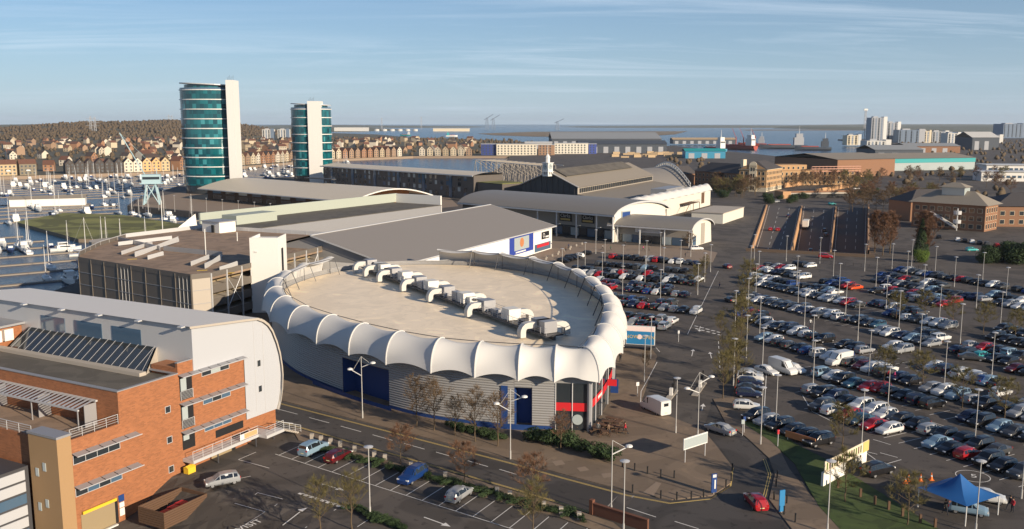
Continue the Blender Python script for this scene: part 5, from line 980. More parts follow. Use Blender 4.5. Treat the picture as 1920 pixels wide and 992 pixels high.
# ================================================================ bare trees
mat('bark', (.085, .06, .035), .9, .25, 3); mat('twig', (.10, .066, .036), .9, .3, 1.5); mat('twig_red', (.12, .062, .035), .9, .3, 1.5); mat('twig_green', (.10, .085, .03), .9, .3, 1.5); mat('leaf_dark', (.022, .04, .012), .8, .35, 2); mat('leaf_bright', (.07, .11, .015), .8, .3, 2)
def tree_meshes(seed, h, spread, upright=.5, twigs=3000, twig_len=.7, tw=.014, clear=.28):
    r = random.Random(seed); tr = MB(); cr = MB(); segs = []
    def grow(p, d, L, rad, lvl):
        bend = Vector((r.uniform(-.2, .2), r.uniform(-.2, .2), r.uniform(0, .22))); m_ = p+d*L*.5; d2 = (d+bend).normalized(); q = m_+d2*L*.5
        tr.tube(p, m_, rad, rad*.8, n=4 if lvl < 2 else 3, caps=False); tr.tube(m_, q, rad*.8, rad*.5, n=4 if lvl < 2 else 3, caps=False); segs.append((p, q, d2, lvl))
        if lvl >= 3: return
        for k in range(4 if lvl == 1 else 3):
            a = r.uniform(0, 6.283); s_ = p.lerp(q, r.uniform(.3, 1)); nd = (d2*.9+Vector((math.cos(a), math.sin(a), r.uniform(-.25, .6)))*.75).normalized(); grow(s_, nd, L*r.uniform(.45, .7), rad*.5, lvl+1)
    p = Vector((0, 0, 0)); n = 7; lead = [p]
    for k in range(n): p = p+Vector((r.uniform(-.03, .03)*h*.5, r.uniform(-.03, .03)*h*.5, h*.9/n)); lead.append(p)
    r0 = h*.014
    for k in range(n): tr.tube(lead[k], lead[k+1], r0*(1-.85*k/n), r0*(1-.85*(k+1)/n), n=6, caps=False)
    nb = 15
    for k in range(nb):
        f = clear+(.97-clear)*k/nb; i = min(n-1, int(f*n)); s_ = lead[i].lerp(lead[i+1], f*n-i); a = k*2.4+r.uniform(-.4, .4); rel = (f-clear)/(1-clear)
        d = Vector((math.cos(a)*spread, math.sin(a)*spread, upright+.5*rel)).normalized(); grow(s_, d, h*.40*(1.0-.72*rel)*min(1, .55+rel*2.2)*r.uniform(.8, 1.15), r0*.42*(1-.5*rel), 1)
    fine = [s_ for s_ in segs if s_[3] >= 2]
    for k in range(twigs):
        a, b_, d, lv = r.choice(fine); q = a.lerp(b_, r.uniform(.2, 1)); dd_ = (d*.8+Vector((r.uniform(-1, 1), r.uniform(-1, 1), r.uniform(-.5, .9)))).normalized(); L = twig_len*r.uniform(.4, 1.2); e = q+dd_*L; sd_ = dd_.cross(Vector((r.uniform(-1, 1), r.uniform(-1, 1), r.uniform(-1, 1)))).normalized()*tw*r.uniform(.7, 1.4)
        cr.add([q-sd_, q+sd_, e], [(0, 1, 2)])
    return tr, cr
TP = {}
for nm, a in dict(slim=(1, 7.4, .8, .75, 2400, .7), round_=(2, 5.6, 1.0, .45, 2700, .65), tall=(3, 13.5, .5, 1.1, 6500, 1.1, .03, .08), wide=(4, 8.5, 1.0, .5, 2600, .9, .02)).items():
    a_, b_ = tree_meshes(*a); TP[nm] = (a_.mesh('trunk', 'bark'), {m_: b_.mesh('crown', m_) for m_ in ('twig', 'twig_red', 'twig_green')})
def tree(px, py, nm, m_, label, sc=1., group=None, p=None, z=0.):
    p = p or gg(px, py); o = thing('bare_tree', label, 'tree', (p.x, p.y, gz(p.x, p.y)+z), random.Random(px*7+py).uniform(0, 6.28), group); o.scale = (sc,)*3
    obj('trunk', TP[nm][0], o); obj('crown', TP[nm][1][m_], o); return o
for i, (px, py) in enumerate(((781, 801), (814, 808), (854, 818), (891, 829), (933, 838))): tree(px, py, 'slim', 'twig', '%s bare pavement tree from the loading door in front of the oval wall' % ordn(i+1), .98 if i != 2 else .75, 'bare trees in front of the oval wall', z=.1)
for i, (px, py) in enumerate(((751, 872), (871, 906), (997, 946))): tree(px, py, 'round_', 'twig_red', 'reddish bare tree in the hedge strip, %s from the stairs' % ordn(i+1), .95 if i < 2 else 1.1, 'trees in the hedge strip')
for i, (px, py) in enumerate(((660, 992), (600, 1003), (1000, 1010))): tree(px, py, 'slim', 'twig_green', ['greenish bare tree beside the tall white pole in the office car park', 'thin bare tree at the bottom edge near the painted arrow', 'bare tree cut by the bottom edge near the bays'][i], .85)
for i, (px, py) in enumerate(((1402, 548), (1396, 575), (1390, 606), (1388, 640), (1384, 672), (1366, 700), (1378, 735), (1355, 748), (1350, 640), (1305, 545), (1322, 520))): tree(px, py, 'slim' if i % 3 else 'wide', 'twig_green', 'bare avenue tree beside the car park, %s nearest the mall' % ordn(i+1), 1. if i < 8 else .8, 'bare trees along the avenue')
for i, (px, py) in enumerate(((1786, 610), (1734, 597), (1844, 625), (1903, 640), (1658, 720), (1729, 729), (1804, 765), (1883, 786), (1680, 600))): tree(px, py, 'round_', 'twig_green', 'olive bare tree standing among the parked cars, %s from the back' % ordn(i+1), 1.15, 'bare trees among the parked cars')
for i, (px, py) in enumerate(((1580, 842), (1585, 942), (1701, 985))): tree(px, py, 'round_', 'twig_green', ['bare tree behind the car wash wall', 'bare tree in front of the car wash wall', 'bare tree in the grass left of the blue gazebo'][i], 1.1)
for i, (px, py) in enumerate(((1640, 474), (1655, 479), (1668, 476), (1728, 474), (1740, 478))): tree(px, py, 'tall', 'twig_red', 'tall reddish birch beside the tunnel cutting, %s from the left' % ordn(i+1), 1.05, 'birches beside the tunnel')
tree(1052, 845, 'slim', 'twig_red', 'small bare tree beside the cafe corner', .7, z=.1); tree(1210, 700, 'slim', 'twig', 'small bare tree beside the advert lorry', .5, z=.1); tree(1292, 468, 'wide', 'twig', 'bare tree at the end of the lower vault shop', .7)
rt = random.Random(5)
for i, (px, py) in enumerate(sorted(rt.choice([(rt.uniform(1640, 1900), rt.uniform(335, 372)), (rt.uniform(1470, 1640), rt.uniform(345, 365)), (rt.uniform(1340, 1420), rt.uniform(352, 372)), (rt.uniform(1590, 1760), rt.uniform(372, 402))]) for _ in range(95))):
    p = g(px, py); tree(int(px), int(py), 'wide', rt.choice(('twig', 'twig_red', 'twig_green')), 'bare tree in the belt around the roundabout, %s from the left' % ordn(i+1), 1.25, 'trees around the roundabout', p=p)
# evergreens and shrubs made of leaf-sized faces
def leaf_blob(seed, rx, ry, rz_, n, size):
    r = random.Random(seed); mb = MB()
    lobes = [(Vector((r.uniform(-.6, .6)*rx, r.uniform(-.6, .6)*ry, rz_*r.uniform(.35, 1.1))), r.uniform(.35, .6)) for _ in range(9)]
    for _ in range(n):
        c, s = r.choice(lobes); d = Vector((r.gauss(0, 1), r.gauss(0, 1), r.gauss(0, 1))).normalized(); p = c+Vector((d.x*rx, d.y*ry, d.z*rz_))*s*r.uniform(.75, 1.05)
        if p.z < 0.02: p.z = abs(p.z)*.5+.02
        u = (d+Vector((r.uniform(-.8, .8), r.uniform(-.8, .8), r.uniform(-.8, .8)))).normalized(); a = u.orthogonal().normalized()*size*r.uniform(.6, 1.4); b_ = u.cross(a)*r.uniform(.5, .9); mb.add([p-a, p+b_*.6, p+a, p-b_*.6], [(0, 1, 2, 3)])
    return mb
SHR = [leaf_blob(s, 1.3, 1.1, .8, 1300, .11).mesh('foliage', 'leaf_dark') for s in (1, 2, 3)]
def shrub(px, py, sc, label, group, m=None, p=None, z=.1):
    p = p or gg(px, py); o = obj('shrub', SHR[(int(px)+int(py)) % 3], loc=(p.x, p.y, gz(p.x, p.y)+z), rz=px % 6); o.scale = sc; return tag(o, label, 'shrub', group)
for i, (px, py, s) in enumerate(((1000, 826, 1.2), (1022, 830, 1.4), (1044, 834, 1.5), (1066, 838, 1.5), (1088, 846, 1.1), (1112, 856, 1.5), (1136, 862, 1.4))): shrub(px, py, (s*1.2, s, s*1.1), 'dense evergreen shrub in the planting bed beside the street, %s from the left' % ordn(i+1), 'shrubs in the street bed')
for i in range(8): shrub(845+i*13, 803+i*3.4, (1, .7, .9), 'low shrub against the oval wall, %s from the left' % ordn(i+1), 'shrubs along the oval wall')
for i in range(26):
    t_ = i/25; px, py = 615+t_*470, 848+t_*126; shrub(px, py, (1.25, .55, .55), 'clipped hedge bush between car park and street, %s from the stairs' % ordn(i+1), 'hedge of the office car park')
for i in range(12): t_ = i/11; shrub(660+t_*95, 955+t_*40, (1.0, .5, .45), 'low hedge bush in the car park divider, %s from the top' % ordn(i+1), 'divider hedge of the office car park')
EV = leaf_blob(9, 3.2, 3.2, 5, 4200, .22)
e_ = thing('evergreen_tree', 'dark pointed evergreen between the birches', 'tree', tuple(g(1726, 478))+(0,)); obj('trunk', MB().tube((0, 0, 0), (0, 0, 6), .25, .1), e_, mats='bark'); r_ = random.Random(3); cm = MB()
for _ in range(4200):
    z = r_.uniform(.6, 12); rad = (12.4-z)*.24*r_.uniform(.6, 1.05); a = r_.uniform(0, 6.283); p = Vector((rad*math.cos(a), rad*math.sin(a), z-rad*.25)); u = Vector((r_.gauss(0, 1), r_.gauss(0, 1), r_.gauss(0, 1))).normalized()*.3; w_ = u.orthogonal().normalized()*.12; cm.add([p-u, p+w_, p+u, p-w_], [(0, 1, 2, 3)])
obj('crown', cm, e_, mats='leaf_dark')
tag(obj('laurel_bush', EV.mesh('laurel', 'leaf_bright'), loc=(*g(1730, 492), 0)), 'big rounded bright green bush below the evergreen', 'bush'); bpy.data.objects['laurel_bush'].scale = (1, .8, .62)
for i, (px, py, s) in enumerate(((1862, 492, 1.3), (1885, 490, 1.6), (1905, 494, 1.7), (1925, 492, 1.6), (1845, 494, .9))): o = obj('dark_bush', EV.mesh('dark_bush', 'leaf_dark') if not i else bpy.data.objects['dark_bush'].data, loc=(*g(px, py), 0), rz=i); o.scale = (s, s, s*.62); tag(o, 'dark evergreen bush at the right edge above the car park, %s' % ('first from the left', 'second from the left', 'third from the left', 'rightmost', 'smallest at the left end')[i], 'bush', 'dark bushes at the right edge')
for i, (px, py) in enumerate(sorted(rt.choice([(rt.uniform(1440, 1510), rt.uniform(370, 382)), (rt.uniform(1590, 1640), rt.uniform(362, 376)), (rt.uniform(1340, 1390), rt.uniform(360, 380)), (rt.uniform(1690, 1760), rt.uniform(385, 412))]) for _ in range(22))):
    p = g(px, py); o = obj('bush', bpy.data.objects['dark_bush'].data, loc=(p.x, p.y, 0), rz=i); s = rt.uniform(.7, 1.3); o.scale = (s, s, s*.5); tag(o, 'bush in the planting around the roundabout, %s from the left' % ordn(i+1), 'bush', 'bushes around the roundabout')
# ================================================================ plaza furniture
def bollard_at(px, py, nm, proto, label, group, z=0.):
    p = gg(px, py); o = obj(nm, proto, loc=(p.x, p.y, gz(p.x, p.y)+z)); return tag(o, label, 'bollard', group)
BK = MB().lathe([(.09, 0), (.09, .85), (.11, .87), (.11, .95), (.04, 1.0)], n=8).mesh('bollard', 'black'); WP = MB().b2(-.12, .12, -.12, .12, 0, 1.0).mesh('timber_post', 'timber'); SB = MB().prism([(-.24, -.24), (.24, -.24), (.24, .24), (-.24, .24)], 0, .75).mesh('stone_bollard', 'kerb_stone')
for i, (px, py) in enumerate(((1167, 877), (1190, 884), (1214, 890), (1239, 896), (1264, 898), (1186, 925), (1239, 936), (1269, 939), (1296, 938), (1319, 934), (1361, 916), (1371, 903), (1373, 884))): bollard_at(px, py, 'bollard', BK, 'black bollard at the plaza edge, %s along from the crossing' % ordn(i+1), 'black bollards of the plaza', .1)
for i, (px, py) in enumerate(((1457, 897), (1455, 914), (1451, 938), (1470, 966), (1491, 980), (1475, 945))): bollard_at(px, py, 'bollard', BK, 'black bollard on the pavement by the red car, %s from the top' % ordn(i+1), 'black bollards by the junction', .1)
for i, (px, py) in enumerate(((1571, 916), (1613, 933), (1640, 947), (1666, 957), (1692, 969), (1725, 982), (1753, 990))): bollard_at(px, py, 'timber_post', WP, 'brown timber post at the grass edge, %s from the car wash' % ordn(i+1), 'timber posts beside the car wash', .1)
for i, (px, py) in enumerate(((585, 824), (602, 828), (620, 833), (638, 838), (665, 847), (702, 857), (722, 863), (771, 877), (800, 886), (835, 897), (932, 927), (956, 934), (1020, 954), (1052, 964), (1086, 974))): bollard_at(px, py, 'stone_bollard', SB, 'square stone bollard along the hedge, %s from the stairs' % ordn(i+1), 'stone bollards along the hedge', .08)
for i in range(24): t_ = i/23; bollard_at(1722+t_*190, 504+t_*44, 'bollard', BK, 'dark bollard on the back edge of the large car park, %s from the left' % ordn(i+1), 'bollards at the back of the car park')
fe = tag(obj('railing', rail(MB(), [tuple(g(x, y))+(0,) for x, y in ((1418, 487), (1470, 489), (1530, 494), (1600, 500), (1660, 506), (1720, 510))], 1.1, 2.4, 3, .035), mats='dark_metal'), 'thin dark railing along the back of the large car park', 'railing')
def sign(name, label, px, py, w, h, z0, m, rz=0., legs=2, cat='sign', leg_m='light_metal', thick=.12, z=.1, double=None):
    p = gg(px, py); o = thing(name, label, cat, (p.x, p.y, gz(p.x, p.y)+z), rz)
    for x in ((-w*.42, w*.42) if legs == 2 else (0,)): obj('post', MB().tube((x, 0, 0), (x, 0, z0+h if legs == 2 else z0+.1), .06, n=6), o, mats=leg_m)
    obj('panel', MB().b2(-w/2, w/2, -thick/2, thick/2, z0, z0+h), o, mats=m); return o
o = sign('billboard', 'long white billboard on legs at the plaza corner', 1303, 862, 4.6, 1.5, 1.7, 'white_paint', R_(38)); obj('print', MB().b2(-2.2, 2.2, -.09, -.06, 1.85, 3.05), o, mats='pale_glass')
o = sign('totem_sign', 'blue totem parking sign by the plaza bollards', 1338, 927, .7, 2.3, .15, 'blue_paint', R_(20), 1); obj('white_marks', MB().b2(.02, .2, -.08, -.06, .6, 1.7).b2(-.2, .25, -.08, -.06, 2.0, 2.35), o, mats='white_paint')
sign('totem_sign', 'blue totem sign on the pavement right of the junction', 1465, 962, .7, 2.5, .1, 'advert_blue', R_(20), 1)
for i, (px, py) in enumerate(((1256, 745), (1311, 730))):
    o = thing('traffic_island', ['long kerbed island with keep-left bollard nearer the van', 'long kerbed island with dark posts farther right'][i], 'traffic island', tuple(g(px, py))+(0,), R_(68)); obj('kerb', MB().prism([(-4, -.5), (4, -.5), (4.5, 0), (4, .5), (-4, .5)], 0, .14), o, mats='kerb_stone')
    obj('bollard', MB().b2(.6, 1.1, -.25, .25, .14, 1.3), o, mats='white_paint'); obj('ticket_post', MB().b2(2.0, 2.5, -.2, .2, .14, 1.7).tube((3.2, 0, .1), (3.2, 0, 2.4), .12), o, mats='black')
for i, (px, py, w) in enumerate(((1272, 642, .4), (1392, 818, .5), (1458, 838, .3), (1195, 744, .5), (1395, 812, .4))): sign('sign_post', ['small sign on a pole beside the avenue crossing', 'notice on a pole at the grass corner', 'red and white barrier post on the verge', 'small white sign by the avenue line', 'low sign beside the silver car'][i], px, py, w, .6, 1.7, ('light_metal', 'pale_glass', 'bin_red', 'white_paint', 'blue_paint')[i], R_(20), 1)
a, b_ = g(1541, 913), g(1622, 869); d = b_-a; cw = thing('car_wash_wall', 'white car wash wall with long printed banner board', 'wall', (a.x, a.y, .1), math.atan2(d.y, d.x)); L = d.length
obj('wall', MB().b2(0, L*.5, -.15, .15, 0, 1.7).b2(L*.72, L, -.15, .15, 0, 1.7), cw, mats='white_render'); bb = obj('banner_board', MB().b2(0, L+.2, -.25, -.16, 1.7, 3.1), cw, mats='cream'); obj('banner_end', MB().b2(L*.88, L+.15, -.3, -.25, 1.75, 3.05), bb, mats='paint_yellow')
for k in range(15): obj('print_block', MB().b2(L*(.04+k*.055), L*(.04+k*.055)+.3, -.27, -.25, 1.95, 2.85), bb, mats=('leaf_bright', 'timber', 'grass')[k % 3])
sign('fabric_banner', 'orange and brown fence banner beside the parked cars', 1500, 832, 4.6, .9, .3, 'poster_brown', R_(-50), 2)
gp = g(1795, 958); gz_ = thing('gazebo', 'blue pop-up gazebo over the car wash bays', 'gazebo', (gp.x, gp.y, 0), R_(30)); mat('tent_blue', (.014, .09, .27), .6, .12, .6)
c4 = [(-3, -3, 2.3), (3, -3, 2.3), (3, 3, 2.3), (-3, 3, 2.3)]; mb = MB(); N = 6
for k in range(4):
    p0, p1 = Vector(c4[k]), Vector(c4[(k+1) % 4]); rows = []
    for j in range(N+1):
        f = j/N; r_w = []
        for i in range(5): e = p0.lerp(p1, i/4); q = e.lerp(Vector((0, 0, 4.4)), f); q.z -= .55*math.sin(math.pi*f)*(.6+.4*abs(i-2)/2); r_w.append(tuple(q))
        rows.append(r_w)
    obj('canopy_side', MB().grid(rows), gz_, mats='tent_blue', smooth=True)
for x, y, z in c4: obj('leg', MB().tube((x*.97, y*.97, 0), (x*.97, y*.97, 2.3), .06, n=6), gz_, mats='white_paint')
for i, (px, py) in enumerate(((1703, 902), (1726, 902), (1746, 900), (1697, 906))):
    p = g(px, py); o = thing('traffic_cone', 'orange and white traffic cone on the tarmac, %s from the left' % ['second', 'third', 'fourth', 'first'][i], 'cone', (p.x, p.y, .01), 0, 'cones near the car wash'); obj('cone', MB().lathe([(.22, .04), (.12, .45)], n=10).lathe([(.08, .62), (.03, .95)], n=10), o, mats='bin_red' if 0 else 'cone_orange' if 'cone_orange' in MATS else mat('cone_orange', (.7, .16, .02), .5, .1)); obj('band', MB().lathe([(.121, .45), (.081, .62)], n=10), o, mats='white_paint'); obj('base', MB().b2(-.28, .28, -.28, .28, 0, .05), o, mats='cone_orange')
a, b_ = gg(1108, 963), gg(1215, 997); d = b_-a; tag(obj('garden_wall', MB().b2(0, d.length, -.15, .15, 0, 1.3).b2(-.05, d.length, -.2, .2, 1.3, 1.38).b2(-.1, .35, -.25, .25, 0, 1.7), loc=(a.x, a.y, 0), rz=math.atan2(d.y, d.x), mats='dark_brick'), 'dark red brick wall with end pier at the bottom edge', 'wall')
xw = MB()
for k in range(2): strip(xw, g(1128+k*28, 962-k*0), g(1160+k*28, 930), .2, .04)
struct('crossing_edge', xw, 'kerb_stone')
sheet('crossing', pxs((1132, 962), (1161, 927), (1187, 934), (1160, 971)), .045, 'asphalt_lot')
for i, pl_ in enumerate((((1035, 867), (1053, 864), (1060, 872), (1042, 875)), ((1081, 879), (1097, 876), (1105, 883), (1088, 886)), ((1127, 890), (1145, 888), (1150, 895), (1132, 898)), ((1205, 925), (1230, 905), (1240, 908), (1225, 932)))): sheet('paving_patch', pxs(*pl_), .115, 'paving_light')
for i, (px, py) in enumerate(((1052, 803), (1078, 803), (1116, 812), (1128, 806), (1140, 800), (1150, 808), (1160, 800), (1132, 818), (1146, 794), (1165, 812))):
    p = g(px, py); o = thing('picnic_table', 'brown timber picnic table outside the cafe, %s from the glazed corner' % ordn(i+1), 'table', (p.x, p.y, .1), R_(20+i*37), 'picnic tables outside the cafe'); obj('table_top', MB().b2(-.9, .9, -.4, .4, .72, .78), o, mats='timber')
    for s in (-1, 1): obj('bench_seat', MB().b2(-.9, .9, s*.75-.13, s*.75+.13, .42, .47), o, mats='timber')
    for x in (-.6, .6): obj('leg', MB().tube((x, -.8, .02), (x, -.2, .74), .05, n=4).tube((x, .8, .02), (x, .2, .74), .05, n=4).tube((x, -.8, .42), (x, .8, .42), .04, n=4), o, mats='timber')
# ---------------------------------------------------------------- people: one skinned mesh per pose
mat('skin', (.45, .27, .19), .6, .05); mat('hair', (.03, .02, .012), .8, .1); mat('trousers', (.02, .022, .03), .85, .2); coat = objcol('coat', .8)
def person_mesh(stride, arm):
    vs_ = {'hip': (0, 0, .95, .135), 'belly': (0, 0, 1.12, .14), 'chest': (0, .01, 1.34, .155), 'neck': (0, 0, 1.5, .06), 'head0': (0, .01, 1.58, .085), 'head': (0, .015, 1.68, .105), 'crown': (0, .005, 1.75, .075)}; ed = [('hip', 'belly'), ('belly', 'chest'), ('chest', 'neck'), ('neck', 'head0'), ('head0', 'head'), ('head', 'crown')]
    for s, n in ((-1, 'l'), (1, 'r')):
        f = s*stride; vs_.update({n+'th': (s*.1, f*.1, .86, .095), n+'kn': (s*.105, f*.22+.03, .5, .065), n+'an': (s*.11, f*.42-.03*abs(f), .1+.05*max(0, -f), .048), n+'to': (s*.12, f*.42+.15, .045, .042), n+'sh': (s*.2, 0, 1.42, .07), n+'el': (s*.27, -f*.12-.03, 1.14, .052), n+'wr': (s*.26, -f*.2+arm, .93+arm*.6, .036), n+'ha': (s*.25, -f*.22+arm*1.25, .85+arm*.7, .04)})
        ed += [('hip', n+'th'), (n+'th', n+'kn'), (n+'kn', n+'an'), (n+'an', n+'to'), ('chest', n+'sh'), (n+'sh', n+'el'), (n+'el', n+'wr'), (n+'wr', n+'ha')]
    ks = list(vs_); me = bpy.data.meshes.new('p'); me.from_pydata([vs_[k][:3] for k in ks], [(ks.index(a), ks.index(b)) for a, b in ed], []); o = bpy.data.objects.new('p', me); COL.objects.link(o)
    o.modifiers.new('s', 'SKIN'); sv = me.skin_vertices[0].data
    for i, k in enumerate(ks): sv[i].radius = (vs_[k][3],)*2; sv[i].use_root = (k == 'hip')
    o.modifiers.new('u', 'SUBSURF').levels = 1
    dg = bpy.context.evaluated_depsgraph_get(); dg.update(); r = bpy.data.meshes.new_from_object(o.evaluated_get(dg)); bpy.data.objects.remove(o)
    r.materials.clear()
    for mm in ('coat', 'trousers', 'skin', 'black'): r.materials.append(MATS[mm])
    for p in r.polygons:
        c = p.center; p.material_index = 3 if c.z < .09 else 1 if c.z < .93 and abs(c.x) < .2 else 2 if c.z > 1.5 or (abs(c.x) > .2 and c.z < .93) else 0; p.use_smooth = True
    return r
PM = [person_mesh(1, .0), person_mesh(.15, .12), person_mesh(-.8, .03)]; HM = MB().lathe([(.06, -.1), (.118, -.02), (.115, .06), (.07, .115), (.02, .13)], (0, -.012, 1.69), 10).mesh('hair', 'hair')
PC = dict(black=(.012, .012, .015), navy=(.02, .03, .08), red=(.4, .02, .03), pink=(.55, .06, .2), grey=(.12, .12, .12), white=(.5, .5, .48), brown=(.12, .07, .04), green=(.04, .09, .05))
for i, (px, py, c, ang, wh) in enumerate(((1056, 812, 'black', 60, 'walking past the cafe glazing'), (1121, 815, 'grey', 170, 'beside the picnic tables'), (1141, 818, 'brown', 30, 'standing between the cafe tables'), (1172, 815, 'red', -80, 'walking alone across the plaza'), (1163, 680, 'black', 150, 'standing behind the advert lorry'), (1349, 542, 'navy', 90, 'walking on the avenue'), (1666, 712, 'red', 40, 'by a dark car under the trees'), (1677, 714, 'pink', 60, 'next to the red coat under the trees'), (1772, 966, 'black', 10, 'under the gazebo'), (1893, 958, 'black', 100, 'at the right edge by the white car'), (1898, 962, 'red', 100, 'right of the white car'), (1612, 880, 'white', 20, 'washing the black off-roader'), (1519, 613, 'white', 0, 'between the parked rows'), (1066, 466, 'navy', 20, 'outside the mural hall'), (1172, 463, 'black', 200, 'on the mall forecourt'), (1206, 470, 'pink', 90, 'near the lower shop'), (1217, 471, 'grey', 90, 'beside another near the lower shop'), (1061, 472, 'brown', 0, 'by the forecourt blocks'), (1145, 470, 'green', 45, 'walking to the mall columns'), (1285, 483, 'black', 45, 'near the white car by the shop'), (1130, 468, 'white', 80, 'in the middle of the forecourt'), (1178, 487, 'black', 120, 'at the front of the far parked cars'))):
    p = g(px, py); z = .1 if in_poly(p.x, p.y, PLAZA) else .05
    o = obj('person', PM[i % 3], loc=(p.x, p.y, z), rz=R_(ang)); o.color = (*PC[c], 1); tag(o, 'person in a %s coat %s' % (c, wh), 'person', 'people on foot'); obj('hair', HM, o)
# forecourt stone blocks
for i in range(12): p = g(1003+i*7.5+(i % 3)*3, 494-i*3.2); tag(obj('stone_block', SB, loc=(p.x, p.y, .05)), 'yellowish stone block beside the mural hall, %s from the near end' % ordn(i+1), 'bollard', 'stone blocks by the mural hall')
# ================================================================ marina: pontoons, boats, crane
mat('hull_white', (.62, .62, .6), .35, .06); mat('hull_navy', (.02, .035, .09), .35, .1); mat('boat_canvas', (.03, .06, .16), .8, .2); mat('pontoon', (.2, .17, .14), .85, .2, .5); mat('crane_blue', (.30, .42, .46), .5, .1, .5)
def hull_mesh(L, W, H, m):
    st = [(-.5, .8, .9), (-.35, .95, .92), (0, 1, .95), (.25, .8, 1.02), (.42, .38, 1.12), (.5, .02, 1.2)]; rows = [[(x*L, y*w*W/2, z*H*h_ if z > 0 else -.25) for y, z in ((-1, 1), (-.85, .35), (-.3, 0), (.3, 0), (.85, .35), (1, 1))] for x, w, h_ in st]
    mb = MB().grid(rows, flip=True); mb.add(rows[0], [(0, 1, 2, 3, 4, 5)]); mb.add([r[0] for r in rows]+[r[-1] for r in rows], [(i, i+1, 6+i+1, 6+i) for i in range(5)]); return mb.mesh('hull', m)
def boat_proto(kind):
    o = thing('moored_boat', 'x', 'boat', (0, 0, -80), 0, 'boats moored in the marina')
    if kind == 'sail':
        obj('hull', hull_mesh(9.5, 3, 1.1, 'hull_white'), o); obj('cabin', MB().prism([(-1.5, -.8), (2, -.6), (2.6, 0), (2, .6), (-1.5, .8)], 1.0, 1.6), o, mats='hull_white'); mm = obj('mast', MB().tube((.8, 0, 1), (.8, 0, 13.5), .12, .08, n=5), o, mats='white_paint'); obj('boom', MB().tube((.8, 0, 2.4), (-3.2, 0, 2.3), .16, n=6), mm, mats='boat_canvas'); obj('rigging', MB().tube((.8, 0, 13.3), (4.6, 0, 1.2), .025, n=3).tube((.8, 0, 13.3), (-4.6, 0, 1.1), .025, n=3).tube((.3, 0, 8.8), (.3, 0, 8.8), .03), mm, mats='light_metal')
    elif kind == 'cruiser':
        obj('hull', hull_mesh(10.5, 3.6, 1.5, 'hull_white'), o); c = obj('cabin', MB().prism([(-3, -1.4), (1.5, -1.3), (3.2, 0), (1.5, 1.3), (-3, 1.4)], 1.4, 2.4).prism([(-2.6, -1.2), (.6, -1.1), (.6, 1.1), (-2.6, 1.2)], 2.4, 3.5), o, mats='hull_white'); obj('windows', MB().b2(-2.4, .5, -1.24, 1.24, 2.7, 3.2).b2(-2, 1.4, -1.42, 1.42, 1.75, 2.15), c, mats='dark_glass')
    else:
        obj('hull', hull_mesh(8, 2.9, 1.2, 'hull_navy'), o); obj('cover', MB().prism([(-3.4, -1.2), (1.2, -1.1), (2.2, 0), (1.2, 1.1), (-3.4, 1.2)], 1.1, 1.9), o, mats='boat_canvas'); obj('cabin', MB().b2(-.4, 1.2, -.8, .8, 1.9, 2.6), o, mats='hull_white')
    return freeze(o)
BP = [boat_proto(k) for k in ('sail', 'cruiser', 'covered')]; used = set(); rb = random.Random(11); bn_ = 0
GRASS = pxs((29, 415), (120, 398), (230, 402), (372, 424), (372, 446), (226, 447), (147, 446))
def water_ok(x, y, mrg=7):
    for dx, dy in ((0, 0), (mrg, 0), (-mrg, 0), (0, mrg), (0, -mrg)):
        if any(in_poly(x+dx, y+dy, P_) for P_ in (LAND1, ISLAND, GRASS)): return False
    return True
def px_of(x, y, z): D = y*CP-(z-CAM_H)*SP; return 960+FPX*x/D, 496-FPX*(y*SP+(z-CAM_H)*CP)/D
spots = []
PD = Vector((.81, .586)); PN = Vector((-.586, .81))
for r in range(-20, 42):
    o0 = Vector((-300, 560))+PN*r*21; seg = []
    for k in range(-60, 90):
        p = o0+PD*k*4.4; ux, uy = px_of(p.x, p.y, -3)
        if -40 < ux < 660 and 296 < uy < 545 and p.y < 1115 and p.y > 255 and water_ok(p.x, p.y) and not (p.y > 520 and -330 < p.x < -150 and p.y < 560): seg.append(p)
    if len(seg) > 3:
        runs = [[seg[0]]]
        for q in seg[1:]: runs[-1].append(q) if (q-runs[-1][-1]).length < 5 else runs.append([q])
        for run in runs:
            if len(run) < 4: continue
            a, b_ = run[0], run[-1]; c = (a+b_)/2; tag(obj('pontoon', MB().b2(-(b_-a).length/2-2, (b_-a).length/2+2, -1, 1, -.5, .35), loc=(c.x, c.y, -3), rz=math.atan2(PD.y, PD.x), mats='pontoon'), kind='structure')
            for q in run:
                for s in (-1, 1):
                    if rb.random() < (.8 if q.y < 860 else .5): spots.append((q+PN*s*6.2, s))
rb.shuffle(spots); spots = sorted(spots[:296], key=lambda s: s[0].length)
kc = [0, 0, 0]
for p, s in spots:
    k = rb.choices((0, 1, 2), (52, 33, 15))[0]; kc[k] += 1; nmx = ['white sailing yacht with bare mast', 'white motor cruiser with dark windows', 'navy boat under a canvas cover'][k]
    lb = '%s moored in the marina, %s nearest such boat' % (nmx, ordn(kc[k]) if kc[k] < 80 else '%dth' % kc[k]); rz = math.atan2(PN.y*s, PN.x*s)+rb.uniform(-.06, .06); sc = rb.uniform(.75, 1.15)
    o = dup(BP[k], (p.x, p.y, -3), rz, lb); o.scale = (sc,)*3
for b in BP:                                              # the prototypes themselves are boats too
    p, s = (Vector((-150, 318)), 1) if b is BP[0] else (Vector((-162, 330)), 1) if b is BP[1] else (Vector((-141, 303)), 1); b.location = (p.x, p.y, -3); b.rotation_euler = (0, 0, .6); b['label'] = ['white sailing yacht lying apart near the car park', 'white motor cruiser lying apart near the car park', 'navy covered boat lying apart near the car park'][BP.index(b)]
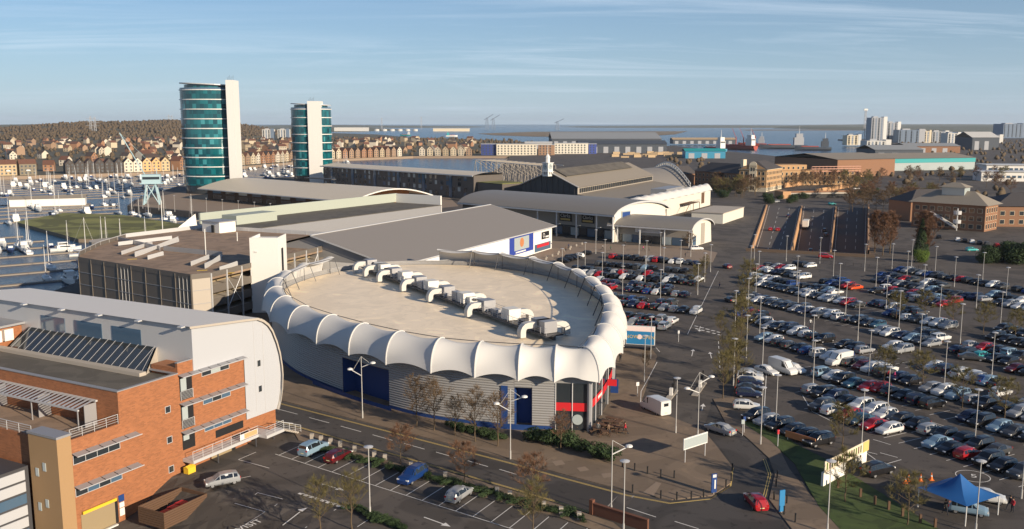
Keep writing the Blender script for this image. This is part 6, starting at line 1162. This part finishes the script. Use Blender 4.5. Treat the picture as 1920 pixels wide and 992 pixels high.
bs_ = thing('marina_shed', 'long low white shed on a pontoon at the left', 'shed', (*g(18, 388, -2.5), -2.6), R_(20)); obj('wall', MB().b2(0, 38, 0, 9, 0, 4.2), bs_, mats='white_render'); obj('roof', MB().quad((-.6, -.6, 4.1), (38.6, -.6, 4.1), (38.6, 4.5, 5.6), (-.6, 4.5, 5.6)).quad((-.6, 4.5, 5.6), (38.6, 4.5, 5.6), (38.6, 9.6, 4.1), (-.6, 9.6, 4.1)), bs_, mats='hall_roof'); obj('float', MB().b2(-2, 40, -2, 11, -.8, 0), bs_, mats='pontoon')
p = g(286, 383); cr = thing('dockside_crane', 'pale blue dockside crane with slanted lattice jib on the quay', 'crane', (p.x, p.y, 0), R_(15))
for x in (-4, 4):
    for y in (-4, 4): obj('leg', MB().tube((x, y, 0), (x*.55, y*.55, 11), .45, n=5), cr, mats='crane_blue')
obj('bracing', MB().tube((-4, -4, 0), (2.2, -2.2, 11), .25, n=4).tube((4, -4, 0), (-2.2, -2.2, 11), .25, n=4).tube((-4, 4, 0), (2.2, 2.2, 11), .25, n=4), cr, mats='crane_blue'); obj('cabin', MB().b2(-4.5, 5, -3, 3, 11.5, 16).b2(-5.5, 6, -3.4, 3.4, 11, 11.5), cr, mats='crane_blue'); mb = MB(); j0, j1 = Vector((-2, 0, 14)), Vector((-14, -2, 38))
for k in range(14):
    a, b_ = j0.lerp(j1, k/14), j0.lerp(j1, (k+1)/14)
    for s in (-.7, .7): mb.tube(a+Vector((0, s, 0)), b_+Vector((0, s, 0)), .16, n=4)
    mb.tube(a+Vector((0, -.7, 0)), b_+Vector((0, .7, 0)), .1, n=4)
obj('jib', mb.tube(j1, (3, 0, 19), .06, n=3).tube((3, 0, 16), (3, 0, 19), .2), cr, mats='crane_blue'); obj('windows', MB().b2(-4.55, -4.5, -2.4, 2.4, 13.2, 15).b2(-4, 4.5, -3.05, -3, 13.4, 14.8), cr, mats='dark_glass')
# ================================================================ quay lamps and clutter on the pier
for i in range(9): p = g(268+i*30, 391+i*3.1); o = dup(LPROTO, (p.x, p.y, 0), 0, 'lamp post on the restaurant quay, %s from the left' % ordn(i+1))
# ================================================================ houses across the basin
wallm = objcol('house_wall', .85); roofm = objcol('house_roof', .85); mat('house_glass', (.05, .06, .07), .2, .2, spec=.8)
def house_meshes(w, d, e, r, gable_front=True):
    wl = MB(); 
    if gable_front: wl.add([(-w/2, 0, 0), (w/2, 0, 0), (w/2, 0, e), (0, 0, r), (-w/2, 0, e), (-w/2, d, 0), (w/2, d, 0), (w/2, d, e), (0, d, r), (-w/2, d, e)], [(0, 1, 2, 3, 4), (9, 8, 7, 6, 5), (1, 6, 7, 2), (5, 0, 4, 9)]); rf = MB().quad((-w/2-.3, -.4, e-.2), (0, -.4, r+.15), (0, d+.4, r+.15), (-w/2-.3, d+.4, e-.2)).quad((0, -.4, r+.15), (w/2+.3, -.4, e-.2), (w/2+.3, d+.4, e-.2), (0, d+.4, r+.15))
    else: wl.add([(-w/2, 0, 0), (w/2, 0, 0), (w/2, d, 0), (-w/2, d, 0), (-w/2, 0, e), (w/2, 0, e), (w/2, d, e), (-w/2, d, e), (-w/2, d/2, r), (w/2, d/2, r)], [(0, 1, 5, 4), (1, 2, 6, 9, 5), (2, 3, 7, 6), (3, 0, 4, 8, 7)]); rf = MB().quad((-w/2-.3, -.4, e-.2), (w/2+.3, -.4, e-.2), (w/2+.3, d/2, r+.15), (-w/2-.3, d/2, r+.15)).quad((-w/2-.3, d/2, r+.15), (w/2+.3, d/2, r+.15), (w/2+.3, d+.4, e-.2), (-w/2-.3, d+.4, e-.2))
    return wl.mesh('wall', 'house_wall'), rf.mesh('roof', 'house_roof')
HMESH = [house_meshes(7.6, 10, 8.6, 12.6), house_meshes(9, 9, 6, 9.8, False), house_meshes(13, 12, 9.5, 13, False)]; WM_ = MB().b2(-.75, .75, -.06, .03, 0, 1.5).mesh('window', 'house_glass'); BALC = MB().b2(-1.6, 1.6, -1.2, 0, 0, .15).b2(-1.6, 1.6, -1.2, -1.1, .15, 1.1).mesh('balcony', 'white_paint')
rh = random.Random(8); WCOL = [(.38, .30, .20), (.44, .38, .29), (.30, .2, .13), (.55, .49, .4), (.30, .16, .09), (.5, .42, .3)]; RCOL = [(.05, .04, .04), (.12, .055, .035), (.07, .05, .042), (.15, .07, .045)]
def house(x, y, rz, k, label, group, wc=None, rc_=None, win_=True, z=-.3):
    o = thing('house', label, 'house', (x, y, z), rz, group); a = obj('wall', HMESH[k][0], o); a.color = (*(wc or rh.choice(WCOL)), 1); b = obj('roof', HMESH[k][1], o); b.color = (*(rc_ or rh.choice(RCOL)), 1)
    if win_:
        W_ = (7.6, 9, 13)[k]
        for f in range(3 if k != 1 else 2):
            for c in ((-.25, .25) if k < 2 else (-.36, -.12, .12, .36)): obj('window', WM_, a, loc=(c*W_, 0, 1.0+f*2.8))
        if k == 0: obj('window', WM_, a, loc=(0, 0, 9.2)).scale = (.8, 1, .8)
        if k == 2: obj('balcony', BALC, a, loc=(0, 0, 3.4))
    return o
def terrace(p0, p1, step, k, label, group, inset_=9, wcs=None):
    a, b_ = Vector(p0), Vector(p1); d = (b_-a); n = int(d.length/step); d.normalize(); nrm = Vector((-d.y, d.x)); rz = math.atan2(d.y, d.x)
    for i in range(n): p = a+d*step*(i+.5)+nrm*inset_; house(p.x, p.y, rz, k, label % ordn(i+1), group, wcs[min(len(wcs)-1, i*len(wcs)//n)] if wcs else None)
sheet('promenade', [(-424, 752), (-301, 838), (-227, 1109), (-131, 1222), (-6, 1226), (-6, 1231), (-130, 1228), (-226, 1115), (-300, 843), (-422, 757)], -.25, 'paving_light', skirt=3)
terrace((-380, 787), (-302, 842), 8.0, 0, 'gable-fronted waterside house left of the towers, %s from the left', 'waterside houses left of the towers', 10, [(.06, .05, .045)]*5+[(.6, .53, .42), (.62, .55, .45), (.6, .38, .18), (.6, .36, .16), (.5, .38, .22)])
terrace((-470, 722), (-392, 778), 15, 2, 'balconied waterside apartment house at the far left, %s from the left', 'waterside apartment houses', 10, [(.66, .63, .56), (.08, .07, .06), (.45, .34, .2), (.2, .17, .12)])
terrace((-296, 858), (-232, 1095), 10.5, 0, 'gabled house on the shore behind the towers, %s from the near end', 'houses behind the towers', 16)
terrace((-222, 1118), (-134, 1222), 10.2, 0, 'gabled waterside terrace house right of the shorter tower, %s from the left', 'terrace right of the shorter tower', 12)
terrace((-126, 1230), (-50, 1231), 10.5, 0, 'gabled terrace house at the head of the basin, %s from the left', 'terrace at the head of the basin', 12)
hs = []
for _ in range(1500):
    x, y = rh.uniform(-1150, 60), rh.uniform(800, 2300)
    if not in_poly(x, y, ISLAND) or not in_poly(x-20, y-30, ISLAND) or not in_poly(x+25, y-25, ISLAND): continue
    if x < -500 and y < 760: continue
    if any((x-a)**2+(y-b)**2 < 19**2 for a, b in hs): continue
    ux, uy = px_of(x, y, 5)
    if -30 < ux < 900: hs.append((x, y))
    if len(hs) >= 230: break
hs.sort(key=lambda q: px_of(q[0], q[1], 0)[0])
for i, (x, y) in enumerate(hs): house(x, y, rh.choice((.3, -.5, 1.1, .75, -.2)), rh.choice((0, 1, 1, 2)), 'house of the estate across the water, %s counting from the left' % (ordn(i+1) if i < 79 else '%dth' % (i+1)), 'houses of the estate', win_=y < 1500)
for i, (x0, x1, y, h_, wc) in enumerate(((-42, -22, 1262, 15, (.03, .05, .2)), (-21, 34, 1258, 15, (.66, .6, .48)), (36, 58, 1256, 14, (.3, .18, .11)), (60, 108, 1310, 15, (.66, .62, .52)), (109, 120, 1312, 14, (.05, .08, .3)))):
    o = thing('apartment_house', ['blue clad apartment end block at the basin head', 'long cream apartment block at the basin head', 'brown apartment block at the basin head', 'white balconied apartment block right of the brown one', 'narrow blue block at the right end'][i], 'building', (x0, y, -.3), 0, 'apartments at the basin head'); a = obj('wall', MB().b2(0, x1-x0, 0, 14, 0, h_), o, mats='house_wall'); a.color = (*wc, 1); b = obj('roof', MB().b2(-.5, x1-x0+.5, -.5, 14.5, h_, h_+.5), o, mats='light_metal')
    for f in range(4):
        for c in range(int((x1-x0)/4.5)): obj('window', WM_, a, loc=(2.5+c*4.5, 0, 1.2+f*3.4)).scale = (1.3, 1, 1.3)
# ---------------------------------------------------------------- woods
mat('wood_brown', (.082, .06, .037), .95, .25, .02, col2=(.045, .036, .022))
def clump(mb, r, x, y, z, s):
    pts = []; n = 5
    for lv, (rad, h_) in enumerate(((.55, .1), (1., .5), (.6, .95))):
        for k in range(n): a = 6.283*k/n+lv*.6+r.uniform(-.25, .25); q = rad*s*r.uniform(.65, 1.2); pts.append((x+q*math.cos(a), y+q*math.sin(a), z+h_*s*1.5*r.uniform(.8, 1.15)))
    pts.append((x, y, z+s*1.6*r.uniform(.9, 1.2))); fs = []
    for lv in range(2):
        for k in range(n): a, b_ = lv*n+k, lv*n+(k+1) % n; fs += [(a, b_, b_+n), (a, b_+n, a+n)]
    fs += [(2*n+k, 2*n+(k+1) % n, 3*n) for k in range(n)]; mb.add(pts, fs)
rw = random.Random(17); hill = bpy.data.objects['wooded_hill'].data; mb = MB(); polys = list(hill.polygons)
for _ in range(17000):
    p = rw.choice(polys); vs_ = [hill.vertices[i].co for i in p.vertices]; u, v_ = rw.random(), rw.random(); q = vs_[0].lerp(vs_[1], u).lerp(vs_[3].lerp(vs_[2], u), v_)
    if q.z > 3: clump(mb, rw, q.x, q.y, q.z-1.5, rw.uniform(3, 6))
tag(obj('hill_woodland', mb, mats='wood_brown', smooth=True), 'brown winter woodland covering the hill on the left', 'woodland', kind='stuff')
mb = MB()
for _ in range(2600):
    x, y = rw.uniform(-1500, 130), rw.uniform(860, 2700)
    if in_poly(x, y, ISLAND) and in_poly(x-12, y-22, ISLAND) and not any((x-a)**2+(y-b)**2 < 90 for a, b in hs): clump(mb, rw, x, y, -.5, rw.uniform(1.8, 4.2))
for _ in range(2400):
    x, y = rw.uniform(140, 1500), rw.uniform(430, 2300); ux, uy = px_of(x, y, 0)
    if in_poly(x, y, LAND1) and ((1600 < ux < 1960 and uy < 372 and rw.random() < .9) or (1250 < ux < 1330 and 300 < uy < 330)): clump(mb, rw, x, y, -.5, rw.uniform(1.8, 3.4))
tag(obj('town_trees', mb, mats='wood_brown', smooth=True), 'brown bare trees massed between the far houses and yards', 'trees', kind='stuff')
# ================================================================ docks, ships and far skyline
mat('rust_red', (.28, .05, .035), .7, .25, .2); mat('ship_blue', (.03, .2, .32), .5, .15, .2); mat('shed_grey', (.26, .27, .27), .6, .12, .02); mat('shed_dark', (.05, .06, .075), .7, .2, .05); mat('timber_stack', (.34, .25, .15), .9, .3, .3); mat('flat_grey', (.3, .31, .33), .7, .15, .05); mat('flat_pale', (.5, .49, .46), .7, .15, .05); mat('flat_blue', (.12, .16, .22), .6, .2, .05)
def shed(label, pxl, pxr, py, dep, h, rise, rm='shed_grey', wm='shed_dark', group='dock sheds'):
    a, b_ = g(pxl, py), g(pxr, py); d = b_-a; o = thing('dock_shed', label, 'warehouse', (a.x, a.y, 0), math.atan2(d.y, d.x), group); L = d.length; obj('wall', MB().b2(0, L, 0, dep, 0, h), o, mats=wm)
    obj('roof', MB().quad((-1, -1, h), (L+1, -1, h), (L+1, dep/2, h+rise), (-1, dep/2, h+rise)).quad((-1, dep/2, h+rise), (L+1, dep/2, h+rise), (L+1, dep+1, h), (-1, dep+1, h)), o, mats=rm)
    for k in range(int(L/16)): obj('door', MB().b2(4+k*16, 11+k*16, -.15, 0, 0, h*.7), o, mats='flat_grey')
shed('wide grey roofed dock shed behind the hall', 1035, 1240, 276, 150, 15, 11); shed('dark fronted open timber shed', 1085, 1250, 287, 50, 13, 5, 'shed_dark'); shed('low pale roofed shed by the quay', 1262, 1380, 270, 40, 9, 4, 'timber_stack'); shed('blue roofed shed behind the brick range', 1285, 1360, 297, 22, 9, 3, 'teal_paint', 'ship_blue'); shed('small white shed left of the docks', 985, 1035, 279, 30, 9, 3, 'flat_pale', 'flat_pale'); shed('dark shed behind the teal warehouse', 1640, 1730, 300, 60, 12, 5, 'shed_grey'); shed('black and white gabled shed far right', 1822, 1872, 281, 60, 20, 9, 'flat_pale', 'shed_dark'); shed('long low shed at the far right', 1700, 1800, 287, 50, 10, 4, 'shed_grey', 'brown_brick')
rd_ = random.Random(23)
for i in range(26): p = g(1150+rd_.uniform(0, 130), rd_.uniform(286, 296)); tag(obj('timber_stack', MB().b2(-5, 5, -2, 2, 0, rd_.uniform(2, 4)), loc=(p.x, p.y, 0), rz=rd_.uniform(-.3, .3), mats='timber_stack'), 'pile of sawn timber in the dock yard, %s laid out' % ordn(i+1), 'timber stack', 'timber stacks in the dock yard')
def ship(label, px, py, L, hm, h, bridge=None, cr_=0, rz=0.):
    p = g(px, py, -3); o = thing('ship', label, 'ship', (p.x, p.y, -3), rz); obj('hull', hull_mesh(L, L*.17, h, hm), o)
    if bridge: b = obj('bridge', MB().b2(-L*.42, -L*.22, -L*.06, L*.06, h, h+L*.16).b2(-L*.40, -L*.26, -L*.05, L*.05, h+L*.16, h+L*.24), o, mats=bridge); obj('bridge_windows', MB().b2(-L*.425, -L*.215, -L*.052, L*.052, h+L*.12, h+L*.145), b, mats='dark_glass'); obj('mast', MB().tube((-L*.33, 0, h+L*.2), (-L*.33, 0, h+L*.4), .5, .2), b, mats='white_paint')
    for k in range(cr_): x = -L*.1+k*L*.25; obj('deck_crane', MB().tube((x, 0, h), (x, 0, h+14), .9, n=5).tube((x, 0, h+12), (x+9, 2, h+30), .6, .3, n=4), o, mats='rust_red')
    obj('hatch', MB().b2(-L*.15, L*.32, -L*.05, L*.05, h, h+1.5), o, mats='rust_red')
ship('blue hulled ship with white bridge at the dock', 1338, 287, 70, 'ship_blue', 8, 'white_paint', 0, R_(105)); ship('rust red coaster with deck cranes', 1388, 281, 74, 'rust_red', 8, 'white_paint', 2, R_(120)); ship('red and blue work boat beyond the coaster', 1410, 275, 55, 'rust_red', 7, 'flat_grey', 1, R_(160)); ship('dark moored barge with piled superstructure', 1468, 279, 85, 'shed_dark', 7, 'flat_grey', 0, R_(176)); ship('small dark barge near the mast', 1524, 282, 60, 'shed_dark', 6, 'shed_dark', 0, R_(170)); ship('white and green fishing boat out in the channel', 847, 256.5, 40, 'hull_white', 5, 'teal_paint', 0, R_(10)); ship('green hulled boat out in the channel', 760, 255, 40, 'teal_paint', 5, 'white_paint', 0, R_(170))
def lattice_mast(label, px, py, h, w=4, arm=0, name='lattice_mast', cat='mast', m='flat_grey'):
    p = g(px, py); o = thing(name, label, cat, (p.x, p.y, -1), .3); mb = MB()
    for sx, sy in ((-1, -1), (1, -1), (1, 1), (-1, 1)): mb.tube((sx*w/2, sy*w/2, 0), (sx*w*.2, sy*w*.2, h), w*.05+.12, n=4)
    for k in range(8):
        z0, z1 = h*k/8, h*(k+1)/8; a, b_ = w/2*(1-.6*k/8), w/2*(1-.6*(k+1)/8); mb.tube((-a, -a, z0), (b_, -b_, z1), w*.03+.08, n=3); mb.tube((a, -a, z0), (-b_, -b_, z1), w*.03+.08, n=3)
    obj('lattice', mb, o, mats=m)
    for z in ((.62, .76, .9) if arm else ()): obj('cross_arm', MB().tube((-arm, 0, h*z), (arm, 0, h*z), .4, n=4), o, mats=m)
    return o
o = lattice_mast('tall slim floodlight mast near the far flats', 1620, 266, 74, 6); obj('lamp_crown', MB().b2(-5, 5, -1, 1, 73, 77), o, mats='flat_pale')
for i, (px, py, h) in enumerate(((172, 262, 62), (180, 262, 60), (318, 250, 62), (324, 250, 60), (445, 246, 56), (716, 244, 60), (790, 242, 70))): lattice_mast('far electricity pylon on the skyline, %s from the left' % ordn(i+1), px, py, h if py > 255 else h*1.3, 7, 11, 'pylon', 'pylon')
for i, (px, py, h) in enumerate(((913, 243, 130), (925, 243, 125), (1045, 243.5, 90))): o = lattice_mast(['left of two far container cranes across the water', 'right of two far container cranes across the water', 'lone crane barge on the far water'][i], px, py, h*.62, 22, 0, 'harbour_crane', 'crane', 'flat_blue'); obj('boom', MB().tube((-20, 0, h*.5), (45, 0, h*.8), 2.2, n=4), o, mats='flat_blue')
o = thing('power_station', 'far pale power station with twin chimneys on the skyline', 'power station', (*g(668, 246), 0)); obj('hall', MB().b2(-120, 60, 0, 60, 0, 20), o, mats='flat_pale')
for x in (-165, -145): obj('chimney', MB().tube((x, 20, 0), (x, 20, 66), 5, 4, n=10), o, mats='flat_pale')
for i in range(6): obj('tank', MB().lathe([(14, 0), (14, 10), (3, 13)], (110+i*42, 10, 0), 14), o, mats='flat_pale')
o = thing('far_depot', 'long tan building on the far shore', 'building', (*g(812, 246.5), 0)); obj('wall', MB().b2(0, 190, 0, 60, 0, 15), o, mats='cream'); obj('roof', MB().b2(-2, 192, -2, 62, 15, 17), o, mats='flat_pale')
def flats(label, pxl, pxr, py, ptop, dep, m, m2, group='far blocks of flats'):
    a, b_ = g(pxl, py), g(pxr, py); d = b_-a; L = d.length; D = a.y; h = (py-ptop)/FPX*D*1.02; o = thing('block_of_flats', label, 'flats', (a.x, a.y, -.5), math.atan2(d.y, d.x), group); w = obj('wall', MB().b2(0, L, 0, dep, 0, h), o, mats=m); obj('side_panel', MB().b2(L*.78, L+.3, -.4, dep*.5, 0, h+2), o, mats=m2); nf = max(2, int(h/3.4)); nc = max(2, int(L*.75/6))
    obj('roof_plant', MB().b2(L*.2, L*.5, dep*.3, dep*.7, h, h+2.6), o, mats='flat_grey')
    for c in range(nc): obj('window_strip', MB().b2(2+c*L*.75/nc, 2+(c+.5)*L*.75/nc, -.25, 0, 1.5, h-1.5), w, mats='flat_blue' if c % 2 else 'dark_glass')
    for f in range(nf): obj('floor_band', MB().b2(0, L*.78, -.35, -.25, (f+.85)*h/nf, (f+1)*h/nf), w, mats=m)
flats('tallest far block of flats, dark with white edge', 1632, 1661, 268, 222, 30, 'flat_grey', 'white_paint'); flats('second tall far block of flats', 1662, 1687, 267, 231, 30, 'flat_grey', 'white_paint'); flats('long dark far block of flats', 1684, 1733, 268, 244, 30, 'flat_blue', 'flat_grey'); flats('tan far block beside the long dark one', 1731, 1745, 268, 246, 24, 'cream', 'cream'); flats('grey and white far block', 1747, 1778, 268, 247, 30, 'flat_grey', 'white_paint'); flats('pale balconied far block', 1776, 1800, 272, 250, 30, 'flat_pale', 'white_paint'); flats('white far block near the right', 1806, 1822, 268, 252, 30, 'flat_pale', 'white_paint'); flats('low pale far block with decks', 1625, 1670, 279, 264, 30, 'flat_pale', 'flat_pale'); flats('cream far block with balconies by the water', 1588, 1614, 272, 254, 26, 'cream', 'flat_pale'); flats('grey far block at the right end', 1850, 1880, 268, 254, 30, 'flat_grey', 'flat_pale'); flats('hazy large grey block at the right edge', 1880, 1925, 258, 233, 60, 'flat_blue', 'flat_blue'); flats('pair of white flats left of the shorter tower', 492, 512, 262, 243, 24, 'flat_pale', 'flat_blue'); flats('second white flats left of the shorter tower', 521, 541, 262, 243, 24, 'flat_pale', 'flat_blue')
# roundabout bridge beyond the tunnel approach
a, b_ = g(1482, 372), g(1600, 370); d = b_-a; o = thing('road_bridge', 'low road bridge with dark underpass beyond the tunnel approach', 'bridge', (a.x, a.y, 0), math.atan2(d.y, d.x)); obj('deck', MB().b2(-2, d.length, 0, 10, 2.2, 3.2), o, mats='concrete'); obj('underpass_shade', MB().b2(0, d.length-2, 1, 9, 0, 2.2), o, mats='black'); obj('parapet', MB().b2(-2, d.length, -.2, .1, 3.2, 4.2), o, mats='brown_brick'); obj('abutment', MB().b2(-5, 0, -.5, 10, 0, 4), o, mats='tunnel_wall')  # solid black block stands in for the shade below the deck
for i, (q0, q1, h) in enumerate((((1470, 352), (1625, 330), 3.2), ((1530, 362), (1608, 349), 2.6))): a, b_ = g(*q0), g(*q1); d = b_-a; tag(obj('retaining_wall', MB().b2(0, d.length, -.4, .4, 0, h), loc=(a.x, a.y, 0), rz=math.atan2(d.y, d.x), mats='tunnel_wall'), ['long sunlit brick ramp wall beyond the roundabout', 'shorter sunlit brick ramp wall beyond the roundabout'][i], 'wall')
# ================================================================ air: one even box of thin haze round the whole scene
HZ = bpy.data.materials.new('haze'); HZ.use_nodes = True; t = HZ.node_tree; t.nodes.clear()
o_ = t.nodes.new('ShaderNodeOutputMaterial'); pv = t.nodes.new('ShaderNodeVolumePrincipled')
pv.inputs['Color'].default_value = (.82, .9, 1.0, 1); pv.inputs['Density'].default_value = 0.00004; pv.inputs['Anisotropy'].default_value = 0.2
t.links.new(pv.outputs[0], o_.inputs['Volume'])
tag(obj('haze', MB().b2(-13000, 16000, -600, 13500, -12, 135), mats=HZ), 'thin pale haze in the air over the whole view', 'haze', kind='stuff')
